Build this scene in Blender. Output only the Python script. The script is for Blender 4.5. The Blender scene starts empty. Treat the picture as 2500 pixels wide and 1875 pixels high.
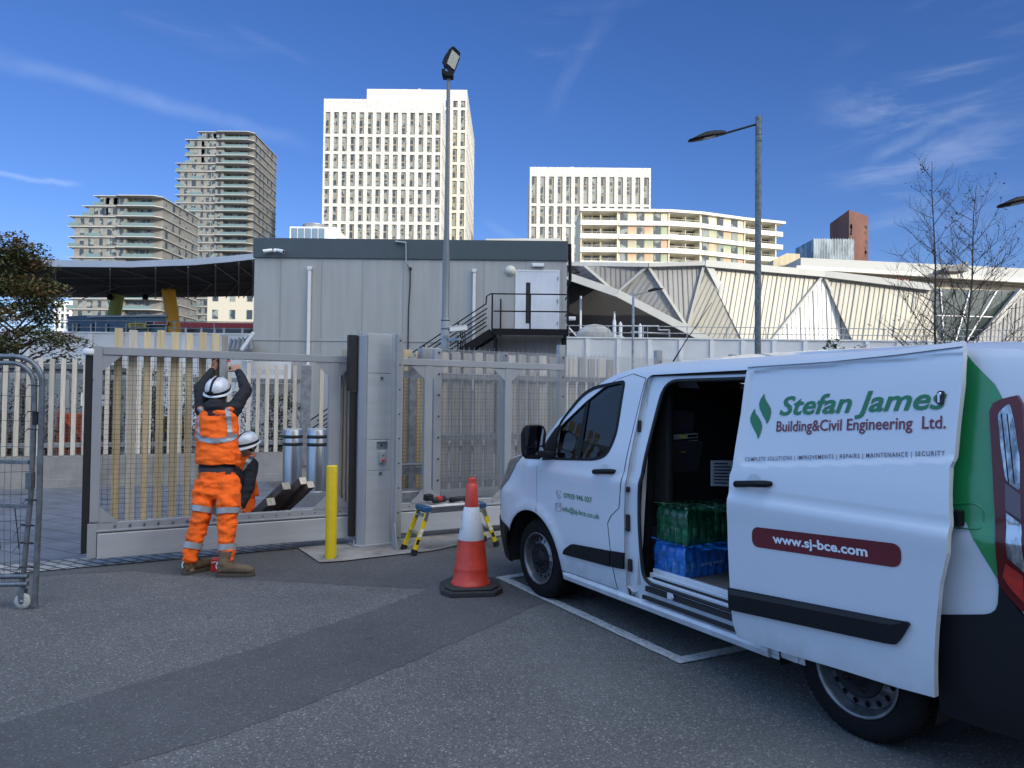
import bpy, bmesh, math, random
from mathutils import Vector, Matrix, noise
from mathutils.geometry import delaunay_2d_cdt
random.seed(7)
sc = bpy.context.scene
COL = sc.collection
R = math.radians
# ---------------------------------------------------------------- camera
FPX, PIT, ROLL, EYE = 1680.0, math.atan(38/1680.0), 0.0105, 1.7
cam_d = bpy.data.cameras.new('camera'); cam = bpy.data.objects.new('camera', cam_d); COL.objects.link(cam)
cam_d.sensor_width = 36; cam_d.lens = FPX/2500*36; cam_d.clip_start = .05; cam_d.clip_end = 3000
CAMR = (Matrix.Rotation(math.pi/2+PIT, 3, 'X') @ Matrix.Rotation(ROLL, 3, 'Z'))
cam.matrix_world = Matrix.Translation((0, 0, EYE)) @ CAMR.to_4x4()
sc.camera = cam
# ---------------------------------------------------------------- light
SUN_EL, SUN_AZ = R(19), math.atan2(.55, -.83)     # azimuth measured clockwise from +Y
sdir = Vector((math.sin(SUN_AZ)*math.cos(SUN_EL), math.cos(SUN_AZ)*math.cos(SUN_EL), math.sin(SUN_EL)))
sl = bpy.data.lights.new('sun', 'SUN'); sl.energy = 2.05; sl.angle = R(.5); sl.color = (1, .92, .77)
so = bpy.data.objects.new('sun', sl); COL.objects.link(so)
so.rotation_euler = sdir.to_track_quat('Z', 'Y').to_euler()
w = bpy.data.worlds.new('World'); sc.world = w; w.use_nodes = True
nt = w.node_tree; nt.nodes.clear()
def wn(t, **k):
    n = nt.nodes.new(t)
    for a, b in k.items(): setattr(n, a, b)
    return n
L = nt.links.new
out = wn('ShaderNodeOutputWorld'); bg = wn('ShaderNodeBackground'); bg.inputs[1].default_value = .10
sky = wn('ShaderNodeTexSky', sky_type='NISHITA', sun_disc=False); sky.sun_elevation = SUN_EL; sky.sun_rotation = SUN_AZ
sky.altitude = 0; sky.air_density = 1.0; sky.dust_density = .25; sky.ozone_density = 2.2
tc = wn('ShaderNodeTexCoord')
def cloud(rot, scl, nscale, lo, hi, cen, rad, loc=(0, 0, 0)):
    mp = wn('ShaderNodeMapping'); mp.inputs['Rotation'].default_value = rot; mp.inputs['Scale'].default_value = scl; mp.inputs['Location'].default_value = loc
    L(tc.outputs['Generated'], mp.inputs[0])
    n = wn('ShaderNodeTexNoise'); n.inputs['Scale'].default_value = nscale; n.inputs['Detail'].default_value = 9; n.inputs['Roughness'].default_value = .62; n.inputs['Distortion'].default_value = .5
    L(mp.outputs[0], n.inputs[0])
    r = wn('ShaderNodeMapRange', interpolation_type='SMOOTHSTEP'); r.inputs[1].default_value = lo; r.inputs[2].default_value = hi; L(n.outputs[0], r.inputs[0])
    d = wn('ShaderNodeVectorMath', operation='DISTANCE'); L(tc.outputs['Generated'], d.inputs[0]); d.inputs[1].default_value = Vector(cen).normalized()
    m = wn('ShaderNodeMapRange', interpolation_type='SMOOTHSTEP'); m.inputs[1].default_value = rad; m.inputs[2].default_value = rad*.15; L(d.outputs['Value'], m.inputs[0])
    x = wn('ShaderNodeMath', operation='MULTIPLY'); L(r.outputs[0], x.inputs[0]); L(m.outputs[0], x.inputs[1]); return x.outputs[0]
def dirpx(u, v): return CAMR @ Vector(((u-1250)/FPX, -(v-937.5)/FPX, -1))
def streak(p, q, width, strength):       # a long thin cirrus streak from pixel direction p to q
    a = dirpx(*p).normalized(); b = dirpx(*q).normalized(); nrm = a.cross(b).normalized(); along = (b-a).normalized(); ln = (b-a).length
    n = wn('ShaderNodeTexNoise'); n.inputs['Scale'].default_value = 7; n.inputs['Detail'].default_value = 8; L(tc.outputs['Generated'], n.inputs[0])
    dp = wn('ShaderNodeVectorMath', operation='DOT_PRODUCT'); L(tc.outputs['Generated'], dp.inputs[0]); dp.inputs[1].default_value = nrm
    o = wn('ShaderNodeMath', operation='MULTIPLY_ADD'); L(n.outputs[0], o.inputs[0]); o.inputs[1].default_value = .05; o.inputs[2].default_value = -.025
    s = wn('ShaderNodeMath', operation='ADD'); L(dp.outputs['Value'], s.inputs[0]); L(o.outputs[0], s.inputs[1])
    ab = wn('ShaderNodeMath', operation='ABSOLUTE'); L(s.outputs[0], ab.inputs[0])
    r = wn('ShaderNodeMapRange', interpolation_type='SMOOTHSTEP'); r.inputs[1].default_value = width; r.inputs[2].default_value = 0; L(ab.outputs[0], r.inputs[0])
    da = wn('ShaderNodeVectorMath', operation='DOT_PRODUCT'); L(tc.outputs['Generated'], da.inputs[0]); da.inputs[1].default_value = along
    mid = (a+b).dot(along)/2
    s2 = wn('ShaderNodeMath', operation='SUBTRACT'); L(da.outputs['Value'], s2.inputs[0]); s2.inputs[1].default_value = mid
    a2 = wn('ShaderNodeMath', operation='ABSOLUTE'); L(s2.outputs[0], a2.inputs[0])
    r2 = wn('ShaderNodeMapRange', interpolation_type='SMOOTHSTEP'); r2.inputs[1].default_value = ln*.62; r2.inputs[2].default_value = ln*.3; L(a2.outputs[0], r2.inputs[0])
    m = wn('ShaderNodeMath', operation='MULTIPLY'); L(r.outputs[0], m.inputs[0]); L(r2.outputs[0], m.inputs[1])
    nn = wn('ShaderNodeTexNoise'); nn.inputs['Scale'].default_value = 22; nn.inputs['Detail'].default_value = 8; L(tc.outputs['Generated'], nn.inputs[0])
    m2 = wn('ShaderNodeMath', operation='MULTIPLY'); L(m.outputs[0], m2.inputs[0]); L(nn.outputs[0], m2.inputs[1])
    m3 = wn('ShaderNodeMath', operation='MULTIPLY'); L(m2.outputs[0], m3.inputs[0]); m3.inputs[1].default_value = strength; return m3.outputs[0]
cl = [cloud((0, .5, .2), (1.4, 1, 6), 3.6, .48, .74, dirpx(2350, 110), .09),
      cloud((0, .6, .2), (1.2, 1, 5), 4.4, .45, .72, dirpx(2250, 340), .17, (3, 1, 2)),
      cloud((0, -.6, 0), (1.2, 1, 7), 3.2, .60, 1.0, dirpx(300, 330), .40, (1, 5, 2)),
      cloud((0, 1.0, 0), (1.2, 1, 6), 3.6, .56, 1.0, dirpx(1390, 150), .18, (5, 1, 7)),
      streak((-60, 115), (720, 350), .016, .9), streak((-40, 425), (190, 455), .005, 1.6), streak((560, 70), (760, 150), .010, .25), streak((1500, 20), (1330, 280), .018, .3), streak((2120, 395), (2400, 250), .012, .8), streak((1180, 540), (1260, 590), .012, .5)]
acc = cl[0]
for c in cl[1:]:
    m = wn('ShaderNodeMath', operation='ADD'); L(acc, m.inputs[0]); L(c, m.inputs[1]); acc = m.outputs[0]
mc = wn('ShaderNodeMath', operation='MULTIPLY', use_clamp=True); L(acc, mc.inputs[0]); mc.inputs[1].default_value = .13
mx = wn('ShaderNodeMix', data_type='RGBA'); L(mc.outputs[0], mx.inputs[0])
gm_ = wn('ShaderNodeGamma'); gm_.inputs[1].default_value = 1.0; L(sky.outputs[0], gm_.inputs[0])
hs = wn('ShaderNodeHueSaturation'); hs.inputs['Saturation'].default_value = 1.22; L(gm_.outputs[0], hs.inputs['Color'])
tn = wn('ShaderNodeVectorMath', operation='MULTIPLY'); L(hs.outputs[0], tn.inputs[0]); tn.inputs[1].default_value = (.50, .52, .76)
L(tn.outputs[0], mx.inputs[6]); mx.inputs[7].default_value = (6.5, 7.0, 8.0, 1)
# patchy bright fill added to the unseen sky behind the camera, lifting the yard
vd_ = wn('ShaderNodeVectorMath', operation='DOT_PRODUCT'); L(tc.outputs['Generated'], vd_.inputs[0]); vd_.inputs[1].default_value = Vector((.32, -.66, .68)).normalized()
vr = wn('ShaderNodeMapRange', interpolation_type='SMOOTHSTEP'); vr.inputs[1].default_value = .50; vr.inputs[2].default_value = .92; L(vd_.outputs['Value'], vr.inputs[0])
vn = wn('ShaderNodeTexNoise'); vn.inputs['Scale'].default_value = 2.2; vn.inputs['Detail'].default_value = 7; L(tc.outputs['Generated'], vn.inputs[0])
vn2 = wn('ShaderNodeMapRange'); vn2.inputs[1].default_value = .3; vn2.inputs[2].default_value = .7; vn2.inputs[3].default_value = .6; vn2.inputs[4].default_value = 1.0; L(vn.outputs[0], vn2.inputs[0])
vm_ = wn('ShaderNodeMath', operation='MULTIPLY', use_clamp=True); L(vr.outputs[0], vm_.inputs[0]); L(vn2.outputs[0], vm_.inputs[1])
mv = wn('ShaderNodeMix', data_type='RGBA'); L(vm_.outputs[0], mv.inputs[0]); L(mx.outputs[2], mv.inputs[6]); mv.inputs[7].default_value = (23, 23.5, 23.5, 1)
wd_ = wn('ShaderNodeVectorMath', operation='DOT_PRODUCT'); L(tc.outputs['Generated'], wd_.inputs[0]); wd_.inputs[1].default_value = Vector((-.85, -.42, .35)).normalized()  # blue glow added to the unseen sky behind left, lighting the van side
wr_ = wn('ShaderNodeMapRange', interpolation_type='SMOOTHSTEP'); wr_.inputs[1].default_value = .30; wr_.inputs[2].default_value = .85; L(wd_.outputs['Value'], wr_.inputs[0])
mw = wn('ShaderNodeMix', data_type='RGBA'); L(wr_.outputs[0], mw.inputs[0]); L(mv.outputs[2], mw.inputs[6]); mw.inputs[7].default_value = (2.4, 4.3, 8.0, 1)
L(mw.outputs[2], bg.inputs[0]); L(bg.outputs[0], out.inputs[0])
sc.view_settings.view_transform = 'Standard'; sc.view_settings.look = 'None'; sc.view_settings.exposure = 0.95; sc.view_settings.gamma = 1
sc.cycles.max_bounces = 6; sc.cycles.transparent_max_bounces = 24
# ---------------------------------------------------------------- measuring: pixel of the photo (2500 wide) -> point at a known distance
def P(u, v, y):
    d = dirpx(u, v); return Vector((0, 0, EYE)) + d*(y/d.y)
def G(u, v, z=0.0):
    d = dirpx(u, v); return Vector((0, 0, EYE)) + d*((z-EYE)/d.z)
# ---------------------------------------------------------------- materials
def srgb(h):
    if isinstance(h, str):
        c = [int(h[i:i+2], 16)/255 for i in (0, 2, 4)]; return tuple(((x+.055)/1.055)**2.4 if x > .04045 else x/12.92 for x in c)+(1,)
    return tuple(h)+((1,) if len(h) == 3 else ())
MATS = {}
def mat(name, col, rough=.6, metal=0, var=0, vscale=3, bump=0, bscale=30, col2=None, spec=.5, coat=0, streaks=0, det=5, lo=.35, hi=.65, stretch=(1, 1, 1)):
    if name in MATS: return MATS[name]
    m = bpy.data.materials.new(name); m.use_nodes = True; t = m.node_tree; b = t.nodes['Principled BSDF']
    c = srgb(col); b.inputs['Base Color'].default_value = c; b.inputs['Roughness'].default_value = rough; b.inputs['Metallic'].default_value = metal
    b.inputs['Specular IOR Level'].default_value = spec; b.inputs['Coat Weight'].default_value = coat; b.inputs['Coat Roughness'].default_value = .05
    K = t.links.new
    if var or bump or col2:
        co = t.nodes.new('ShaderNodeTexCoord'); mp = t.nodes.new('ShaderNodeMapping'); mp.inputs['Scale'].default_value = stretch; K(co.outputs['Object'], mp.inputs[0])
    if var or col2:
        n = t.nodes.new('ShaderNodeTexNoise'); n.inputs['Scale'].default_value = vscale; n.inputs['Detail'].default_value = det; n.inputs['Roughness'].default_value = .65; K(mp.outputs[0], n.inputs[0])
        r = t.nodes.new('ShaderNodeMapRange'); r.inputs[1].default_value = lo; r.inputs[2].default_value = hi; K(n.outputs[0], r.inputs[0])
        x = t.nodes.new('ShaderNodeMix'); x.data_type = 'RGBA'; K(r.outputs[0], x.inputs[0]); x.inputs[6].default_value = c
        x.inputs[7].default_value = srgb(col2) if col2 else tuple(v*(1-var) for v in c[:3])+(1,); K(x.outputs[2], b.inputs['Base Color'])
    if bump:
        n = t.nodes.new('ShaderNodeTexNoise'); n.inputs['Scale'].default_value = bscale; n.inputs['Detail'].default_value = 4; K(mp.outputs[0], n.inputs[0])
        bm_ = t.nodes.new('ShaderNodeBump'); bm_.inputs['Strength'].default_value = bump; bm_.inputs['Distance'].default_value = .02; K(n.outputs[0], bm_.inputs['Height']); K(bm_.outputs[0], b.inputs['Normal'])
    MATS[name] = m; return m
def glassmat(name, tint, refl=.05, ior=1.5):
    if name in MATS: return MATS[name]
    m = bpy.data.materials.new(name); m.use_nodes = True; t = m.node_tree; t.nodes.clear(); K = t.links.new
    o = t.nodes.new('ShaderNodeOutputMaterial'); mi = t.nodes.new('ShaderNodeMixShader'); tr = t.nodes.new('ShaderNodeBsdfTransparent'); gl = t.nodes.new('ShaderNodeBsdfGlossy'); fr = t.nodes.new('ShaderNodeFresnel')
    fr.inputs[0].default_value = ior; tr.inputs[0].default_value = srgb(tint); gl.inputs['Roughness'].default_value = refl
    K(fr.outputs[0], mi.inputs[0]); K(tr.outputs[0], mi.inputs[1]); K(gl.outputs[0], mi.inputs[2]); K(mi.outputs[0], o.inputs[0])
    MATS[name] = m; return m
# ---------------------------------------------------------------- mesh builder
class MB:
    def __init__(s): s.v = []; s.f = []; s.sm = []
    def add(s, vs, fs, smooth=False, M=None):
        k = len(s.v); s.v += [(M @ Vector(p)) if M else Vector(p) for p in vs]; s.f += [tuple(i+k for i in f) for f in fs]; s.sm += [smooth]*len(fs); return s
    def box(s, x0, x1, y0, y1, z0, z1, M=None):
        return s.add([(x0, y0, z0), (x1, y0, z0), (x1, y1, z0), (x0, y1, z0), (x0, y0, z1), (x1, y0, z1), (x1, y1, z1), (x0, y1, z1)],
                     [(0, 3, 2, 1), (4, 5, 6, 7), (0, 1, 5, 4), (1, 2, 6, 5), (2, 3, 7, 6), (3, 0, 4, 7)], M=M)
    def bar(s, a, b, w, h, up=(0, 0, 1)):
        a = Vector(a); b = Vector(b); d = (b-a); l = d.length; d.normalize(); u = Vector(up)
        if abs(d.dot(u)) > .99: u = Vector((0, 1, 0))
        x = d.cross(u).normalized(); z = x.cross(d); M = Matrix.Translation(a) @ Matrix((x, d, z)).transposed().to_4x4()
        return s.box(-w/2, w/2, 0, l, -h/2, h/2, M)
    def tube(s, pts, r, n=8, caps=True, smooth=True, sx=1.0):
        pts = [Vector(p) for p in pts]; rs = r if isinstance(r, (list, tuple)) else [r]*len(pts); vs = []; pu = None
        for i, p in enumerate(pts):
            t = (pts[min(i+1, len(pts)-1)]-pts[max(i-1, 0)]).normalized()
            if pu is None: pu = Vector((0, 0, 1)) if abs(t.z) < .9 else Vector((1, 0, 0))
            x = t.cross(pu).normalized(); pu = x.cross(t).normalized()
            for k in range(n):
                a = 2*math.pi*k/n; vs.append(p+(x*math.cos(a)*sx+pu*math.sin(a))*rs[i])
        fs = [(i*n+k, i*n+(k+1) % n, (i+1)*n+(k+1) % n, (i+1)*n+k) for i in range(len(pts)-1) for k in range(n)]
        s.add(vs, fs, smooth)
        if caps: s.add(vs[:n], [tuple(range(n))[::-1]]); s.add(vs[-n:], [tuple(range(n))])
        return s
    def lathe(s, prof, n=24, M=None, smooth=True, sx=1, sy=1, caps=True):
        vs = [(r*math.cos(2*math.pi*k/n)*sx, r*math.sin(2*math.pi*k/n)*sy, z) for r, z in prof for k in range(n)]
        fs = [(i*n+k, i*n+(k+1) % n, (i+1)*n+(k+1) % n, (i+1)*n+k) for i in range(len(prof)-1) for k in range(n)]
        s.add(vs, fs, smooth, M)
        if caps and prof[0][0] > 1e-4: s.add(vs[:n], [tuple(range(n))[::-1]], M=M)
        if caps and prof[-1][0] > 1e-4: s.add(vs[-n:], [tuple(range(n))], M=M)
        return s
    def prism(s, poly, vec, M=None):
        n = len(poly); poly = [Vector(p) for p in poly]; vec = Vector(vec)
        return s.add(poly+[p+vec for p in poly], [tuple(range(n))[::-1], tuple(range(n, 2*n))]+[(i, (i+1) % n, n+(i+1) % n, n+i) for i in range(n)], M=M)
    def sphere(s, c, r, n=16, sc_=(1, 1, 1), M=None):
        prof = [(max(r*math.sin(math.pi*i/(n//2)), 1e-5), -r*math.cos(math.pi*i/(n//2))) for i in range(n//2+1)]
        T = Matrix.Translation(c) @ Matrix.Diagonal((*sc_, 1)); return s.lathe(prof, n, (M @ T) if M else T, caps=False)
    def quad(s, a, b, c, d): return s.add([a, b, c, d], [(0, 1, 2, 3)])
    def build(s, name, m, parent=None, world=False, bevel=0, seg=2, fix=True, tagd=None):
        vs = s.v
        if world and parent is not None:
            inv = TM[parent.name].inverted(); vs = [inv @ p for p in vs]
        me = bpy.data.meshes.new(name); me.from_pydata([tuple(p) for p in vs], [], s.f)
        me.polygons.foreach_set('use_smooth', s.sm)
        if m is not None: me.materials.append(m)
        if fix:
            b = bmesh.new(); b.from_mesh(me); bmesh.ops.recalc_face_normals(b, faces=b.faces); b.to_mesh(me); b.free()
        o = bpy.data.objects.new(name, me); COL.objects.link(o)
        if parent is not None: o.parent = parent; TM[o.name] = TM[parent.name]
        else: TM[o.name] = Matrix.Identity(4)
        if bevel:
            bv = o.modifiers.new('bevel', 'BEVEL'); bv.width = bevel; bv.segments = seg; bv.limit_method = 'ANGLE'; bv.angle_limit = R(40); bv.harden_normals = False
        if tagd: tag(o, *tagd)
        return o
TM = {}
def tag(o, label=None, cat=None, group=None, kind=None):
    if label: o['label'] = label
    if cat: o['category'] = cat
    if group: o['group'] = group
    if kind: o['kind'] = kind
    return o
def thing(name, label, cat, loc=(0, 0, 0), rotz=0, group=None, M=None):
    o = bpy.data.objects.new(name, None); COL.objects.link(o); o.empty_display_size = .2
    M = M or (Matrix.Translation(loc) @ Matrix.Rotation(rotz, 4, 'Z')); o.matrix_world = M; TM[o.name] = M
    return tag(o, label, cat, group)
def kids(o): return [c for c in bpy.data.objects if c.parent == o]
def dup(o, loc, rotz=None, label=None, group=None, scale=None):
    r = o.copy(); COL.objects.link(r); r.location = loc
    if rotz is not None: r.rotation_euler = (0, 0, rotz)
    if scale is not None: r.scale = (scale,)*3 if not isinstance(scale, tuple) else scale
    if label: r['label'] = label
    if group: r['group'] = group
    TM[r.name] = Matrix.Translation(loc) @ Matrix.Rotation(rotz or 0, 4, 'Z')
    for ch in kids(o):
        c = ch.copy(); COL.objects.link(c); c.parent = r
        for g in kids(ch):
            d = g.copy(); COL.objects.link(d); d.parent = c
    return r
def struct(o): return tag(o, kind='structure')
def bake(o):          # apply modifiers
    dg = bpy.context.evaluated_depsgraph_get(); dg.update(); me = bpy.data.meshes.new_from_object(o.evaluated_get(dg)); old = o.data
    o.modifiers.clear(); o.data = me
    return o
def textmesh(body, bold=0.0, shear=0.0, spacing=1.0):      # flat glyph mesh, height ~ capital 0.7, left aligned at 0
    cu = bpy.data.curves.new('txt', 'FONT'); cu.body = body; cu.offset = bold; cu.shear = shear; cu.space_character = spacing; cu.resolution_u = 3
    o = bpy.data.objects.new('txt', cu); COL.objects.link(o); bpy.context.view_layer.update()
    dg = bpy.context.evaluated_depsgraph_get(); me = bpy.data.meshes.new_from_object(o.evaluated_get(dg))
    vs = [(v.co.x, v.co.y) for v in me.vertices]; fs = [tuple(p.vertices) for p in me.polygons]
    bpy.data.objects.remove(o); bpy.data.curves.remove(cu); bpy.data.meshes.remove(me)
    return vs, fs
def lerp(a, b, t): return a+(b-a)*t
def interp(x, pts):
    if x <= pts[0][0]: return pts[0][1]
    for (a, b), (c, d) in zip(pts, pts[1:]):
        if x <= c: return b+(d-b)*(x-a)/(c-a)
    return pts[-1][1]
# ================================================================ materials
def asphalt(name, base, chip, dark, amt):
    m = bpy.data.materials.new(name); m.use_nodes = True; t = m.node_tree; b = t.nodes['Principled BSDF']; K = t.links.new
    co = t.nodes.new('ShaderNodeTexCoord')
    def N(s, d=2, r=.6):
        n = t.nodes.new('ShaderNodeTexNoise'); n.inputs['Scale'].default_value = s; n.inputs['Detail'].default_value = d; n.inputs['Roughness'].default_value = r; K(co.outputs['Object'], n.inputs[0]); return n.outputs[0]
    def MR(x, a, c, lo=0, hi=1):
        r = t.nodes.new('ShaderNodeMapRange'); r.inputs[1].default_value = a; r.inputs[2].default_value = c; r.inputs[3].default_value = lo; r.inputs[4].default_value = hi; K(x, r.inputs[0]); return r.outputs[0]
    def MX(f, a, c):
        x = t.nodes.new('ShaderNodeMix'); x.data_type = 'RGBA'; K(f, x.inputs[0])
        for s, q in ((6, a), (7, c)):
            if isinstance(q, tuple): x.inputs[s].default_value = q
            else: K(q, x.inputs[s])
        return x.outputs[2]
    vo = t.nodes.new('ShaderNodeTexVoronoi'); vo.inputs['Scale'].default_value = 120; K(co.outputs['Object'], vo.inputs[0])
    sep = t.nodes.new('ShaderNodeSeparateColor'); K(vo.outputs['Color'], sep.inputs[0])
    c1 = MX(MR(sep.outputs[0], .1, .9), srgb(dark), srgb(base))
    c2 = MX(MR(sep.outputs[1], 1-amt, 1, 0, 1), c1, srgb(chip))
    big = MR(N(.7, 6, .7), .35, .7, .80, 1.12)
    mul = t.nodes.new('ShaderNodeVectorMath'); mul.operation = 'SCALE'; K(c2, mul.inputs[0]); K(big, mul.inputs['Scale'])
    st = MX(MR(N(3.3, 5, .7), .62, .74, 0, .45), mul.outputs[0], srgb(dark))
    sp_ = MX(MR(N(8.5, 3, .5), .70, .735, 0, .6), st, srgb((dark[0]*.45, dark[1]*.45, dark[2]*.45)))
    fd_ = MX(MR(N(.33, 4, .6), .52, .68, 0, .35), sp_, srgb(base))
    vo2 = t.nodes.new('ShaderNodeTexVoronoi'); vo2.feature = 'DISTANCE_TO_EDGE'; vo2.inputs['Scale'].default_value = .55; co2 = t.nodes.new('ShaderNodeVectorMath'); co2.operation = 'ADD'; nz = t.nodes.new('ShaderNodeTexNoise'); nz.inputs['Scale'].default_value = 2.2; nz.inputs['Detail'].default_value = 6; K(co.outputs['Object'], nz.inputs[0]); K(co.outputs['Object'], co2.inputs[0]); K(nz.outputs['Color'], co2.inputs[1]); K(co2.outputs[0], vo2.inputs[0])
    ck = MX(MR(vo2.outputs['Distance'], .0020, .0040, .28, 0), fd_, srgb((.03, .03, .03))); st = MX(MR(N(.9, 3, .5), .50, .58, 0, 1), fd_, ck)
    K(st, b.inputs['Base Color']); b.inputs['Roughness'].default_value = .82; b.inputs['Specular IOR Level'].default_value = .35
    bm_ = t.nodes.new('ShaderNodeBump'); bm_.inputs['Strength'].default_value = .55; bm_.inputs['Distance'].default_value = .006
    K(sep.outputs[2], bm_.inputs['Height']); K(bm_.outputs[0], b.inputs['Normal'])
    MATS[name] = m; return m
A_WORN = asphalt('asphalt_worn', (.150, .148, .145), (.33, .32, .31), (.085, .085, .086), .10)
A_NEW = asphalt('asphalt_new', (.106, .106, .108), (.22, .22, .22), (.070, .071, .073), .06)
def brickmat(name, c1, c2, mortar, sx, sy, rot=0, msz=.02, rough=.8, offset=.5, bump=.3):
    m = bpy.data.materials.new(name); m.use_nodes = True; t = m.node_tree; b = t.nodes['Principled BSDF']; K = t.links.new
    co = t.nodes.new('ShaderNodeTexCoord'); mp = t.nodes.new('ShaderNodeMapping'); mp.inputs['Rotation'].default_value = (0, 0, rot); K(co.outputs['Object'], mp.inputs[0])
    br = t.nodes.new('ShaderNodeTexBrick'); br.inputs['Scale'].default_value = 1; br.inputs['Brick Width'].default_value = sx; br.inputs['Row Height'].default_value = sy; br.inputs['Mortar Size'].default_value = msz; br.inputs['Mortar Smooth'].default_value = .1
    br.offset = offset; br.inputs['Color1'].default_value = srgb(c1); br.inputs['Color2'].default_value = srgb(c2); br.inputs['Mortar'].default_value = srgb(mortar); K(mp.outputs[0], br.inputs[0])
    n = t.nodes.new('ShaderNodeTexNoise'); n.inputs['Scale'].default_value = 2.5; n.inputs['Detail'].default_value = 6; K(co.outputs['Object'], n.inputs[0])
    r = t.nodes.new('ShaderNodeMapRange'); r.inputs[1].default_value = .3; r.inputs[2].default_value = .7; r.inputs[3].default_value = .75; r.inputs[4].default_value = 1.15; K(n.outputs[0], r.inputs[0])
    mul = t.nodes.new('ShaderNodeVectorMath'); mul.operation = 'SCALE'; K(br.outputs[0], mul.inputs[0]); K(r.outputs[0], mul.inputs['Scale']); K(mul.outputs[0], b.inputs['Base Color'])
    b.inputs['Roughness'].default_value = rough
    bm_ = t.nodes.new('ShaderNodeBump'); bm_.inputs['Strength'].default_value = bump; bm_.inputs['Distance'].default_value = .01; K(br.outputs['Fac'], bm_.inputs['Height']); bm_.invert = True; K(bm_.outputs[0], b.inputs['Normal'])
    MATS[name] = m; return m
def woodmat(name, c1, c2, sz=(30, 30, 2)):
    m = bpy.data.materials.new(name); m.use_nodes = True; t = m.node_tree; b = t.nodes['Principled BSDF']; K = t.links.new
    co = t.nodes.new('ShaderNodeTexCoord'); mp = t.nodes.new('ShaderNodeMapping'); mp.inputs['Scale'].default_value = sz; K(co.outputs['Object'], mp.inputs[0])
    n = t.nodes.new('ShaderNodeTexNoise'); n.inputs['Scale'].default_value = 1.5; n.inputs['Detail'].default_value = 7; n.inputs['Distortion'].default_value = .6; K(mp.outputs[0], n.inputs[0])
    r = t.nodes.new('ShaderNodeMapRange'); r.inputs[1].default_value = .32; r.inputs[2].default_value = .68; K(n.outputs[0], r.inputs[0])
    x = t.nodes.new('ShaderNodeMix'); x.data_type = 'RGBA'; K(r.outputs[0], x.inputs[0]); x.inputs[6].default_value = srgb(c1); x.inputs[7].default_value = srgb(c2)
    oi = t.nodes.new('ShaderNodeObjectInfo'); mr = t.nodes.new('ShaderNodeMapRange'); mr.inputs[3].default_value = .8; mr.inputs[4].default_value = 1.15; K(oi.outputs['Random'], mr.inputs[0])
    vm = t.nodes.new('ShaderNodeVectorMath'); vm.operation = 'SCALE'; K(x.outputs[2], vm.inputs[0]); K(mr.outputs[0], vm.inputs['Scale']); K(vm.outputs[0], b.inputs['Base Color'])
    b.inputs['Roughness'].default_value = .8
    MATS[name] = m; return m
W_PALE = woodmat('timber_pale', (.68, .61, .50), (.53, .46, .36))
W_GREEN = woodmat('timber_treated', (.76, .61, .37), (.60, .47, .27))
W_GREY = woodmat('timber_weathered', (.42, .39, .33), (.27, .245, .21))
W_BROWN = woodmat('timber_dark', (.17, .12, .09), (.08, .06, .05), (8, 8, 8))
M_GATE = mat('gate_paint', (.36, .37, .385), .45, .1, var=.10, vscale=2)
M_GATEA = mat('gate_aluminium', (.50, .51, .52), .42, .25, var=.12, vscale=1.2, stretch=(1, 1, 8))
M_GALV = mat('galvanised_steel', (.40, .42, .44), .45, .7, var=.3, vscale=9, lo=.4, hi=.6)
M_BLACK = mat('black_rubber', (.012, .012, .013), .6)
M_BLKM = mat('black_paint', (.005, .005, .006), .55, spec=.25)
M_WIRE = mat('dark_wire', (.10, .10, .10), .5, .6)
M_WIREG = mat('galvanised_wire', (.42, .44, .46), .5, .5)
M_YEL = mat('yellow_paint', (.78, .55, .01), .42, var=.14, vscale=5, bump=.04, bscale=12)
M_STEEL = mat('brushed_steel', (.45, .455, .46), .36, 1.0, var=.25, vscale=6, stretch=(6, 6, .4))
M_CONC = mat('concrete', (.34, .325, .30), .9, var=.35, vscale=1.8, bump=.25, bscale=25, det=8)
M_CONCP = mat('concrete_pad', (.33, .315, .29), .9, col2=(.16, .15, .14), vscale=2.5, bump=.3, bscale=30, det=9)
M_WHITE = mat('white_paint', (.72, .72, .71), .5, var=.10, vscale=2)
M_LINE = mat('road_paint', (.50, .50, .49), .8, col2=(.20, .20, .20), vscale=30, det=8, lo=.46, hi=.72)
M_BOLT = mat('bolt_steel', (.25, .25, .26), .35, .9)
M_PLAST = mat('white_plastic', (.75, .75, .74), .4)
M_GREYP = mat('grey_plastic', (.35, .36, .37), .5)
# ================================================================ ground
o = MB(); 
for gx in range(-6, 6):
    for gy in range(-1, 11): o.quad((gx*100, gy*100, 0), (gx*100+100, gy*100, 0), (gx*100+100, gy*100+100, 0), (gx*100, gy*100+100, 0))
struct(o.build('ground', A_WORN, fix=False))
def sheet(name, pts, z, m, thick=None):
    pts = [Vector((p[0], p[1], z)) for p in pts]
    n = len(pts); V2, _, F2, *_r = delaunay_2d_cdt([p.to_2d() for p in pts], [(i, (i+1) % n) for i in range(n)], [list(range(n))], 1, 1e-5)
    b = bmesh.new(); bv = [b.verts.new((v.x, v.y, z)) for v in V2]
    for f in F2: b.faces.new([bv[i] for i in f])
    bmesh.ops.recalc_face_normals(b, faces=b.faces)
    for f in b.faces:
        if f.normal.z < 0: f.normal_flip()
    me = bpy.data.meshes.new(name); b.to_mesh(me); b.free(); me.materials.append(m); o = bpy.data.objects.new(name, me); COL.objects.link(o); TM[o.name] = Matrix.Identity(4); return struct(o)
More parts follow.
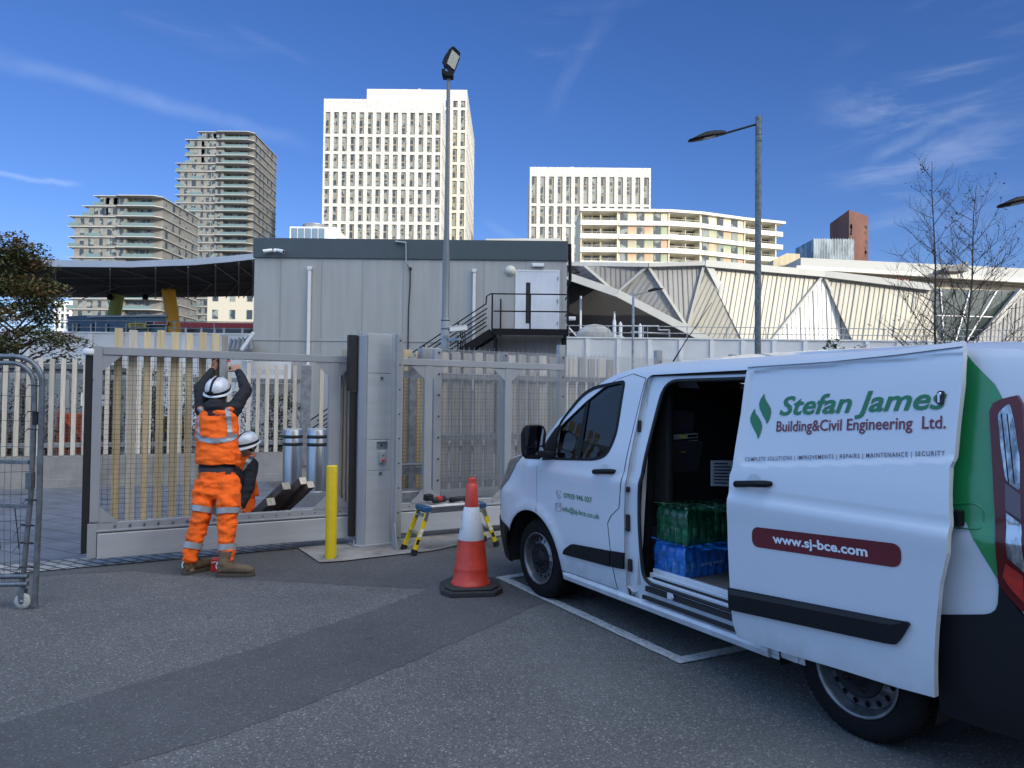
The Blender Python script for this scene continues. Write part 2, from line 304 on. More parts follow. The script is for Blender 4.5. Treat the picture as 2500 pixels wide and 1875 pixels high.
def wob(pts, k=.012, n=14):      # jagged edge between measured corners
    r = []
    for a, b in zip(pts, pts[1:]+pts[:1]):
        for i in range(n):
            t = i/n; p = lerp(Vector(a), Vector(b), t)
            if i: p = p+Vector((random.uniform(-k, k), random.uniform(-k, k), 0))
            r.append(p)
    return r
g = lambda u, v: G(u, v)
sheet('asphalt_patch', wob([g(-400, 1408), g(0, 1412), g(94, 1408), g(329, 1393), g(376, 1399), g(560, 1413), g(693, 1420), g(1043, 1439), g(911, 1491), g(658, 1573), g(376, 1656), g(0, 1767), g(-500, 1900), g(-500, 2300), g(100, 1950), g(282, 1875), g(529, 1802), g(735, 1726), g(881, 1667), g(1117, 1567), g(1293, 1485), g(1420, 1440), Vector((1.6, 6.6, 0)), Vector((6, 9, 0)), Vector((6, 11, 0)), Vector((-1, 8.6, 0)), g(700, 1330), Vector((-7, 5.4, 0))], .012, 16), .0022, A_NEW)
M_PAVE = brickmat('paving_slabs', (.115, .125, .15), (.15, .16, .185), (.045, .047, .055), .62, .31, R(28), .009)
M_SETT = brickmat('granite_setts', (.36, .355, .34), (.26, .255, .25), (.06, .06, .06), .2, .1, R(28), .014)
gd = Vector((.8835, .4685, 0)); gn = Vector((-.4685, .8835, 0)); go = Vector((-4.17, 6.838, 0))
def GP(s, t, z=0): return go+gd*s+gn*t+Vector((0, 0, z))
sheet('paving', [GP(-9, .42), GP(2.6, .42), GP(2.6, 9), GP(-14, 12)], .008, M_PAVE)
sheet('kerb_setts', [GP(-9, -.06), GP(2.55, -.02), GP(2.55, .42), GP(-9, .42)], .012, M_SETT)
c0 = [g(700, 1322), g(779, 1376), g(823, 1374), g(1058, 1347), g(1227, 1309), g(1300, 1296)]
sheet('concrete_pad', wob(c0, .008, 8)+[GP(5.6, .6), GP(1.9, .6)], .016, M_CONCP)
LA, LB = G(1226, 1412), G(1662, 1614)
b2 = LB+(G(1830, 1580)-LB)*3.0; a2 = LA+(G(1300, 1401)-LA).normalized()*2.4
def line_poly(pts, w):
    pts = [Vector(p) for p in pts]; L_, R_ = [], []
    for i, p in enumerate(pts):
        d0 = (p-pts[i-1]).normalized() if i else (pts[1]-p).normalized(); d1 = (pts[i+1]-p).normalized() if i < len(pts)-1 else d0; t = (d0+d1).normalized(); n = Vector((-t.y, t.x, 0)); k = w/2/max(.3, n.dot(Vector((-d0.y, d0.x, 0)))); L_.append(p+n*k); R_.append(p-n*k)
    return L_+R_[::-1]
sheet('bay_line', wob(line_poly([a2, LA, LB, b2], .095), .004, 40), .0085, M_LINE)
# ================================================================ sliding gate (local: x along, y away, z up)
gate = thing('sliding_gate', 'grey steel sliding gate with timber slats and wire mesh, half stripped of its slats', 'gate', M=Matrix.Translation(go) @ Matrix.Rotation(math.atan2(gd.y, gd.x), 4, 'Z'))
GL = 5.5
b = MB(); b.box(.004, .085, -.04, .04, .45, 2.19); b.build('end_post', M_GATE, gate, bevel=.004)
b = MB(); b.box(.086, GL, -.045, .045, 2.105, 2.185); b.build('top_rail', M_GATE, gate, bevel=.004)
b = MB()
for s in range(40): b.lathe([(.006, 0), (.006, .006)], 8, Matrix.Translation((.25+s*.13, -.02, 2.099)))
b.build('rail_bolt', M_BLKM, gate)
b = MB(); b.box(.004, GL, -.03, .05, .335, .43); b.box(.06, GL, -.052, -.03, .345, .362); b.build('bottom_rail', M_GATE, gate, bevel=.003)
b = MB(); b.prism([(.075, -.07, .085), (.075, -.06, .33), (.075, .06, .33), (.075, .06, .085)], (GL-.1, 0, 0)); b.build('bottom_beam', M_GATEA, gate, bevel=.006)
b = MB(); b.box(-.012, .07, -.045, .045, .09, .43); b.build('beam_end', M_GATE, gate, bevel=.004)
b = MB(); b.lathe([(.0, -.012), (.024, -.012), (.03, 0), (.03, .04)], 16, Matrix.Translation((.02, -.0, .085))); b.build('end_roller', M_PLAST, gate)
for s0, s1, nm in ((1.16, 1.243, 2), (2.33, 2.44, 1), (3.49, 3.59, 1), (4.6, 4.7, 1)):
    b = MB(); b.box(s0, s1, -.04, .04, .431, 2.104); b.build('mullion', M_GATE, gate, bevel=.004)
    for z, dz in (((2.10, -1), (.432, 1)) if nm != 2 else ()):
        for sx, sg in ((s0-.001, -1), (s1+.001, 1)):
            q = MB(); q.prism([(sx, -.035, z), (sx+sg*.16, -.035, z), (sx+sg*.16, -.035, z+dz*.012), (sx, -.035, z+dz*.16)], (0, .008, 0)); q.build('gusset', M_GATE, gate)
q = MB(); q.prism([(.087, -.035, 2.10), (.25, -.035, 2.10), (.087, -.035, 1.94)], (0, .01, 0)); q.build('gusset', M_GATE, gate); q = MB(); q.prism([(.087, -.035, .435), (.25, -.035, .435), (.087, -.035, .6)], (0, .01, 0)); q.build('gusset', M_GATE, gate)
# rubber safety edge
b = MB(); b.box(-.063, .0, -.03, .03, .14, 2.095); b.build('rubber_edge', M_BLACK, gate, bevel=.004)
b = MB(); b.box(-.006, .012, -.05, .05, 1.85, 1.856); b.build('clip', M_BLKM, gate)
b = MB(); b.lathe([(.0, 0), (.055, 0), (.058, .01), (.058, .05), (.05, .06), (0, .06)], 24, Matrix.Translation((-.03, 0, 2.10))); b.build('beacon', M_PLAST, gate)
# mesh panel
b = MB(); wr = .0016
for i in range(32): x = .10+i*.05; (b.box(x-wr, x+wr, .045, .045+2*wr, .43, 2.1) if x < 1.17 else None)
for i in range(34): z = .455+i*.05; b.box(.087, 1.16, .045-2*wr, .045, z-wr, z+wr)
b.build('mesh_panel', M_WIRE, gate)
# slats
for i, s in enumerate((.215, .345, .475, .60, .735, .87, 1.0, 1.13)):
    zt = 2.385-.012*(i % 3); b = MB(); zb = .43 if i < 7 else .45
    wv = .036+.004*math.sin(i*2.1)
    b.box(s-wv, s+wv, .062, .088, zb-.02*(i % 2), zt); o = b.build('timber_slat', W_GREEN if i not in (1,) else W_PALE, gate, bevel=.003)
    c = MB(); c.lathe([(.0, 0), (.011, 0), (.013, .006), (.013, .01)], 12, Matrix.Translation((s+.01, -.03, .392)) @ Matrix.Rotation(R(90), 4, 'X')); c.build('bolt', M_BOLT, gate)
    c = MB(); c.box(s-wv-.002, s+wv+.002, .06, .09, 2.19, zt+.002); 
b = MB(); b.box(1.19, 1.25, .062, .088, 1.6, 2.36); b.build('timber_slat', W_GREY, gate, bevel=.003)
b = MB()
for i in range(28): b.lathe([(0, 0), (.007, 0), (.007, .004)], 8, Matrix.Translation((1.35+i*.14, -.0305, .392)) @ Matrix.Rotation(R(90), 4, 'X'))
b.build('rail_bolt', M_BLKM, gate)
# slats stacked behind second mullion (retracted part)
for i in range(4):
    b = MB(); b.box(2.48+i*.045, 2.505+i*.045, .06, .14, .45, 2.0+.07*i); b.build('timber_slat', W_PALE, gate)
# ---------------------------------------------------------------- motor column in front of the gate
cang = math.atan2(gd.y, gd.x)
colm = thing('gate_motor_column', 'tall grey metal gate motor housing with red button and bolted base', 'gate column', GP(2.83, -.19), cang)
def ccol(w, d, c): return [(-w, -d+c), (-w+c, -d), (w-c, -d), (w, -d+c), (w, d), (-w, d)]
b = MB(); b.prism([(x, y, .02) for x, y in ccol(.215, .11, .06)], (0, 0, 2.40)); b.build('housing', M_GATE, colm, bevel=.006)
b = MB(); b.box(-.135, .145, -.122, -.1105, .03, .87); b.build('lower_panel', M_GATEA, colm, bevel=.003)
b = MB(); b.box(-.135, .145, -.122, -.1105, .876, 1.22); b.build('control_panel', M_GATEA, colm, bevel=.003)
b = MB(); b.box(-.135, .145, -.122, -.1105, 1.226, 1.98); b.build('middle_panel', M_GATEA, colm, bevel=.003)
b = MB(); b.box(-.135, .145, -.122, -.1105, 1.986, 2.44); b.build('upper_panel', M_GATEA, colm, bevel=.003)
b = MB(); b.prism([(x, y, 0.017) for x, y in ccol(.26, .15, .07)], (0, 0, .02)); b.build('base_plate', M_GATE, colm, bevel=.002)
for x, z in ((.03, .84), (.03, 1.93)):
    c = MB(); c.lathe([(0, 0), (.014, 0), (.017, .006), (.017, .012)], 14, Matrix.Translation((x, -.122, z)) @ Matrix.Rotation(R(90), 4, 'X')); c.build('lock', M_BOLT, colm)
c = MB(); c.box(-.02, .11, -.126, -.1225, 1.12, 1.205); pl = c.build('rating_plate', M_STEEL, colm)
c = MB(); c.box(.03, .05, -.128, -.1265, 1.15, 1.17); 
for k in range(6): c.box(-.01+k*.018, -.001+k*.018, -.1275, -.1265, 1.18, 1.195)
c.build('plate_print', M_BLKM, pl)
c = MB(); c.box(.01, .08, -.155, -.1225, .96, 1.09); bx = c.build('button_box', M_GREYP, colm, bevel=.006)
c = MB(); c.lathe([(.0, .03), (.016, .03), (.018, .02), (.012, .0)], 18, Matrix.Translation((.045, -.155, .995)) @ Matrix.Rotation(R(90), 4, 'X')); c.build('red_button', mat('red_plastic', (.55, .03, .02), .35), bx)
c = MB(); c.lathe([(.0, .012), (.009, .012), (.009, .0)], 14, Matrix.Translation((.045, -.155, 1.055)) @ Matrix.Rotation(R(90), 4, 'X')); c.build('key_switch', M_BOLT, bx)
for x in (-.2, .2, -.11, .13):
    c = MB(); c.lathe([(.012, 0), (.012, .035), (.006, .04), (.006, .07)], 8, Matrix.Translation((x, -.02 if abs(x) > .15 else .07, 2.42))); c.build('lifting_bolt', M_BOLT, colm)
for x in (-.235, .235):
    c = MB(); c.lathe([(.015, 0), (.015, .02), (.008, .02), (.008, .06)], 6, Matrix.Translation((x, -.02, .037))); c.build('anchor_bolt', M_BOLT, colm)
be = MB(); be.box(-.33, -.225, -.02, .06, 1.78, 2.42); be.build('rubber_edge', M_BLACK, colm, bevel=.004)
be = MB(); be.box(-.29, -.222, .0, .06, .12, 1.775); be.build('rubber_edge', M_BLACK, colm, bevel=.004)
# guide post
gpst = thing('guide_post', 'slim grey steel angle post with bolt holes right of the motor column', 'post', G(968, 1338), cang)
b = MB(); b.box(-.05, .05, -.006, .006, .01, 2.43); b.box(-.05, -.038, -.09, -.007, .02, 2.43); b.build('angle', M_GATE, gpst, bevel=.002)
b = MB(); b.box(-.1, .07, -.1, .05, .0, .014); b.prism([(-.052, -.09, .015), (-.052, -.2, .015), (-.052, -.09, .3)], (-.006, 0, 0)); b.build('foot', M_GATE, gpst)
b = MB()
for z in (.12, .4, .68, .96, 1.24, 1.52, 1.8, 2.08, 2.36): b.lathe([(0, 0), (.009, 0), (.009, .003)], 10, Matrix.Translation((.01, -.006, z)) @ Matrix.Rotation(R(90), 4, 'X'))
b.build('bolt', M_BLKM, gpst)
# ================================================================ yellow bollard
yb = thing('yellow_bollard', 'yellow painted steel bollard bolted to the concrete in front of the motor column', 'bollard', G(807, 1366))
b = MB(); b.lathe([(.058, .012), (.058, .975), (.055, .985), (.0, .985)], 32); b.build('post', M_YEL, yb)
b = MB(); b.lathe([(.098, 0), (.098, .014), (.0, .014)], 32); b.build('base_flange', M_YEL, yb, bevel=.002)
for a in (30, 150, 210, 330):
    b = MB(); b.lathe([(.011, 0), (.011, .012), (.006, .012), (.006, .03)], 6, Matrix.Translation((.078*math.cos(R(a)), .078*math.sin(R(a)), .014))); b.build('bolt', M_BOLT, yb)
# ================================================================ traffic cone
cone = thing('traffic_cone', 'tall orange and white traffic cone with dirty sleeve on black rubber base', 'traffic cone', G(1149, 1440), R(8))
M_OR = mat('cone_orange', (.62, .05, .022), .45, col2=(.42, .035, .02), vscale=7, det=8, bump=.05, bscale=20)
M_CW = mat('cone_sleeve', (.62, .63, .64), .45, col2=(.24, .24, .24), vscale=10, det=9, lo=.55, hi=.75, stretch=(1, 1, .5))
b = MB()
oc = [(-.27, -.14), (-.19, -.25), (.19, -.25), (.27, -.14), (.27, .14), (.19, .25), (-.19, .25), (-.27, .14)]
b.prism([(x, y, .0) for x, y in oc], (0, 0, .045)); b.prism([(x*.86, y*.86, .0455) for x, y in oc], (0, 0, .02)); b.build('rubber_base', mat('cone_base', (.03, .03, .03), .75, var=.3, vscale=20, bump=.3, bscale=60), cone, bevel=.008)
pr = [(.175, .066), (.175, .078), (.158, .088), (.150, .20), (.149, .21), (.146, .215), (.116, .455)]
b = MB(); b.lathe(pr, 40, caps=False); b.build('cone_body', M_OR, cone)
b = MB(); b.lathe([(.0648, .735), (.048, .93), (.046, .932), (.040, .934), (.038, .965), (.037, .99), (.033, .998), (.0, .998)], 40); b.build('cone_tip', M_OR, cone)
b = MB(); b.lathe([(.117, .453), (.118, .456), (.0675, .74), (.066, .742)], 40, caps=False); sl_ = b.build('reflective_sleeve', M_CW, cone)
b = MB()
for z0, a0, a1, h in ((.62, 80, 96, .05), (.52, 78, 90, .03)):
    for k in range(3):
        aa = R(180+a0-100+k*4); r_ = lerp(.1185, .068, (z0-.456)/.284); b.quad(*[(r_*1.01*math.cos(q)*1.0, r_*1.01*math.sin(q), z) for q, z in ((aa, z0), (aa+.07, z0-.01), (aa+.08, z0+h*.6), (aa+.02, z0+h))])
b.build('scuff', M_BLKM, sl_)
def Rz(a): return Matrix.Rotation(a, 4, 'Z')
def T(*p): return Matrix.Translation(p)
RX90 = Matrix.Rotation(R(90), 4, 'X')
# ================================================================ work platform with tools
fa = (Vector((-1.187, 7.734, 0))+Vector((-1.043, 7.473, 0)))/2; fb = (Vector((-.312, 8.256, 0))+Vector((-.167, 7.961, 0)))/2
dd = (fb-fa); wl = dd.length; wpa = math.atan2(dd.y, dd.x)
wp = thing('work_platform', 'yellow fibreglass hop-up work platform with blue top brackets and silver deck', 'work platform', (fa+fb)/2, wpa)
M_BLUE = mat('blue_plastic', (.02, .085, .17), .4); M_ALU = mat('aluminium', (.62, .63, .65), .32, .9, var=.1, vscale=8)
b = MB(); b.box(-.30, .30, -.135, .135, .485, .51)
for y in (-.13, .12): b.box(-.30, .30, y, y+.012, .44, .485)
for k in range(7): b.box(-.29, .29, -.12+k*.037, -.113+k*.037, .5105, .514)
b.build('deck', M_ALU, wp, bevel=.003)
for sx in (-1, 1):
    b = MB(); b.prism([(sx*.385, -.14, .465), (sx*.38, -.14, .512), (sx*.30, -.14, .512), (sx*.30, -.14, .465), (sx*.345, -.14, .435)], (0, .28, 0)); b.build('end_bracket', M_BLUE, wp, bevel=.008)
    for sy in (-1, 1):
        top = Vector((sx*.34, sy*.125, .46)); foot = Vector((sx*wl/2, sy*.15, .035)); b = MB(); b.bar(top, foot, .05, .022, (0, 1, 0)); lg = b.build('leg', M_YEL, wp, bevel=.003)
        b = MB(); b.bar(lerp(top, foot, .93), lerp(top, foot, 1.06), .062, .04, (0, 1, 0)); b.build('rubber_foot', M_BLACK, lg)
        b = MB(); b.bar(lerp(top, foot, -.02), lerp(top, foot, .22), .04, .03, (0, 1, 0)); b.build('leg_hinge', M_ALU, lg)
        if sy < 0:
            for t0, t1, m in ((.42, .52, 'n'), (.54, .62, 'n'), (.68, .8, 'b')):
                b = MB(); q = Vector((0, -.0125, 0)); b.bar(lerp(top, foot, t0)+q, lerp(top, foot, t1)+q, .034, .002, (0, 1, 0)); b.build('sticker', M_WHITE if m == 'n' else M_BLACK, lg)
    for t in (.12, .55):
        a = lerp(Vector((sx*.34, 0, .46)), Vector((sx*wl/2, 0, .035)), t); b = MB(); b.bar(a+Vector((0, -.12, 0)), a+Vector((0, .12, 0)), .05, .02); b.build('rung', M_ALU, wp)
def place(o, pos, rz=0, rx=0, ry=0): M = T(*pos) @ Rz(rz) @ Matrix.Rotation(ry, 4, 'Y') @ Matrix.Rotation(rx, 4, 'X'); o.matrix_world = M; return o
WM = TM[wp.name]
dr = thing('cordless_drill', 'red and black cordless impact driver lying on the work platform', 'power tool', M=WM @ T(-.12, 0, .565) @ Rz(.25) @ Matrix.Rotation(R(12), 4, 'X'))
M_REDP = MATS['red_plastic']
b = MB(); b.tube([(-.13, 0, 0), (-.12, 0, 0), (.04, 0, 0), (.05, 0, 0)], [.02, .034, .036, .03], 14); b.build('motor_body', M_BLACK, dr)
b = MB(); b.tube([(.05, 0, 0), (.10, 0, 0), (.115, 0, 0)], [.028, .024, .012], 14); b.tube([(.115, 0, 0), (.16, 0, 0)], .006, 8); b.build('chuck', M_BOLT, dr)
b = MB(); b.box(-.07, -.01, -.036, .036, .0, .037); b.build('top_shell', M_REDP, dr, bevel=.008)
b = MB(); b.tube([(-.06, 0, -.02), (-.075, .06, -.02), (-.085, .12, -.015)], [.02, .018, .02], 12); b.build('handle', M_BLACK, dr)
b = MB(); b.box(-.13, -.03, .11, .17, -.05, .02); b.build('battery', M_BLACK, dr, bevel=.006)
gr = thing('angle_grinder', 'black power tool with curled strap beside the red drill on the work platform', 'power tool', M=WM @ T(.17, -.01, .55) @ Rz(-.2))
b = MB(); b.tube([(-.14, 0, 0), (-.12, 0, .004), (-.02, 0, .01), (.08, 0, .012), (.1, 0, .012)], [.02, .03, .028, .034, .02], 12); b.build('body', M_BLACK, gr)
b = MB(); b.lathe([(0, -.03), (.035, -.03), (.05, -.005), (.03, .02), (0, .025)], 16, T(-.15, 0, .005)); b.build('head', M_BLKM, gr)
b = MB(); b.tube([(.09, 0, .01), (.14, .03, -.02), (.12, .08, -.03), (.04, .09, -.03), (0, .06, -.03)], .006, 6); b.build('strap', M_BLACK, gr)
# ================================================================ stainless bollards
def sbollard(u, v, zt, lab):
    p = G(u, v); t = thing('stainless_bollard', lab, 'bollard', p, 0, 'stainless bollards behind the gate')
    h = zt; r = .175
    b = MB(); b.lathe([(r, 0), (r, h-.03), (r-.006, h-.02)], 40, caps=False); b.lathe([(r+.012, 0), (r+.012, .012), (r, .012)], 40); b.build('shaft', M_STEEL, t)
    b = MB(); b.lathe([(r-.006, h-.02), (r-.006, h), (r-.02, h+.008), (0, h+.01)], 40); b.build('cap', M_GREYP, t)
    for z in (h-.17, h-.31):
        b = MB(); b.lathe([(r+.001, z), (r+.004, z+.002), (r+.004, z+.058), (r+.001, z+.06)], 40, caps=False); b.build('black_band', M_BLACK, t)
    return t
sbollard(713, 1190, 1.10, 'stainless steel bollard with two black bands, left of the pair behind the gate')
sbollard(772, 1199, 1.13, 'stainless steel bollard with two black bands, right of the pair behind the gate')
# a flat white plastic plate at the foot of the bollards
b = MB(); q0 = GP(2.0, 2.0); b.box(-.5, .9, -.25, .25, .0, .11, T(*q0) @ Rz(cang)); tag(b.build('concrete_kerb_block', M_CONC, bevel=.02), 'low pale concrete kerb block behind the gate by the bollards', 'kerb block')
# ---------------------------------------------------------------- dark planks standing on the gate beam
def plank(s0, s1, t0, t1, z0, z1, w, h, lab, m=W_BROWN):
    a = GP(s0, t0, z0); c = GP(s1, t1, z1); b = MB(); b.bar(a, c, w, h, (0, 0, 1)); o = b.build('timber_post', m, bevel=.004); tag(o, lab, 'timber post', 'timber posts leaning on the gate beam'); 
    d = (c-a).normalized(); e = MB(); e.bar(c+d*.0005, c+d*.004, w-.004, h-.004); e.build('sawn_end', W_PALE if m is W_BROWN and s1 > 1.9 else W_GREY, o); return o
plank(1.43, 1.74, 1.10, .16, .0, .52, .10, .09, 'short dark timber post, nearest the crouching worker, leaning on the gate beam')
plank(1.50, 1.90, 1.25, .14, .0, .69, .10, .09, 'dark timber post in the middle of three, leaning on the gate beam')
plank(1.66, 2.08, 1.15, .10, .0, .745, .09, .09, 'longest dark timber post with pale sawn end, leaning on the gate beam')
plank(1.755, 2.16, 1.10, .09, .0, .70, .085, .085, 'dark timber post with pale sawn end, frontmost beside the steel bollards')
# ================================================================ low wall with pale slat fence
WA, WD = Vector((-8.424, 12.48, 0)), Vector((.931, .365, 0)).normalized(); WNv = Vector((-WD.y, WD.x, 0)); wang = math.atan2(WD.y, WD.x)
def WP(s, t=0, z=0): return WA+WD*s+WNv*t+Vector((0, 0, z))
lw = thing('low_wall', 'low pale concrete wall under the timber slat fence', 'wall', M=T(*WA) @ Rz(wang))
b = MB(); b.box(-6, 5.6, .0, .35, .0, .585); b.build('wall_body', M_CONC, lw, bevel=.012)
b = MB(); b.box(-6, 5.6, -.012, -.001, .0, .165); b.build('plinth', M_CONC, lw, bevel=.004)
sf = thing('slat_fence', 'pale timber slat fence with galvanised rails on the low concrete wall', 'fence', M=T(*WA) @ Rz(wang))
k = 0; s = -2.4
while s < 4.45:
    b = MB(); w_ = .037; zt = 2.36+.012*math.sin(k*3.1)
    b.box(s-w_, s+w_, -.005, .035, .59, zt); b.build('slat', W_PALE, sf, bevel=.003); s += .176; k += 1
b = MB(); b.box(4.82-.04, 4.82+.04, -.005, .035, .59, 2.36); b.build('slat', W_PALE, sf, bevel=.003)
b = MB(); b.box(5.02-.04, 5.02+.04, -.005, .035, .59, 2.36); b.build('slat', W_PALE, sf, bevel=.003)
for z in (.78, 2.03): b = MB(); b.box(-2.6, 4.4, .04, .075, z-.045, z+.045); b.build('rail', M_GALV, sf, bevel=.004)
b = MB(); b.box(4.415, 4.61, -.03, .16, .3, 2.37); b.build('end_post', M_GALV, sf, bevel=.008)
b = MB()
s = -2.6
while s < 4.4: b.box(s-.002, s+.002, .08, .084, .6, 2.1); s += .0625
for i in range(24): b.box(-2.6, 4.4, .084, .088, .62+i*.0625, .6235+i*.0625)
b.build('mesh_panel', M_WIREG, sf)
# ================================================================ welded mesh fence and slats right of the motor column
FM = T(*go) @ Rz(cang)
mf = thing('mesh_fence', 'grey fine welded mesh security fence behind the gate and the van', 'fence', M=FM)
b = MB(); y0 = .47
for i in range(170): z = .30+i*.0127; b.box(3.93, 9.2, y0-.0015, y0+.0015, z-.0022, z+.0022) if z < 2.36 else None
x = 3.93
while x < 9.2: b.box(x-.0018, x+.0018, y0+.0016, y0+.005, .3, 2.40); x += .0762
b.build('mesh_panel', M_WIREG, mf)
for x, zt in ((3.87, 2.36), (4.86, 2.35), (5.80, 2.50), (7.6, 2.5), (9.2, 2.5)):
    b = MB(); b.box(x-.055, x+.055, .48, .56, .0, zt); po = b.build('post', M_GATE, mf, bevel=.004)
    b = MB(); [b.lathe([(0, 0), (.01, 0), (.012, .012)], 8, T(x+.01, .478, .35+.28*i) @ RX90) for i in range(8)]; b.build('clamp_bolt', M_BLKM, po)
b = MB(); b.box(3.8, 9.2, .485, .52, .30, .34); b.build('lower_channel', M_GATE, mf)
sf2 = thing('slat_screen', 'weathered timber slat screen on galvanised rails and coarse mesh behind the fine mesh fence', 'fence', M=FM)
sx = [3.0+.185*i for i in range(24)]
for i, x in enumerate(sx):
    m = [W_GREY, W_PALE, W_GREY][i % 3] if x > 4.2 else W_GREEN; zt = 2.39+.0*i
    b = MB(); b.box(x-.062, x+.062, 1.30, 1.34, .38, zt-.015*(i % 2)); b.build('slat', m, sf2, bevel=.003)
b = MB()
for i, x in enumerate(sx): b.box(x-.155, x-.05, 1.44, 1.475, .3, 2.36)
b.build('rear_slat', W_GREY, sf2).__setitem__('kind', 'stuff')
for z in (2.03, 1.145, .535): b = MB(); b.box(4.2, 7.4, 1.24, 1.29, z-.045, z+.045); b.build('rail', M_GALV, sf2, bevel=.004)
b = MB(); 
for i in range(90): b.box(2.95+i*.05, 2.953+i*.05, 1.225, 1.229, .4, 2.1)
for i in range(34): b.box(2.95, 7.4, 1.22, 1.224, .4+i*.05, .4035+i*.05)
b.build('mesh_panel', M_WIRE, sf2)
# galvanised swing frame left of the mesh fence
gf = thing('galvanised_gate_frame', 'galvanised tube and box frame standing left of the fine mesh fence', 'gate frame', M=FM)
b = MB(); b.box(3.84, 4.12, 1.0, 1.2, 2.24, 2.41); b.build('top_box', M_GALV, gf, bevel=.006)
for x in (3.05, 3.72): b = MB(); b.box(x-.05, x+.05, 1.02, 1.1, .0, 2.28); b.build('upright', M_GALV, gf, bevel=.004)
for z in (2.16, .80): b = MB(); b.tube([(2.9, .95, z), (3.9, .95, z), (3.93, .97, z-.03), (3.93, .97, z-.16)], .022, 10); b.build('tube', M_GALV, gf)
for z in (2.03, .70): b = MB(); b.box(2.9, 3.9, 1.03, 1.07, z-.05, z+.05); b.build('rail', M_GALV, gf, bevel=.003)
# concrete ballast blocks
def cblock(s0, s1, t, z, w, lab):
    M = FM @ T((s0+s1)/2, t, 0); o = thing('concrete_block', lab, 'concrete block', M=M, group='concrete ballast blocks behind the gate'); h = (s1-s0)/2
    b = MB(); b.prism([(-h, -w, 0), (-h, -w, z-.06), (-h, -w+.06, z), (-h, w-.06, z), (-h, w, z-.06), (-h, w, 0)], (2*h, 0, 0)); b.build('block', M_CONC, o, bevel=.01); return o
cblock(4.05, 5.35, .95, .42, .22, 'long pale concrete block at the foot of the mesh fence left of the van')
cblock(2.9, 3.45, .95, .36, .2, 'weathered concrete block just right of the motor column')
cblock(5.5, 7.0, .95, .42, .22, 'long concrete block at the foot of the mesh fence hidden partly by the van')
b = MB(); b.box(3.45, 3.95, .72, 1.0, .0, .47, FM); o = b.build('galvanised_box', M_GALV, bevel=.01); tag(o, 'galvanised steel foundation box between gate mullion and mesh fence', 'steel box')
# ================================================================ temporary fence panel at left
M_GALD = mat('galvanised_dull', (.21, .23, .25), .45, .6, var=.35, vscale=10, lo=.4, hi=.6)
hp = Vector((-3.79, 5.50, 0)); hang = math.atan2(-.35, 1)  # panel runs to the left and towards the viewer
hd = Vector((-1, -.10, 0)).normalized(); hw = thing('temporary_fence', 'galvanised tube temporary fence panel with wire mesh, gate latch and castor, cut by left edge', 'temporary fence', M=T(*hp) @ Rz(math.atan2(hd.y, hd.x)))
def arc(cx, cz, r, a0, a1, n=8): return [(cx+r*math.cos(R(a0+(a1-a0)*i/n)), 0, cz+r*math.sin(R(a0+(a1-a0)*i/n))) for i in range(n+1)]
b = MB(); b.tube([(-.02, 0, .03), (-.035, 0, .8)]+[(x-.0, 0, z) for x, _, z in arc(.17, 1.80, .2, 180, 90)]+[(2.4, 0, 2.0)], .021, 12); b.build('outer_frame', M_GALD, hw)
b = MB(); b.tube([(.075, .0, .22), (.03, 0, .9), (.02, 0, 1.6)]+[(x, 0, z) for x, _, z in arc(.2, 1.78, .17, 180, 90)]+[(2.4, 0, 1.93)], .019, 12); b.build('inner_frame', M_GALD, hw)
for z in (.26, .20): b = MB(); b.tube([(.03, .01, z), (2.4, .01, z)], .02, 10); b.build('bottom_rail', M_GALD, hw)
b = MB()
for i in range(22): x = .12+i*.05+random.uniform(-.008, .008); b.tube([(x, -.02, .22), (x+.02*math.sin(i), -.015, .9), (x+random.uniform(-.015, .015), -.02, 1.93)], .0017, 4, False)
for i in range(9): z = .3+i*.2+random.uniform(-.02, .02); b.tube([(.03, -.022, z), (.6, -.02, z+random.uniform(-.02, .02)), (1.5, -.02, z)], .0019, 4, False)
b.build('wire_mesh', M_WIRE, hw)
b = MB(); b.bar((.05, 0, 1.16), (.42, 0, 1.17), .03, .03); b.bar((.40, 0, 1.18), (.45, 0, .82), .04, .05); b.bar((.44, 0, .83), (.05, 0, .81), .03, .03); b.box(.34, .44, -.03, .03, 1.15, 1.21); b.build('latch_arm', M_GALD, hw, bevel=.004)
b = MB(); b.box(.015, .06, -.03, .03, .95, 1.08); b.build('clamp', M_GALD, hw, bevel=.003)
for z in (.33, .52, .66, .86, 1.42, 1.56, 1.77):
    b = MB(); cx = .02+.03*(z < .7); b.tube([(cx+.05*math.cos(a*.7854)+.0, .035*math.sin(a*.7854), z+.006*math.sin(a)) for a in range(9)], .004, 5, False); b.tube([(cx+.05, 0, z), (cx+.12, -.03, z-.06-.05*random.random())], .0025, 4); b.build('cable_tie', M_BLACK, hw)
b = MB(); b.lathe([(.0235, 1.46), (.0235, 1.56)], 12, T(.012, 0, 0), caps=False); b.build('tape', M_BLACK, hw)
for x in (.16, .30): b = MB(); b.tube([(x, -.02, .80), (x-.02, -.03, .6), (x-.04, -.02, .47)], .004, 5); b.build('cable_tie', M_BLACK, hw)
b = MB(); b.tube([(.42, -.03, .25), (.36, -.03, .12), (.34, -.03, .04)], .005, 5); b.build('cable_tie', M_BLACK, hw)
cw = MB(); cw.tube([(.075, 0, .24), (.075, 0, .15)], .018, 10); cw.prism([(.05, -.028, .155), (.10, -.028, .155), (.085, -.028, .05), (.055, -.028, .05)], (0, .004, 0)); cw.prism([(.05, .024, .155), (.10, .024, .155), (.085, .024, .05), (.055, .024, .05)], (0, .004, 0)); ca = cw.build('castor', M_GALD, hw)
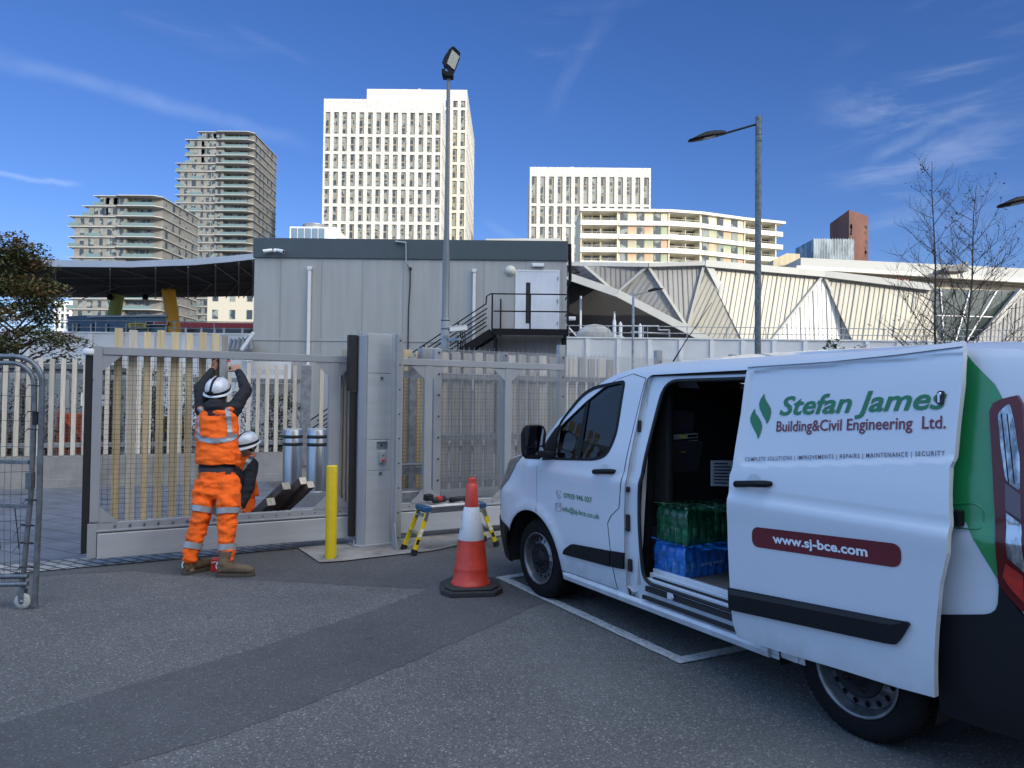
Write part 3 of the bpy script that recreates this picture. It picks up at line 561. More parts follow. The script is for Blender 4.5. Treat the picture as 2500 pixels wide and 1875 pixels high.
b = MB(); b.lathe([(.03, -.02), (.055, -.018), (.062, -.01), (.062, .01), (.055, .018), (.03, .02)], 24, T(.068, 0, .062) @ RX90 ); b.build('wheel', mat('castor_wheel', (.5, .5, .48), .5, var=.3, vscale=30), ca)
b = MB(); b.lathe([(.0, -.029), (.014, -.029), (.014, .029), (0, .029)], 12, T(.068, 0, .062) @ RX90); b.build('axle', M_BOLT, ca)
# ================================================================ lamp posts
def lamp_head(M, parent, L_=.62, w_=.26, up=True):
    b = MB(); top = []; n = 10
    prof = [(0, .035, .055), (.06, .06, .08), (.18, .10, .105), (.32, .125, .11), (.44, .125, .075), (.55, .11, .035), (.62, .06, .02)]
    vs = []; 
    for x, w2, h in prof:
        for k in range(9): a = math.pi*k/8; vs.append((x*L_/.62, w2*math.cos(a), h*math.sin(a)))
        vs.append((x*L_/.62, -w2*.9, -.022)); vs.append((x*L_/.62, w2*.9, -.022))
    m = 11; fs = [(i*m+k, i*m+(k+1) % m, (i+1)*m+(k+1) % m, (i+1)*m+k) for i in range(len(prof)-1) for k in range(m)]
    b.add(vs, fs, True, M); b.add(vs[:m], [tuple(range(m))], M=M); b.add(vs[-m:], [tuple(range(m))], M=M)
    h = b.build('lamp_head', M_BLKM, parent, world=True)
    g_ = MB(); g_.prism([(.28, -.075, -.0235), (.56, -.06, -.0235), (.56, .06, -.0235), (.28, .075, -.0235)], (0, 0, -.004), M); g_.build('lens', mat('lamp_lens', (.22, .22, .20), .25), h, world=True)
pole = G(1850, 981+112)
pb = P(1850, 900, 15.0); pb.z = 0
lp = thing('street_lamp', 'tall galvanised street lamp behind the van with dark head on a left arm', 'street lamp', pb, 0)
zt = P(1853, 285, 15.0).z
b = MB(); b.tube([(0, 0, 0), (0, 0, zt)], .066, 20); b.build('pole', mat('lamp_galv', (.20, .22, .22), .55, .5, var=.4, vscale=14, lo=.45, hi=.6), lp)
for z in (zt-.42, zt-.56): b = MB(); b.lathe([(.068, 0), (.068, .012)], 20, T(0, 0, z), caps=False); b.build('band', M_BLKM, lp)
a0 = P(1848, 303, 15.0)-pb; a1 = P(1772, 325, 14.85)-pb; 
b = MB(); b.tube([a0, a1], .023, 10); b.build('arm', M_BLKM, lp)
e = (P(1682, 343, 14.7)-pb-a1); Xv = e.normalized(); Yv = Vector((-.35, -.93, .12)); Yv = (Yv-Xv*Yv.dot(Xv)).normalized(); Zv = Xv.cross(Yv)
if Zv.z < 0: Yv = -Yv; Zv = -Zv
tilt = Matrix.Rotation(R(-14), 4, 'X')
lamp_head(TM[lp.name] @ T(*a1) @ Matrix((Xv, Yv, Zv)).transposed().to_4x4() @ tilt, lp, e.length)
# small distant lamp
pb2 = P(1545, 900, 32); pb2.z = 0
lp2 = thing('street_lamp', 'small distant street lamp in front of the folded metal roof', 'street lamp', pb2, 0)
z2 = P(1547, 715, 32).z
b = MB(); b.tube([(0, 0, 0), (0, 0, z2)], [.075, .055], 12); b.build('pole', M_GALV, lp2)
a1 = P(1582, 712, 31.9)-pb2; b = MB(); b.tube([(0, 0, z2-.12), a1], .025, 8); b.build('arm', M_GALV, lp2)
e = P(1618, 704, 31.8)-pb2-a1; lamp_head(T(*pb2) @ T(*a1) @ Rz(0) @ Matrix.Rotation(-math.atan2(e.z, e.x), 4, 'Y'), lp2, .72)
# lamp cut by the right edge
pb3 = P(2640, 900, 14.5); pb3.z = 0
lp3 = thing('street_lamp', 'black street lamp head reaching in from the right edge against the sky', 'street lamp', pb3, 0)
z3 = P(2640, 480, 14.5).z; b = MB(); b.tube([(0, 0, 0), (0, 0, z3)], .066, 16); b.build('pole', M_GALV, lp3)
a1 = P(2530, 485, 14.5)-pb3; b = MB(); b.tube([(0, 0, z3-.1), a1], .023, 8); b.build('arm', M_BLKM, lp3)
e = P(2437, 503, 14.5)-pb3-a1; lamp_head(T(*pb3) @ T(*a1) @ Rz(math.pi) @ Matrix.Rotation(-math.atan2(e.z, -e.x), 4, 'Y') @ Matrix.Rotation(R(10), 4, 'X'), lp3, e.length)
# central floodlight column
cb = P(1086, 900, 14.0); cb.z = 0
fl = thing('floodlight_column', 'tall stepped steel column with a black floodlight at its top', 'floodlight column', cb, 0)
zs = P(1080, 779, 14).z; zt = P(1090, 188, 14).z
b = MB(); b.tube([(0, 0, 0), (0, 0, zs)], .088, 20); b.build('base_tube', M_GATE, fl)
b = MB(); b.tube([(0, 0, zs+.001), (0, 0, zs+.03), (0, 0, P(1083, 640, 14).z), (0, 0, P(1084, 560, 14).z), (0, 0, zt)], [.088, .075, .074, .052, .038], 16); b.build('upper_tube', mat('pole_grey', (.20, .205, .21), .45, .3), fl)
for v in (784, 805): b = MB(); b.lathe([(.09, 0), (.092, .01), (.09, .02)], 20, T(0, 0, P(1080, v, 14).z), caps=False); b.build('band', M_BLKM, fl)
b = MB(); b.box(-.12, .10, -.1, .08, zt-.03, zt+.08); b.box(-.13, -.06, -.12, .0, zt, zt+.12); b.build('bracket', M_BLKM, fl, bevel=.01)
FH = T(*cb) @ T(0, -.02, zt+.13) @ Matrix.Rotation(R(24), 4, 'Y') @ Rz(R(48)) @ Matrix.Rotation(R(-6), 4, 'X') @ Matrix.Scale(.86, 4)
b = MB(); b.prism([(-.16, -.02, .0), (-.18, .0, .05), (-.18, .0, .44), (-.12, -.02, .56), (.12, -.02, .56), (.18, 0, .44), (.18, 0, .05), (.16, -.02, 0)], (0, .05, 0), FH)
b.prism([(-.15, .03, .02), (-.15, .16, .12), (-.15, .16, .3), (-.15, .03, .54)], (.30, 0, 0), FH); fh = b.build('flood_body', M_BLKM, fl, world=True, bevel=.01)
b = MB(); b.prism([(-.13, -.024, .1), (-.13, -.024, .46), (.13, -.024, .46), (.13, -.024, .1)], (0, .004, 0), FH); b.build('lens', mat('flood_lens', (.55, .55, .48), .3), fh, world=True)
b = MB(); b.bar((-.19, .02, .2), (-.07, .03, -.08), .03, .012); b.bar((.19, .02, .2), (.07, .03, -.08), .03, .012)
b2_ = MB(); b2_.add([FH @ v for v in b.v], b.f); b2_.build('yoke', M_BLKM, fl, world=True)
# cctv camera clamped to the column
cc = P(1118, 803, 13.7); cv = thing('cctv_camera', 'white cctv camera with hanging cables bracketed to the floodlight column', 'cctv camera', cc, 0)
def cctv(M, par, l, r):
    b = MB(); b.box(-l/2, l/2, -r, r, -r*.75, r*.75, M); b.build('housing', M_PLAST, par, world=True, bevel=.012)
    b = MB(); b.box(-l/2-.04, l/2-.03, -r*1.15, r*1.15, r*.8, r*.95, M); b.build('sun_shield', M_PLAST, par, world=True, bevel=.003)
    b = MB(); b.lathe([(r*.6, 0), (r*.6, .006), (0, .006)], 16, M @ T(-l/2, 0, 0) @ Matrix.Rotation(R(-90), 4, 'Y')); b.build('lens', M_BLACK, par, world=True)
cctv(T(*cc) @ Rz(R(15)) @ Matrix.Rotation(R(-8), 4, 'Y'), cv, .36, .065)
b = MB(); b.tube([(0, 0, -.06), (0, 0, -.13)], .025, 10); b.bar((-.28, .2, -.22), (.06, 0, -.20), .05, .05); b.box(-.32, -.22, .12, .3, -.42, -.12); b.build('bracket', M_GALV, cv, bevel=.003)
for x in (.05, .09, .13): b = MB(); b.tube([(x, 0, -.05), (x+.02, .02, -.25), (x-.03, .05, -.42), (x-.12, .1, -.5), (x-.25, .22, -.38), (x-.3, .28, -.6)], .012, 6); b.build('cable', M_BLACK, cv)
# ================================================================ portable cabin
CY = 23.0
cabp = P(618, 800, CY); cabp.z = 0
cab = thing('portable_cabin', 'two storey grey steel portable cabin with dark fascia and white upper door', 'cabin', cabp, 0)
def CX(u, v=700): return P(u, v, CY).x-cabp.x
def CZ(u, v): return P(u, v, CY).z
XR = CX(1384); ZT = CZ(1000, 585); ZF = CZ(1000, 633); ZM = CZ(1000, 833)
M_CAB = mat('cabin_grey', (.37, .37, .355), .6, var=.15, vscale=1.3, stretch=(3, 3, .22), det=9, bump=.03, bscale=5)
M_FAS = mat('cabin_fascia', (.055, .075, .085), .5, var=.12, vscale=1.5, stretch=(1, 1, .3))
b = MB(); b.box(0, XR, 0, 3.2, ZM+.02, ZF+.02); b.build('upper_wall', M_CAB, cab, bevel=.015)
b = MB(); b.box(.0, XR, .0, 3.2, .15, ZM-.02); b.build('lower_wall', M_CAB, cab, bevel=.015)
b = MB(); b.box(-.03, XR+.03, -.05, 3.25, ZF, ZT); b.build('fascia', M_FAS, cab, bevel=.01)
b = MB()
for u in (685, 785, 885, 984, 1181, 1283, 1372): b.box(CX(u)-.02, CX(u)+.02, -.006, .0, ZM+.05, ZF); b.box(CX(u)-.02, CX(u)+.02, -.006, .0, .2, ZM-.05)
b.build('panel_joint', mat('cabin_joint', (.27, .275, .27), .5), cab)
b = MB(); b.box(-.01, XR+.01, -.02, -.0005, ZM-.03, ZM+.03); b.build('storey_trim', M_CAB, cab, bevel=.004)
for u, vt in ((757, 655), (1158, 661)):
    b = MB(); z1 = CZ(u, vt); b.box(CX(u)-.05, CX(u)+.05, -.12, -.03, 2.0, z1); b.box(CX(u)-.07, CX(u)+.07, -.14, -.02, z1-.08, z1+.04); b.build('drain_pipe', M_WHITE, cab, bevel=.015)
b = MB(); dx0, dx1 = CX(1262), CX(1362); dz0, dz1 = CZ(1300, 808), CZ(1300, 663); fr = .05
b.box(dx0-fr, dx0, -.03, .0, dz0, dz1+fr); b.box(dx1, dx1+fr, -.03, 0, dz0, dz1+fr); b.box(dx0, dx1, -.03, 0, dz1, dz1+fr); b.build('door_frame', M_WHITE, cab)
b = MB(); b.box(dx0, dx1, -.022, -.002, dz0, dz1); do = b.build('door', mat('door_white', (.70, .72, .76), .45, var=.2, vscale=1.5, stretch=(1, 1, .4), det=8), cab)
b = MB(); b.box(CX(1284), CX(1295), -.027, -.0235, CZ(1290, 790), CZ(1290, 690)); b.build('door_window', M_BLACK, do)
b = MB(); b.box(CX(1306), CX(1318), -.027, -.0235, CZ(1310, 712), CZ(1310, 695)); b.build('notice', M_WHITE, do)
b = MB(); [b.box(dx1-.03, dx1+.02, -.04, -.025, dz0+z, dz0+z+.12) for z in (.2, .95, 1.7)]; b.build('hinge', M_GALV, do)
o = thing('bulkhead_light', 'round cream bulkhead light on the cabin wall left of the door', 'light', (cabp.x+CX(1246), CY-.004, CZ(1246, 661)))
b = MB(); b.lathe([(0, .10), (.10, .09), (.15, .05), (.165, 0)], 24, RX90, caps=False); b.build('dome', mat('cream_plastic', (.62, .60, .48), .4), o)
b = MB(); b.lathe([(.165, .0), (.172, .0), (.172, .03), (.165, .03)], 24, RX90); b.build('rim', M_WHITE, o)
o = thing('door_light', 'small white strip light above the upper cabin door', 'light', (cabp.x+CX(1313), CY-.004, CZ(1313, 648)))
b = MB(); b.box(-.2, .2, -.08, 0, -.06, .06); b.build('case', M_WHITE, o, bevel=.015)
b = MB(); b.box(-.17, .17, -.085, -.0805, -.035, .02); b.build('diffuser', M_PLAST, o)
o = thing('cctv_camera', 'pair of white cctv cameras in a v on the dark cabin fascia', 'cctv camera', (cabp.x+CX(672), CY-.054, CZ(672, 613)))
for sg in (-1, 1):
    M = TM[o.name] @ T(sg*.13, -.15, -.02) @ Rz(R(90-sg*-50 if sg > 0 else 90-50)) ; M = TM[o.name] @ T(sg*.2, -.13, -.03) @ Rz(R(150 if sg > 0 else 30)) @ Matrix.Rotation(R(-14), 4, 'Y')
    b = MB(); b.tube([M @ Vector((-.17, 0, 0)), M @ Vector((.13, 0, 0))], .06, 14); c1 = b.build('camera_body', M_PLAST, o, world=True)
    e_ = M @ Vector((-.171, 0, 0)); b = MB(); b.tube([e_, M @ Vector((-.178, 0, 0))], .045, 12); b.build('lens', M_BLACK, c1, world=True)
b = MB(); b.lathe([(.07, 0), (.07, .04), (0, .05)], 16, RX90); b.build('mount', M_PLAST, o)
o = thing('vent_pipe', 'thin bent metal mast with cable on the cabin front under the roof', 'mast', (cabp.x+CX(992), CY, 0))
b = MB(); z1 = CZ(992, 592); b.tube([(CX(966)-CX(992), -.12, z1+.0), (CX(990)-CX(992), -.12, z1-.04)], .035, 10); b.tube([(-.02, -.12, z1), (0, -.12, CZ(992, 640)), (.06, -.1, CZ(995, 651)), (.1, -.02, CZ(998, 655))], .022, 10); b.build('mast', M_GALV, o)
b = MB(); z0 = CZ(1002, 656); b.lathe([(.05, 0), (.05, .05), (0, .06)], 12, T(.13, -.01, z0) @ RX90); b.tube([(.13, -.04, z0), (.13, -.04, z0-.6), (.09, -.04, z0-1.4), (.09, -.04, z0-2.8), (.1, -.04, z0-4.2)], .02, 8); b.build('cable', M_BLACK, o)
b = MB(); q = MB()
for i in range(5): q.tube([(XR+.05, 1.0+.0, ZT-.1-i*.5), (XR+.06, 1.0, ZT-.5-i*.5)], .05, 8)
q.tube([(XR+.1, .2, ZT-.05), (XR+.12, .2, ZF-.6), (XR+.02, .2, ZF-.8)], .06, 10); q.build('gutter_pipe', M_BLKM, cab)
b = MB(); z0 = ZF-.6; b.box(XR+.02, XR+.3, -.1, .1, z0-1.4, z0-1.28); b.build('side_flood', M_PLAST, cab, bevel=.02)
# staircase in front of the cabin
st = thing('steel_staircase', 'black steel staircase and landing with railings in front of the cabin door', 'staircase', (cabp.x, CY, 0))
lx0, lx1 = CX(1205), CX(1380); lz = CZ(1290, 812); ly0 = -1.25
b = MB(); b.box(lx0, lx1, ly0, -.05, lz-.04, lz); b.box(lx0, lx1, ly0, ly0+.06, lz-.2, lz-.041); b.box(lx0, lx0+.06, ly0+.061, -.05, lz-.2, lz-.041); b.box(lx1-.06, lx1, ly0+.061, -.05, lz-.2, lz-.041); b.build('landing', M_BLKM, st)
b = MB()
for x in (lx0+.05, lx1-.12): b.box(x, x+.09, ly0+.08, ly0+.17, 0, lz-.2); b.box(x, x+.09, -.25, -.16, 0, lz-.2)
b.build('support_post', M_BLKM, st)
def rail(pts, r=.022): b = MB(); b.tube(pts, r, 8); return b.build('handrail', M_BLKM, st)
rail([(lx1, ly0, lz+1.1), (lx0-.05, ly0, lz+1.1), (lx0-.18, ly0, lz+1.02), (lx0-.2, ly0, lz+.75)])
for y in (ly0,): rail([(lx0+.05, y, lz+.55), (lx1, y, lz+.55)])
rail([(lx1, ly0, lz+1.1), (lx1, -.1, lz+1.1)]); rail([(lx1, ly0, lz+.55), (lx1, -.1, lz+.55)])
for x, y in ((lx0, ly0), (lx1, ly0), ((lx0+lx1)/2, ly0), (lx0+.25, ly0+1.1)): b = MB(); b.box(x-.025, x+.025, y-.025, y+.025, lz-.15, lz+1.1); b.build('post', M_BLKM, st)
rise = .19; run = .295; n = int(lz/rise)
for i in range(n):
    x = lx0-run*(i+1); z = lz-rise*(i+1); b = MB(); b.box(x, x+run-.01, ly0+.08, ly0+1.05, z-.03, z); b.build('tread', M_BLKM, st)
xe = lx0-run*n; sl_ = lz/(run*n)
for y in (ly0+.03, ly0+1.08): b = MB(); b.bar((lx0, y, lz-.12), (xe, y, .0), .04, .26); b.build('stringer', M_BLKM, st)
for y in (ly0+.03, ly0+1.08):
    for h in (.35, .62, .92): rail([(lx0-.2, y, lz+h-.14), (xe+.1, y, h)], .02)
    for k in range(1, 6): t = k/5.5; x = lerp(lx0, xe, t); z = lz*(1-t); b = MB(); b.box(x-.02, x+.02, y-.02, y+.02, z, z+.9); b.build('post', M_BLKM, st)
# ================================================================ raised deck with white parapet, rails
def px_poly(pts, y, th, m, name, parent=None, bevel=0):      # outline measured in the photo, put at distance y (single or per point), thickness th behind
    ys = y if isinstance(y, (list, tuple)) else [y]*len(pts); q = [P(u, v, yy) for (u, v), yy in zip(pts, ys)]
    b = MB(); b.prism(q, (0, th, 0)); return b.build(name, m, parent, world=True, bevel=bevel)
PY = 33.0
pz = P(1700, 829, PY).z; x0 = P(-80, 823, PY).x; x1 = P(2620, 833, PY).x
pw = thing('parapet_wall', 'long white panelled parapet wall of the raised station deck', 'wall', (0, PY, 0))
b = MB(); b.box(x0, x1, 0, .12, 0, pz); b.build('panel', mat('white_panel', (.62, .63, .64), .5, var=.12, vscale=.8), pw)
k = 0; x = x0; q = MB()
while x < x1: q.box(x-.10, x+.10, -.09, -.001, 0, pz-.03); x += 1.49
q.box(x0, x1, -.05, .16, pz+.001, pz+.07); q.build('panel_post', M_WHITE, pw)
q = MB()
for z in (.30, .62): q.tube([(x0, .1, pz+z), (x1, .1, pz+z)], .022, 6)
x = x0+.4
while x < x1: q.tube([(x, .1, pz), (x, .1, pz+.62)], .02, 6); x += 1.9
q.build('guard_rail', M_GALV, pw)
b = MB(); b.box(x0, x1, PY+.13, 62, pz-.9, pz-.6); struct(b.build('station_deck', M_CONC))
# railing stack near the dark opening
b = MB()
for a, c in (((1500, 796), (1608, 796)), ((1608, 796), (1608, 806)), ((1608, 806), (1634, 806)), ((1634, 806), (1634, 828)), ((1500, 796), (1500, 828)), ((1570, 796), (1570, 828)), ((1540, 810), (1634, 815))):
    b.tube([P(*a, 35), P(*c, 35)], .045, 6)
tag(b.build('stair_railing', M_GALV), 'stepped tubular stair railing on the deck before the dark opening', 'railing')
for u, v0 in ((1500, 777), (1515, 785), (1563, 790)):
    a = P(u, 828, 34.5); c = P(u, v0, 34.5); b = MB(); b.tube([a, lerp(a, c, .85), c], [.09, .09, .02], 8); o = b.build('white_marker_post', M_WHITE); tag(o, {1500: 'tallest white marker post at the stair railing on the deck', 1515: 'second white marker post at the stair railing on the deck', 1563: 'thin white marker post in the middle of the stair railing'}[u], 'marker post', 'white marker posts on the deck')
b = MB(); c = P(1452, 815, 36); b.sphere((c.x, c.y, c.z-.2), 1.0, 14, (1, .6, .72)); b.sphere((c.x+1.1, c.y, c.z-.45), .7, 12, (1, .6, .6)); o = b.build('sheeted_pile', mat('grey_sheet', (.38, .37, .34), .8, var=.3, vscale=2)); tag(o, 'pile under a grey sheet on the deck right of the cabin', 'pile')
# ================================================================ folded metal building
FY = 58
def Q(x, y, d): return P(1350+x*.52, 450+y*.52, 58+(d-58)*.42)
V = dict(A=Q(60, 378, 64), A2=Q(150, 385, 61), B=Q(445, 386, 58), C=Q(708, 376, 57), D=Q(1264, 425, 59.5), E=Q(1768, 488, 58), a0=Q(60, 415, 64), a1=Q(278, 496, 60), a=Q(312, 503, 60.5), b=Q(630, 676, 57.5), b2=Q(745, 740, 57), c=Q(895, 745, 59.5), d=Q(1012, 745, 56.5), e=Q(1412, 745, 60), f=Q(1575, 745, 57), g=Q(2185, 503, 59), h=Q(1975, 745, 59), i=Q(2420, 500, 62), j=Q(2420, 745, 62))
fb_ = thing('folded_metal_building', 'low building with folded triangular facets of ribbed pale metal cladding', 'building', (0, FY, 0))
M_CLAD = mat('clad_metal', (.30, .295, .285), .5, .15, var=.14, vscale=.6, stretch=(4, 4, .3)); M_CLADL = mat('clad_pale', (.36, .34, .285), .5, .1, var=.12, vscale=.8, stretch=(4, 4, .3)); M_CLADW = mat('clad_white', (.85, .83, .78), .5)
M_RIB = mat('clad_rib', (.20, .20, .19), .5)
def facet(keys, m, rdir, sp=.95, name='facet', n=6):
    pts = [V[k] for k in keys]
    if len(pts) == 4:      # keep each facet flat: slide its last corner along its own sight line
        n0 = (pts[1]-pts[0]).cross(pts[2]-pts[0]); d0 = pts[3]-Vector((0, 0, EYE)); pts[3] = Vector((0, 0, EYE))+d0*((pts[0]-Vector((0, 0, EYE))).dot(n0)/d0.dot(n0))
    nr = (pts[1]-pts[0]).cross(pts[2]-pts[0]).normalized()
    if nr.y > 0: nr = -nr
    b = MB(); b.prism([p for p in pts], -nr*.12); o = b.build(name, m, fb_, world=True)
    d = rdir-nr*rdir.dot(nr); d.normalize(); s = d.cross(nr).normalized(); c = [(p-pts[0]).dot(s) for p in pts]; r = MB(); x = min(c)+sp*.4; k = 0
    while x < max(c):
        hits = []
        for (p, cp), (q_, cq) in zip(zip(pts, c), zip(pts[1:]+pts[:1], c[1:]+c[:1])):
            if (cp-x)*(cq-x) < 0: hits.append(lerp(p, q_, (x-cp)/(cq-cp)))
        if len(hits) == 2 and (hits[0]-hits[1]).length > .5:
            big = k % 1 == 0; r.bar(hits[0]+nr*.05, hits[1]+nr*.05, .075 if k % 3 == 0 else .03, .09 if k % 3 == 0 else .035, nr)
        x += sp/3; k += 1
    if r.v: r.build('standing_seam', M_RIB, o, world=True)
    return o
up = Vector((0, 0, 1))
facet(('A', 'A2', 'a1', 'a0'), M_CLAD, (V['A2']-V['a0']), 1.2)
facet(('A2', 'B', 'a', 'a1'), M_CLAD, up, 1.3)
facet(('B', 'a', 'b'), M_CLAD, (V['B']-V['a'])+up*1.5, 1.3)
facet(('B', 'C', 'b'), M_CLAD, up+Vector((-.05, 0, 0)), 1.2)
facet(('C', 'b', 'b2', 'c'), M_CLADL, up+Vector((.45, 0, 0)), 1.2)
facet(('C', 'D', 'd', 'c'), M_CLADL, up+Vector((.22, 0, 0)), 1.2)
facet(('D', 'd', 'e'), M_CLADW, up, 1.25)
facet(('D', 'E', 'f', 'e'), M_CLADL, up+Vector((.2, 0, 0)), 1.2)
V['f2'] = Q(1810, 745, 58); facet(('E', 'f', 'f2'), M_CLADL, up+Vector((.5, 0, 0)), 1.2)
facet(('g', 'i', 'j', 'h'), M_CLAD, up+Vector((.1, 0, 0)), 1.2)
def beam(pts, w, m, name, off=(0, -.35, 0)):
    b = MB(); off = Vector(off)
    for p, q_ in zip(pts, pts[1:]): b.bar(p+off, q_+off, .4, w, (0, 0, 1))
    return b.build(name, m, fb_, world=True)
M_TRIM = mat('clad_trim', (.36, .36, .34), .5, var=.1, vscale=1)
beam([Q(60, 432, 62), Q(300, 515, 59), Q(740, 745, 56)], .62, M_TRIM, 'eaves_beam')
beam([V['A'], Q(445, 383, 58), V['C']], .35, M_TRIM, 'ridge_trim'); beam([V['C'], V['D'], V['E']], .55, M_TRIM, 'ridge_trim')
beam([Q(722, 385, 57.5), Q(905, 745, 59)], .55, M_TRIM, 'fold_trim')
for p, q_ in (('B', 'a'), ('B', 'b'), ('A2', 'a1'), ('C', 'b'), ('D', 'd'), ('D', 'e')): beam([V[p], V[q_]], .22, M_TRIM, 'fold_trim', (0, -.12, 0))
beam([V['g'], V['h']], .5, M_CLAD, 'fold_trim')
b = MB(); b.prism([V['E'], V['g'], V['h'], V['f2']], (0, .1, 0)); gl_ = b.build('glazing', mat('dark_glazing', (.04, .055, .05), .15), fb_, world=True)
b = MB()
for t in (.12, .45, .75): b.bar(lerp(V['E'], V['g'], t)-Vector((0, .08, 0)), lerp(V['f2'], V['h'], t)-Vector((0, .08, 0)), .1, .1)
b.bar(lerp(V['E'], V['f2'], .5)-Vector((0, .1, 0)), lerp(V['g'], V['h'], .5)-Vector((0, .1, 0)), .08, .08); b.build('mullion', M_WHITE, gl_, world=True)
# dark interior behind the arch: back wall and roof
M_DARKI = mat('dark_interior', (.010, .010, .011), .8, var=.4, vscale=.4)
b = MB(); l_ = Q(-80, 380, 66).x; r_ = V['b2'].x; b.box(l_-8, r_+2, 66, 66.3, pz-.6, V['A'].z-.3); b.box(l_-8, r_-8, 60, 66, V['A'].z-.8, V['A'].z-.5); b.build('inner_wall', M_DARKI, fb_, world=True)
b = MB()
for x, t in ((l_+1, .8), (l_+4, .7), (l_+7, .55)): b.tube([(x, 61, pz-.5), (x, 61, lerp(pz, V['A'].z, t))], .12, 8)
b.bar((l_-1, 61, V['A'].z-1.2), (l_+6, 61, pz+.2), .12, .12); b.build('inner_column', M_GALV, fb_, world=True)
# ================================================================ long building right, behind
lb = thing('long_building', 'long pale flat roofed building with overhanging eaves behind the folded metal roof', 'building', (0, 76, 0))
L0, L1 = 74, 78
def band(pts, dz, th, m, nm): return px_poly(pts, [L0+dz, L1+dz, L1+dz, L0+dz], th, m, nm, lb)
band([(1955, 629), (2620, 661), (2620, 690), (1955, 650)], 2, 8, mat('roof_grey', (.32, .32, .305), .6), 'upper_storey')
band([(1945, 648), (2620, 686), (2620, 697), (1945, 656)], -1, 10, mat('eaves_pale', (.48, .46, .41), .5), 'eaves')
band([(1990, 657), (2620, 697), (2620, 704), (1990, 663)], -.2, 6, mat('eaves_soffit', (.22, .19, .15), .6), 'eaves_soffit')
band([(1990, 663), (2620, 704), (2620, 760), (1990, 760)], 1, 4, mat('panel_cream', (.48, .42, .29), .6, col2=(.40, .38, .32), vscale=.5, stretch=(3, 1, .1)), 'wall_panel')
q = MB(); 
for i in range(5): c = P(2186+i*7, 684+i*.6, 74.2); q.prism([(c.x-.16, c.y, c.z-.2), (c.x+.16, c.y, c.z-.2), (c.x+.16, c.y, c.z+.25)], (0, .05, 0))
q.build('red_emblem', M_REDP, lb, world=True)
px_poly([(2305, 655), (2364, 638), (2364, 662), (2305, 662)], 72.5, 2, mat('slate_dark', (.12, .12, .125), .6), 'plant_screen', lb)
b = px_poly([(1888, 634), (1921, 618), (1953, 620), (1953, 646), (1888, 650)], 80, 6, mat('tan_cladding', (.46, .38, .24), .6, var=.3, vscale=.8, stretch=(3, 1, .2))  , 'plant_housing'); tag(b, 'small tan clad plant housing between the apartment block and the brick tower', 'plant housing')
px_poly([(1186, 583), (1366, 581), (1374, 590), (1374, 600), (1186, 600)], 60, 5, M_TRIM, 'roof_canopy').__setitem__('label', 'pale flat roof edge showing just above the cabin fascia'); bpy.data.objects['roof_canopy']['category'] = 'roof'
# ================================================================ towers
GLS = mat('tower_glass', (.035, .045, .05), .12, col2=(.20, .22, .20), vscale=.45, lo=.50, hi=.56, det=1)
def addwins(parent, boxes, m, name='window', lim=100):
    for i, bx in enumerate(boxes[:lim]):
        b = MB(); b.box(*bx); b.build(name, m, parent, fix=False)
    if len(boxes) > lim:
        b = MB(); [b.box(*bx) for bx in boxes[lim:]]; tag(b.build(name, m, parent, fix=False), kind='stuff')
M_TW = brickmat('tower_white', (.53, .515, .465), (.50, .485, .435), (.36, .345, .31), 1.37, 2.42, 0, .05, .7, 0, .1); _m = [n for n in M_TW.node_tree.nodes if n.type == 'MAPPING'][0]; _m.inputs['Rotation'].default_value = (R(90), 0, 0)
M_TB = mat('tower_reveal', (.24, .21, .16), .7)
def white_tower(name, label, xl, xr, yf, yb, zt, bays, groups, fh, top, sidebays=0, zlow=0):
    t = thing(name, label, 'tower', ((xl+xr)/2, (yf+yb)/2, 0), 0); cx, cy = (xl+xr)/2, (yf+yb)/2; X0, X1, Y0, Y1 = xl-cx, xr-cx, yf-cy, yb-cy
    b = MB(); b.box(X0+.5, X1-.5, Y0+.5, Y1-.5, 0, zt-.6); b.build('core', M_TB, t, fix=False)
    wl = MB(); wins = []
    def face(M, w, nb):
        bw = w/nb; e = .9*.5; pw_ = bw*.43
        wl.box(0, w, 0, .5, zt-top, zt, M)
        z = zt-top
        for g_ in groups:
            z0 = z-g_*fh; sp = .95
            for k in range(nb):
                a = k*bw; x = a+(bw-pw_)*.5+pw_*.0
                sx = a+pw_*.5; ex = a+bw-pw_*.5
                for f in range(g_):
                    zz = z-(f+1)*fh
                    wins.append((M, sx, sx+(ex-sx)*.60, .42, .495, zz+.35, zz+fh-.15))
            wl.box(0, w, 0, .5, z0-sp, z0, M); 
            for k in range(nb+1):
                c = k*bw; wl.box(max(0, c-pw_/2), min(w, c+pw_/2), .0, .5, z0, z, M)
            z = z0-sp
    face(T(X0, Y0, 0), X1-X0, bays)
    nfront = len(wins)
    if sidebays: face(T(X1, Y0+.51, 0) @ Rz(R(90)), Y1-Y0-.51, sidebays)
    wl.box(X0+.01, X0+.5, Y0+.51, Y1, 0, zt); wl.box(X0+.51, X1-.51, Y1-.5, Y1, 0, zt); wl.build('wall', M_TW, t, fix=False)
    wl2 = MB(); wl2.box(X0+.3, X1-.3, Y0+.3, Y1-.3, zt-.61, zt-.3); wl2.build('roof', M_TW, t)
    bb = []
    for M, a, c, d, e, z0, z1 in wins:
        p = M @ Vector((a, d, z0)); q_ = M @ Vector((c, e, z1)); bb.append((min(p.x, q_.x), max(p.x, q_.x), min(p.y, q_.y), max(p.y, q_.y), z0, z1))
    addwins(t, bb, GLS)
    return t
y1 = 225; xl, xr = P(785, 600, y1).x, P(1076, 600, y1).x; zt = P(1000, 243, y1).z
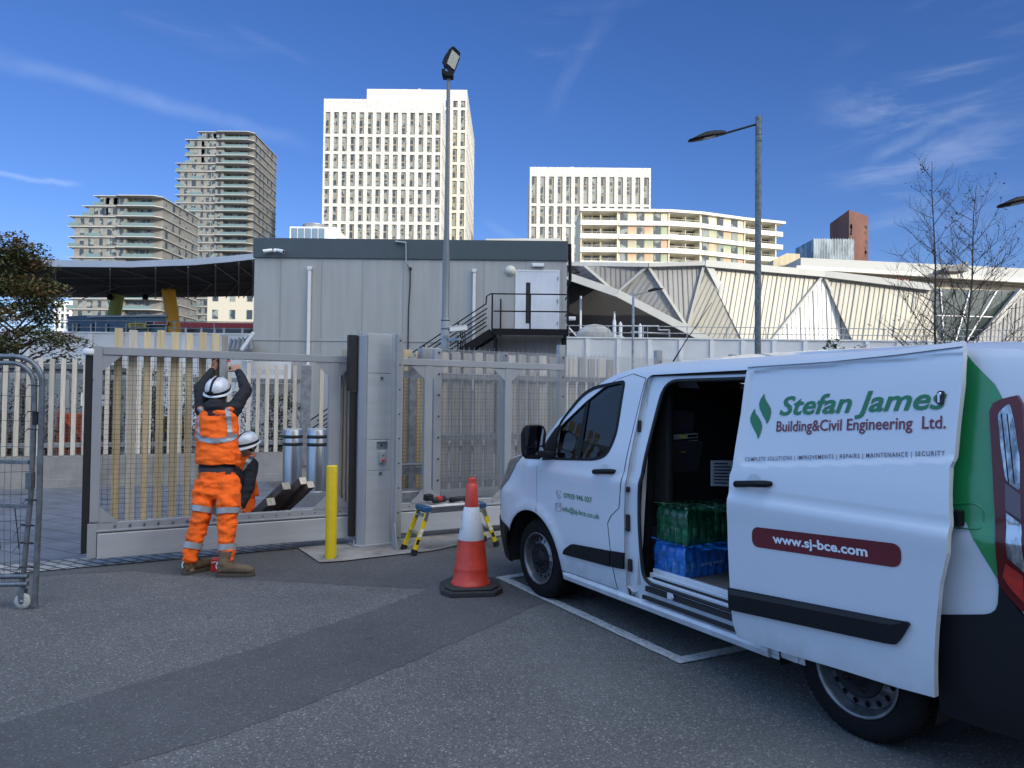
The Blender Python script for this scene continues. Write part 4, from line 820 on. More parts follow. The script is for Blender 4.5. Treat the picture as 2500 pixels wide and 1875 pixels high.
white_tower('white_tower', 'tall white high rise tower with a grid of narrow windows, lower front block', xl, xr, y1, y1+18, zt, 14, [3]+[2]*14, 2.42, 4.4, 6)
y2 = 245; xl, xr = P(890, 600, y2).x, P(1136, 600, y2).x; zt = P(1000, 218, y2).z
white_tower('white_tower', 'taller white high rise block rising behind the lower white front block', xl, xr, y2, y2+48, zt, 13, [1, 3]+[2]*14, 2.42, 4.0, 16)
b = MB(); b.box(xl+18, xl+19, y2+3, y2+4, zt-.5, zt+1.6); b.build('flue', M_TW, bpy.data.objects['white_tower.001'], world=True)
y3 = 245; xl, xr = P(1292, 600, y3).x, P(1588, 600, y3).x; zt = P(1450, 409, y3).z
white_tower('white_tower', 'shorter white tower with narrow windows standing behind the balconied apartment block', xl, xr, y3, y3+30, zt, 14, [3, 2, 2, 2, 2, 2, 2], 3.25, 3.4, 0)
w3 = bpy.data.objects['white_tower.002']; b = MB(); b.bar((xl+9, y3+6, zt), (xl+16, y3+6, zt+1.6), 3, .5); b.build('solar_frame', M_GALV, w3, world=True)
# grey balconied towers
M_GB = mat('grey_brick', (.215, .208, .19), .85, var=.35, vscale=.35, det=8, stretch=(1, 1, 3)); M_SLAB = mat('slab_white', (.39, .385, .36), .7); M_BAL = mat('balustrade_glass', (.12, .17, .16), .2, spec=.7); M_DKW = mat('dark_grey_plant', (.11, .105, .10), .8)
def grey_tower(label, x0, x1, y, depth, zt, n, fh, steps, seed):
    rnd = random.Random(seed); t = thing('apartment_tower', label, 'tower', (x0, y, 0), 0, 'grey balconied apartment towers'); W = x1-x0
    walls = MB(); dark = MB(); wins = []; nf = n
    bx = W*.60
    for i in range(n):
        z = zt-(i+1)*fh; L0_ = interp(i, steps)
        a = L0_
        walls.box(a, bx, 0, depth, z, z+fh); walls.box(bx, W-.25, 1.5, depth, z, z+fh)
        sl_ = MB(); sl_.prism([(a-1.6, -.6, z+fh-.17), (bx-3, -.6, z+fh-.17), (bx-2, -1.4, z+fh-.17), (W-1.6, -1.4, z+fh-.17), (W+.3, .3, z+fh-.17), (W+.1, depth+.3, z+fh-.17), (a-1.6, depth, z+fh-.17)], (0, 0, .19)); sl_.build('floor_slab', M_SLAB, t, fix=False)
        bl = MB(); 
        bl.box(bx-.5, W-1.4, -1.3, -1.25, z+.03, z+.95)
        if i % 2 == 0 or L0_ > 0: bl.box(a-1.5, a+1.4, -.5, -.45, z+.03, z+1.1)
        else: bl.box(a+W*.14, a+W*.32, -.5, -.45, z+.03, z+1.1)
        bl.build('balustrade', M_BAL, t, fix=False)
        for fx, fw in ((a+1.6, 1.2), (a+W*.14+.6, 1.6), (W*.29, 1.0), (W*.36+rnd.choice((0, .5)), 1.3), (W*.44, 1.3), (W*.52, 1.2)):
            if fx+fw < bx: wins.append((fx, fx+fw, -.04, .04, z+.35 if fw > 1.5 else z+.6, z+fh-.5))
        for fx, fw in ((bx+.5, 2.2), (bx+3.3, 1.4), (bx+5.2, 1.2), (bx+6.9, 1.8)):
            if fx+fw < W-1.6: wins.append((fx, fx+fw, 1.42, 1.52, z+.1, z+fh-.5))
        yy = 3.0
        while yy < depth-1.5:
            if rnd.random() < .8: wins.append((W-.29, W-.21, yy, yy+rnd.choice((.8, 1.4)), z+.5, z+fh-.55))
            yy += 4.2
    walls.build('wall', M_GB, t, fix=False)
    addwins(t, sorted(wins, key=lambda w_: w_[2]), GLS)
    return t
yT = 200; X0_, X1_ = P(181, 600, yT).x, P(392, 600, yT).x; zt = P(300, 479, yT).z
t1 = grey_tower('lower grey brick apartment tower with white slabs and glass balconies, far left', X0_, X1_, yT, 24, zt, 20, 3.02, [(0, 7.2), (0.5, 7.2), (.51, 4.0), (1.5, 4.0), (1.51, 0), (60, 0)], 3)
b = MB(); W = X1_-X0_; b.box(11.5, W-2, 3, 20, zt, zt+.9); b.build('roof_plant', M_DKW, t1)  # roof plant box in one even dark grey
yT = 257; X0_, X1_ = P(436, 600, yT).x, P(614, 600, yT).x; zt = P(550, 323, yT).z
grey_tower('taller grey brick apartment tower with white slabs and glass balconies behind the lower one', X0_, X1_, yT, 26, zt, 33, 3.0, [(0, 8.0), (.5, 8.0), (.51, 3.4), (3.5, 3.4), (3.51, 0), (60, 0)], 5)
M_CREAMW = mat('cream_far', (.42, .39, .31), .7)
# pale building under the canopy view, between tower and cabin
o = thing('pale_apartment_block', 'cream apartment block seen low under the station canopy beside the cabin', 'building', (P(570, 700, 120).x, 120, 0))
b = MB(); b.box(-4.5, 8, 0, 12, 0, P(570, 712, 120).z+3); b.build('wall', M_CREAMW, o)
for k in range(4):
    for j in range(3): b = MB(); zz = P(570, 712, 120).z-3.1*j; b.box(-3.6+3*k, -2.6+3*k, -.06, .05, zz-1.7, zz-.1); b.build('window', GLS, o)
o = thing('white_block', 'small white block of flats far left seen beneath the canopy', 'building', (P(155, 760, 260).x, 260, 0))
b = MB(); zz = P(155, 735, 260).z; b.box(-3.5, 6, 0, 12, 0, zz); b.build('wall', M_WHITE, o)
for k in range(4):
    for j in range(3): b = MB(); b.box(-2.8+2*k, -1.8+2*k, -.1, .05, zz-4-j*3.2, zz-1.6-j*3.2); b.build('window', GLS, o)
# small glass topped building
o = thing('glass_office', 'small glass fronted office with round rooftop plant between two towers', 'building', (P(745, 600, 190).x, 190, 0))
zz = P(745, 553, 190).z; w_ = P(784, 600, 190).x-P(706, 600, 190).x
b = MB(); b.box(-w_/2, w_/2+4, .3, 12, 0, zz); b.build('wall', M_WHITE, o)
for k in range(5): b = MB(); b.box(-w_/2+.4+k*1.9, -w_/2+2.1+k*1.9, .15, .31, zz-3.2, zz-.4); b.build('window', mat('office_glass', (.12, .17, .22), .1), o)
b = MB(); b.lathe([(3.2, zz), (3.4, zz+.3), (3.2, zz+1.2), (3.5, zz+1.3), (3.4, zz+1.5), (0, zz+1.5)], 20, T(1.2, 5, 0)); b.build('roof_plant', M_GALV, o)
# brick tower
o = thing('red_brick_tower', 'red brown weathered tower with slanted top and glass lower wing', 'tower', (P(2073, 600, 300).x, 300, 0))
ox = o.location.x; Lx = P(2026, 600, 300).x; Rx_ = P(2120, 600, 300).x
M_RB = mat('rust_brick', (.17, .07, .048), .8, col2=(.09, .042, .032), vscale=.12, det=8, stretch=(1, 1, .5))
zc, zl, zr = P(2073, 512, 300).z, P(2026, 546, 318).z, P(2120, 528, 300).z
b = MB(); vs = [(0, 0, 0), (Rx_-ox, 0, 0), (Rx_-ox, 24, 0), (P(2026, 600, 318).x-ox, 18, 0)]; zs_ = [zc, zr, zr-2, zl]
b.add([Vector(v) for v in vs]+[Vector((v[0], v[1], z)) for v, z in zip(vs, zs_)], [(0, 1, 5, 4), (1, 2, 6, 5), (2, 3, 7, 6), (3, 0, 4, 7), (4, 5, 6, 7)]); b.build('shaft', M_RB, o)
ww = []
rnd = random.Random(9)
for k in range(26):
    z = rnd.uniform(P(2073, 630, 300).z, zr-4); x = (Rx_-ox)*rnd.choice((.12, .86, .9, .1)); ww.append((x-.35, x+.35, -.1, .05, z, z+1.2))
addwins(o, ww, M_BLACK)
b = MB(); z9 = P(2025, 585, 296).z; q0, q1 = P(1979, 600, 298).x-ox, -.3; b.box(q0, q1, -5, 14, 0, z9); b.build('glass_wing', mat('wing_glass', (.05, .075, .085), .15, col2=(.22, .27, .30), vscale=.25, lo=.45, hi=.6, stretch=(1, 1, .35)), o)
b = MB(); [b.box(q0+i*1.15, q0+i*1.15+.14, -5.15, -5.01, 20, z9+.4) for i in range(int((q1-q0)/1.15))]; b.build('fin', mat('fin_steel', (.25, .30, .34), .4), o)
# ================================================================ coloured apartment block
ab = thing('apartment_block', 'cream apartment block with long white balconies and pink and green panels', 'building', (P(1600, 700, 150).x, 150, 0))
plan = [(1416, 150), (1508, 150), (1630, 150), (1709, 151.5), (1815, 156), (1893, 158.5)]
kinds = ['bal', 'pan', 'bal', 'pan', 'bal']
zroof = P(1520, 512, 150).z; FH = 2.98
M_CR = mat('cream_wall', (.60, .53, .38), .7); M_PK = mat('pink_panel', (.52, .26, .18), .7, col2=(.50, .40, .26), vscale=.35, stretch=(1, 1, .6)); M_GN = mat('green_panel', (.18, .36, .22), .7, col2=(.48, .33, .24), vscale=.3, stretch=(1, 1, .6))
M_BAND = mat('band_white', (.72, .69, .60), .7, var=.1, vscale=.6); M_RAILB = mat('rail_bronze', (.25, .22, .17), .5, .5)
abw = []
for si, kd in enumerate(kinds):
    a = P(plan[si][0], 700, plan[si][1]); c = P(plan[si+1][0], 700, plan[si+1][1]); a.z = c.z = 0; d = c-a; ln = d.length; MM = T(*a) @ Rz(math.atan2(d.y, d.x))
    core = MB(); core.box(0, ln, 2.2 if kd == 'bal' else .1, 12, 0, zroof-.4, MM); core.build('core_wall', M_CR if kd == 'bal' else M_CR, ab, world=True, fix=False)
    rf = MB(); rf.box(-.1 if si == 0 else -.02, ln+(2.2 if si == 4 else .02), -.8, 12, zroof-.55, zroof, MM); rf.build('roof_edge', M_BAND, ab, world=True, fix=False)
    for f in range(7):
        zt = zroof-.55-FH*f; zb = zt-FH; bd = MB(); bd.box(-.05, ln+(1.6 if si == 4 else .05), -.6, .4 if kd == 'pan' else 2.2, zb-.0, zb+1.05 if kd == 'bal' else zb+.95, MM); bd.build('balcony_band' if kd == 'bal' else 'storey_band', M_BAND, ab, world=True, fix=False)
        if f > 4: continue
        if kd == 'bal':
            for q0_, q1_, zz_ in ((0, .25, zt), (ln-.25, ln, zt), (ln*.52, ln*.52+.12, zt-.7)): sw = MB(); sw.box(q0_, q1_, -.3, 2.2, zb+1.05, zz_, MM); sw.build('balcony_side', M_CR, ab, world=True, fix=False)
            r_ = MB(); r_.box(.2, ln-.2, -.5, -.45, zb+1.5, zb+1.56, MM)
            x = .3
            while x < ln-.2: r_.box(x, x+.05, -.5, -.45, zb+1.05, zb+1.5, MM); x += .45
            r_.build('balcony_rail', M_RAILB, ab, world=True, fix=False)
            for x in (.12, .36, .62, .8): abw.append((MM, x*ln, x*ln+1.6, 2.1, 2.25, zb+1.0, zt-.3))
        else:
            nb = 3; 
            for k in range(nb):
                x0_ = ln*(k+.14)/nb; x1_ = x0_+ln*.42/nb
                abw.append((MM, x0_, x1_, -.05, .16, zb+1.0, zt-.15))
                pn = MB(); pn.box(x1_+.1, min(ln*(k+1.1)/nb, ln)-.05, 0, .12, zb+.97, zt-.02, MM); pn.build('colour_panel', [M_CR, M_PK, M_GN, M_PK, M_GN][f] if (k+si) % 3 else [M_CR, M_GN, M_PK, M_GN, M_PK][f], ab, world=True, fix=False)
for i, (MM, a, c, d, e, z0, z1) in enumerate(abw):
    b = MB(); b.box(a, c, d, e, z0, z1, MM); wo = b.build('window', GLS, ab, world=True, fix=False)
# ================================================================ station canopy, columns, train, shelter
cn = thing('station_canopy', 'dark soffited curved station canopy with grey fascia on slanted columns', 'canopy', (P(300, 700, 30).x, 30, 0))
fu = [(-120, 632, 650), (0, 631, 647), (126, 634.5, 651), (316, 637.6, 652.5), (475, 631, 647), (560, 624.5, 639.5), (617, 618.6, 633), (760, 604, 619)]
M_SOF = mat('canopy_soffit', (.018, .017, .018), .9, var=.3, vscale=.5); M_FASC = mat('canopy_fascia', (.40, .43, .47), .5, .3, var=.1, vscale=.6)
tp = [P(u, a, 30) for u, a, c in fu]; bt = [P(u, c, 30) for u, a, c in fu]
b = MB(); n = len(fu); b.add(tp+bt, [(i, i+1, n+i+1, n+i) for i in range(n-1)]); q_ = [p+Vector((0, .08, 0)) for p in tp+bt]; b.add(q_, [(i, n+i, n+i+1, i+1) for i in range(n-1)]); b.build('fascia', M_FASC, cn, world=True)
bk = [P(u, v, 39) for u, v in ((-120, 722), (0, 724), (126, 726), (316, 726), (475, 725.5), (560, 724), (617, 723), (760, 720))]
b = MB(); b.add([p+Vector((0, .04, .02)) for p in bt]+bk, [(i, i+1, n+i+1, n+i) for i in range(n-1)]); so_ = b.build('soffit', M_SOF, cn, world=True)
b = MB(); b.add([p+Vector((0, .05, 0)) for p in tp]+[p+Vector((0, 0, .35)) for p in bk], [(i, i+1, n+i+1, n+i) for i in range(n-1)]); b.build('roof_sheet', M_FASC, cn, world=True)
def onsof(i, t): return lerp(bt[int(i)], bk[int(i)], t).lerp(lerp(bt[min(int(i)+1, n-1)], bk[min(int(i)+1, n-1)], t), i-int(i))-Vector((0, 0, .08))
b = MB()
for i in (1.6, 2.05, 2.75, 3.4, 3.9, 4.6, 5.4, 6.0): b.tube([onsof(i, t/6) for t in range(7)], .035, 5)
for t in (.25, .5, .75): b.tube([onsof(k*.5+1, t) for k in range(11)], .03, 5)
for i in (1.2, 2.1, 2.9, 3.7, 4.6, 5.3): b.tube([onsof(i, 0.02), onsof(i+.8, .5)], .03, 5); b.tube([onsof(i+.8, .5), onsof(i+.3, 1)], .03, 5)
b.build('truss', mat('truss_grey', (.10, .09, .085), .6), cn, world=True)
for nm, m, a, c, y in (('column', mat('column_green', (.34, .40, .08), .5), (288, 720), (268, 830), 37.5), ('column', mat('column_orange', (.95, .45, .03), .5), (410, 700), (429, 832), 36.2)):
    b = MB(); b.tube([P(*a, y), P(*c, y)], [.33, .33], 16); b.build(nm, m, cn, world=True)
for u in (268, 355): c = P(u, 732, 37); b = MB(); b.lathe([(.12, 0), (.15, .15), (.08, .3), (0, .3)], 10, T(*c)); b.build('speaker', M_BLKM, cn, world=True)
tr = thing('red_train', 'red train carriage with dark windows behind the station fence', 'train', (P(520, 810, 42).x, 42, 0))
M_TR = mat('train_red', (.09, .008, .011), .6, spec=.2)
zb_ = P(500, 850, 42).z; zt = P(500, 786, 42).z; xl, xr = P(380, 800, 42).x-tr.location.x, P(700, 800, 42).x-tr.location.x
b = MB(); b.prism([(xl, 0, zb_), (xl, 0, zt-.35), (xl, .3, zt), (xl, 2.3, zt), (xl, 2.6, zt-.35), (xl, 2.6, zb_)], (xr-xl, 0, 0)); b.build('body', M_TR, tr)
zw = P(500, 800, 42).z; b = MB(); b.box(xl+.1, xr-.1, -.02, .0, zw-1.0, zw); b.build('window_band', mat('train_window', (.03, .03, .035), .1), tr)
for u in (452, 490, 522, 545, 590): x = P(u, 800, 42).x-tr.location.x; b = MB(); b.box(x, x+.12, -.05, -.021, zw-1.0, zw); b.build('door_post', M_GREYP, tr)
sh = thing('platform_shelter', 'blue glass platform shelter with white posts under the canopy', 'shelter', (P(285, 800, 36).x, 36, 0))
M_SG = mat('shelter_glass', (.03, .075, .14), .12, col2=(.09, .20, .22), vscale=.5, lo=.45, hi=.6)
px_poly([(165, 772), (205, 770), (408, 770), (408, 824), (165, 824)], 36, .05, M_SG, 'glass_screen', sh)
px_poly([(212, 771), (408, 769), (408, 773), (212, 775)], 35.8, .05, M_GALV, 'top_rail', sh)
for u in (178, 186, 222, 259, 308, 361, 405): b = MB(); b.tube([P(u, 824, 35.9), P(u+1, 790, 35.9)], .045, 6); b.build('post', M_WHITE, sh, world=True)
o = px_poly([(313, 788), (356, 788), (356, 802), (313, 802)], 35.6, .05, mat('sign_yellow', (.70, .62, .12), .5), 'platform_sign'); tag(o, 'yellow platform sign hung on the blue glass shelter', 'sign')
q = MB(); 
for k in range(3): c = P(320, 792+k*3.3, 35.59); e = P(350, 792+k*3.3, 35.59); q.bar(c, e, .02, .025)
q.build('sign_text', M_BLKM, o)
o = px_poly([(356, 784), (408, 784), (408, 793.5), (356, 793.5)], 35.6, .05, M_WHITE, 'station_sign'); tag(o, 'white station name board with black and red blocks on the shelter', 'sign')
q = MB(); q.bar(P(358, 788.5, 35.59), P(374, 788.5, 35.59), .02, .1); q.build('black_block', M_BLKM, o)
q = MB(); q.bar(P(378, 788.5, 35.59), P(397, 788.5, 35.59), .02, .1); q.build('red_block', M_REDP, o)
c = P(402, 788.5, 35.58); q = MB(); q.lathe([(.05, 0), (.075, 0), (.075, .01), (.05, .01)], 16, T(*c) @ RX90); q.build('ring_emblem', M_REDP, o)
# ================================================================ unseen block added behind the camera to shade the yard
ob = thing('shade_block', 'unseen tall dark brick block added behind the camera to shade the yard', 'building', (34, -48, 0))
b = MB(); b.box(-40, 42, -8, 8, 0, 47); b.build('wall', mat('shade_block_brick', (.22, .18, .15), .8, var=.3, vscale=.5), ob, fix=False)
for j in range(10): 
    for i in range(10): b = MB(); b.box(-38+i*8, -33+i*8, 7.9, 8.1, 2+j*4.4, 5+j*4.4); b.build('window', GLS, ob, fix=False)
# small corrugated roof left of the cabin
b = MB(); a = [P(553, 858, 21), P(617, 858, 21), P(617, 824, 24), P(562, 831, 24)]; b.prism(a, (0, 0, -.06)); o = b.build('lean_to_roof', mat('corrugated', (.20, .20, .19), .5, .3)); tag(o, 'small ribbed metal lean-to roof left of the grey cabin', 'roof')
b = MB(); [b.bar(lerp(a[0], a[1], t)+Vector((0, 0, .03)), lerp(a[3], a[2], t)+Vector((0, 0, .03)), .06, .07) for t in (.05, .22, .4, .58, .76, .94)]; b.build('rib', M_GALV, o)
b = MB(); b.bar(P(590, 855, 20.9), P(620, 812, 20.9), .1, .1); b.build('edge_beam', M_WHITE, o)
# grey site hut and store behind the slat fence
ht = thing('site_hut', 'low grey ribbed site hut behind the pale slat fence at left', 'hut', WP(-3.5, 1.9), wang)
b = MB(); b.box(0, 4.2, 0, 2.4, 0, 2.22); b.build('wall', mat('hut_grey', (.24, .27, .30), .6, var=.15, vscale=2), ht)
b = MB(); b.box(-.08, 4.28, -.08, 2.5, 2.23, 2.33); b.build('roof', mat('hut_roof', (.13, .14, .15), .6), ht)
b = MB(); [b.box(.1+i*.3, .16+i*.3, -.03, -.001, .05, 2.2) for i in range(14)]; b.build('wall_rib', M_GREYP, ht)
sd = P(655, 905, 22.6); o = tag(MB().box(-.85, .75, -.04, 0, -.42, .30, T(*sd)).build('wall_sign', M_WHITE), 'white sign board with faint grey lettering on the lower cabin wall', 'sign')
vs, fs = textmesh('NETWORK TRACKS'); mxx = max(v[0] for v in vs); q = MB(); q.add([Vector((sd.x-.7+v[0]/mxx*1.3, sd.y-.045, sd.z-.12+v[1]*.22)) for v in vs], fs); q.build('sign_lettering', mat('faint_grey', (.45, .46, .5), .6), o, fix=False)
a4 = G(0, 0) if False else None
def paper(u, v, y, w_, h_, lab, arrow=False):
    c = P(u, v, y); o = tag(MB().box(-w_/2, w_/2, 0, .004, -h_/2, h_/2, T(*c) @ Rz(wang)).build('notice', M_WHITE), lab, 'notice')
    if arrow:
        q = MB(); q.box(-.05, .03, -.003, -.001, -.012, .012); q.prism([(.02, -.003, -.045), (.02, -.003, .045), (.07, -.003, 0)], (0, .002, 0)); q.v = [T(*c) @ Rz(wang) @ p for p in q.v]; q.build('arrow', mat('ink_blue', (.02, .04, .35), .6), o)
    return o
paper(208, 975, 12.7, .14, .24, 'white paper notice on the slat fence left of the black gate edge')
paper(252, 977, 12.85, .12, .2, 'white paper notice with blue arrow behind the gate mesh', True)
# ================================================================ vegetation
def leaves(b, c, rad, n, size, rnd, sq=(1, 1, 1), shell=.35):
    for i in range(n):
        while True:
            p = Vector((rnd.uniform(-1, 1), rnd.uniform(-1, 1), rnd.uniform(-1, 1)))
            if shell < p.length < 1: break
        p = Vector((p.x*sq[0], p.y*sq[1], p.z*sq[2]))*rad+c; s = size*rnd.uniform(.6, 1.3)
        x = Vector((rnd.gauss(0, 1), rnd.gauss(0, 1), rnd.gauss(0, .6))).normalized(); y = x.cross(Vector((rnd.gauss(0, .5), rnd.gauss(0, .5), 1))).normalized()
        b.add([p-x*s, p-y*s*.45, p+x*s, p+y*s*.45], [(0, 1, 2, 3)])
def leafmat(name, c1, c2):
    m = mat(name, c1, .7, col2=c2, vscale=1.6, det=3); bs = m.node_tree.nodes['Principled BSDF']; bs.inputs['Subsurface Weight'].default_value = 0
    return m
def maple():
    rnd = random.Random(11); base = P(35, 900, 17); base.z = 0
    t = thing('maple_tree', 'bushy autumn maple with green and rust leaves at the left edge', 'tree', base)
    b = MB(); b.tube([(0, 0, 0), (.05, 0, 1.5), (0, .05, 3)], [.12, .09, .05], 8)
    for i in range(26): a = rnd.uniform(0, 6.28); z = rnd.uniform(1.6, 3.6); l = rnd.uniform(.7, 1.5); b.tube([(0, 0, z), (math.cos(a)*l*.5, math.sin(a)*l*.5, z+.3), (math.cos(a)*l, math.sin(a)*l, z+rnd.uniform(.3, .9))], [.03, .018, .006], 5)
    b.build('trunk', W_BROWN, t)
    for j, (m, n) in enumerate(((leafmat('leaf_green', (.085, .095, .022), (.05, .062, .016)), 84), (leafmat('leaf_rust', (.17, .105, .03), (.10, .065, .018)), 34))):
        b = MB()
        for i in range(n):
            a = rnd.uniform(0, 6.28); z = rnd.uniform(1.2, 5.2); rr = 1.35*math.sin(max(.12, min(1, (5.8-z)/3.2))*1.45)*rnd.uniform(.35, 1.0); c = Vector((math.cos(a)*rr, math.sin(a)*rr, z)); leaves(b, c, rnd.uniform(.28, .5), 170, .055, rnd, (1.25, 1.25, .5), .1)
        for i in range(14): a = rnd.uniform(0, 6.28); c = Vector((math.cos(a)*.6, math.sin(a)*.6, 5.0)); leaves(b, c+Vector((0, 0, rnd.uniform(0, .5))), .22, 60, .05, rnd, (1, 1, .8), 0)
        b.build('foliage', m, t, fix=False)
maple()
def birch(label, base, top, rnd, leafz, spread):
    t = thing('birch_tree', label, 'tree', base, 0, 'bare young birches behind the van'); H = top-base; br = MB(); lf = MB(); tips = []
    k = 9; tr_ = [H*(i/k)+Vector((math.sin(i*1.3)*.06, math.cos(i)*.05, 0)) for i in range(k+1)]
    b = MB(); b.tube(tr_, [lerp(.060, .007, (i/k)**.8) for i in range(k+1)], 8); b.build('trunk', mat('birch_bark', (.07, .055, .05), .8, var=.4, vscale=12), t)
    def grow(p, d, l, r, lev):
        pts = [p]; q_ = p.copy(); dd = d.copy()
        for i in range(4):
            dd = (dd+Vector((rnd.gauss(0, .12), rnd.gauss(0, .12), .10+rnd.gauss(0, .06)))).normalized(); q_ = q_+dd*l/4; pts.append(q_.copy())
            if lev < 3 and rnd.random() < .9:
                s = (dd+Vector((rnd.gauss(0, .55), rnd.gauss(0, .55), rnd.gauss(0, .3)))).normalized(); grow(q_.copy(), s, l*rnd.uniform(.35, .6), r*.5, lev+1)
            if lev < 2 and rnd.random() < .5:
                s = (dd+Vector((rnd.gauss(0, .6), rnd.gauss(0, .6), rnd.gauss(0, .3)))).normalized(); grow(q_.copy(), s, l*rnd.uniform(.25, .45), r*.45, lev+1)
        br.tube(pts, [r, r*.8, r*.6, r*.45, max(r*.25, .0028)], 4, False, False); tips.append(q_)
    nb = 34
    for i in range(nb):
        f = .22+.74*i/nb; p = lerp(Vector((0, 0, 0)), H, f); a = i*2.4+rnd.uniform(-.4, .4); out_ = Vector((math.cos(a), math.sin(a), rnd.uniform(.5, 1.1))).normalized()
        grow(p, out_, spread*(1.15-f)*rnd.uniform(.7, 1.1)+.35, .017*(1.3-f)+.003, 1)
    br.build('branch', MATS['birch_bark'], t, fix=False)
    for p in tips:
        if rnd.random() < leafz(p.z/H.z): leaves(lf, p, .10, 2, .038, rnd, shell=0)
    for i in range(5):
        p = rnd.choice(tips); leaves(lf, p, .16, 14, .045, rnd, shell=0)
    lf.build('foliage', mat('leaf_dark', (.035, .035, .015), .7), t, fix=False)
rnd = random.Random(4)
ba = P(2290, 900, 21); ba.z = 0; birch('left slender bare birch behind the van with few leaves', ba, P(2277, 395, 21), rnd, lambda f: .05, 2.0)
ba = P(2342, 900, 19.5); ba.z = 0; birch('right bare birch behind the van with scattered dark leaves', ba, P(2385, 455, 19.5), rnd, lambda f: .28, 2.6)
def shrub(name, label, cat, base, h, nst, rnd, sz, spread, m, lean=0, dens=110, group=None, lr=.10, z0=0):
    t = thing(name, label, cat, base, 0, group); b = MB(); lf = MB()
    for i in range(nst):
        x = rnd.uniform(-spread, spread)*.6; pts = [Vector((x, rnd.uniform(-.1, .1), z0))]
        for k in range(6): pts.append(pts[-1]+Vector((rnd.gauss(0, spread*.16), rnd.gauss(0, .07), (h-z0)/6*rnd.uniform(.7, 1.1))))
        b.tube(pts, [.012, .011, .01, .008, .007, .005, .003], 5, False)
        for p in pts[1:]:
            for _ in range(max(1, dens//20)): leaves(lf, p+Vector((rnd.gauss(0, spread*.12), rnd.gauss(0, .05), rnd.gauss(0, .08))), lr, 14, sz, rnd, shell=0)
    b.build('stem', MATS['birch_bark'], t, fix=False); lf.build('foliage', m, t, fix=False); return t
rnd = random.Random(21); M_LD = MATS['leaf_dark']; M_LG = mat('leaf_mid', (.06, .085, .025), .7, col2=(.03, .04, .015), vscale=4); M_LB = mat('leaf_brown', (.12, .06, .035), .8, col2=(.05, .035, .02), vscale=4)
cl_ = 'climbers behind the slat fence'
shrub('climbing_plant', 'brown leafed climber behind the slat fence left of the gate', 'plant', WP(-.45, .55), 2.1, 9, rnd, .03, .5, M_LB, group=cl_)
shrub('climbing_plant', 'climber behind the slat fence at the far left inside the temporary fence mesh', 'plant', WP(-1.5, .55), 2.1, 8, rnd, .03, .5, M_LB, group=cl_)
shrub('climbing_plant', 'dark climber behind the gate slats nearest the black rubber edge', 'plant', WP(.95, .6), 2.1, 9, rnd, .03, .45, M_LD, group=cl_)
shrub('climbing_plant', 'thick dark green climber behind the middle of the gate slats', 'plant', WP(1.9, .6), 2.2, 14, rnd, .032, .55, M_LG, group=cl_)
shrub('climbing_plant', 'sparse climber behind the slat fence right of the standing worker', 'plant', WP(3.35, .5), 2.05, 6, rnd, .032, .35, M_LG, group=cl_, dens=70)
shrub('climbing_plant', 'climber with long leaves beside the galvanised fence post', 'plant', WP(4.05, .5), 1.8, 9, rnd, .035, .35, M_LG, group=cl_, dens=80)
hd_ = MB(); 
for i in range(95): leaves(hd_, Vector((rnd.uniform(-6.5, 3.4), rnd.uniform(.8, 1.4), rnd.uniform(.3, 1.7 if i % 3 else 1.2))), .42, 75, .045, rnd, shell=0)
hd_.v = [WP(p.x, p.y, p.z) for p in hd_.v]; tag(hd_.build('hedge', mat('leaf_hedge', (.05, .035, .025), .8, col2=(.02, .022, .012), vscale=3), fix=False), 'dark autumn hedge massed behind the slat fence', 'hedge')
c = P(2035, 880, 14); c.z = 0; shrub('sapling', 'small green leafed sapling top poking up behind the van roof', 'tree', c, 2.92, 6, rnd, .05, .28, mat('leaf_fresh', (.07, .10, .03), .7), dens=40, z0=1.2)
c = P(2125, 880, 14); c.z = 0; shrub('sapling', 'tiny sapling tip behind the van roof right of the taller one', 'tree', c, 2.72, 3, rnd, .05, .12, MATS['leaf_fresh'], dens=40, z0=1.2)
# orange and yellow site things glimpsed behind the fence
o = thing('orange_barrier', 'orange plastic barrier glimpsed between slats left of the gate', 'barrier', WP(.45, .75), wang)
b = MB(); b.box(-.35, .25, 0, .06, .55, 1.35); b.box(-.45, -.35, -.05, .1, .1, 1.4); b.build('panel', mat('orange_plastic', (.62, .10, .03), .5, var=.3, vscale=5), o, bevel=.03)
b = MB(); b.tube([(-.4, -.08, 1.3), (-.1, -.1, 1.0), (.1, -.1, .7)], .05, 8); b.build('strap', MATS['orange_plastic'], o)
for s_, lab in ((1.35, 'yellow barrier glimpsed behind the first gate slats'), (2.0, 'yellow barrier glimpsed behind the middle gate slats'), (2.75, 'yellow barrier glimpsed behind the gate slats nearest the standing worker')):
    o = thing('yellow_barrier', lab, 'barrier', WP(s_, .9), wang, 'yellow site barriers behind the fence')
    b = MB(); b.tube([(-.15, 0, .6), (-.15, 0, 1.25), (.0, 0, 1.35), (.15, 0, 1.25), (.15, 0, .6)], .035, 8); b.build('frame', M_YEL, o)
    b = MB(); b.box(-.12, .12, -.01, .01, .95, 1.15); b.build('plate', M_YEL, o)
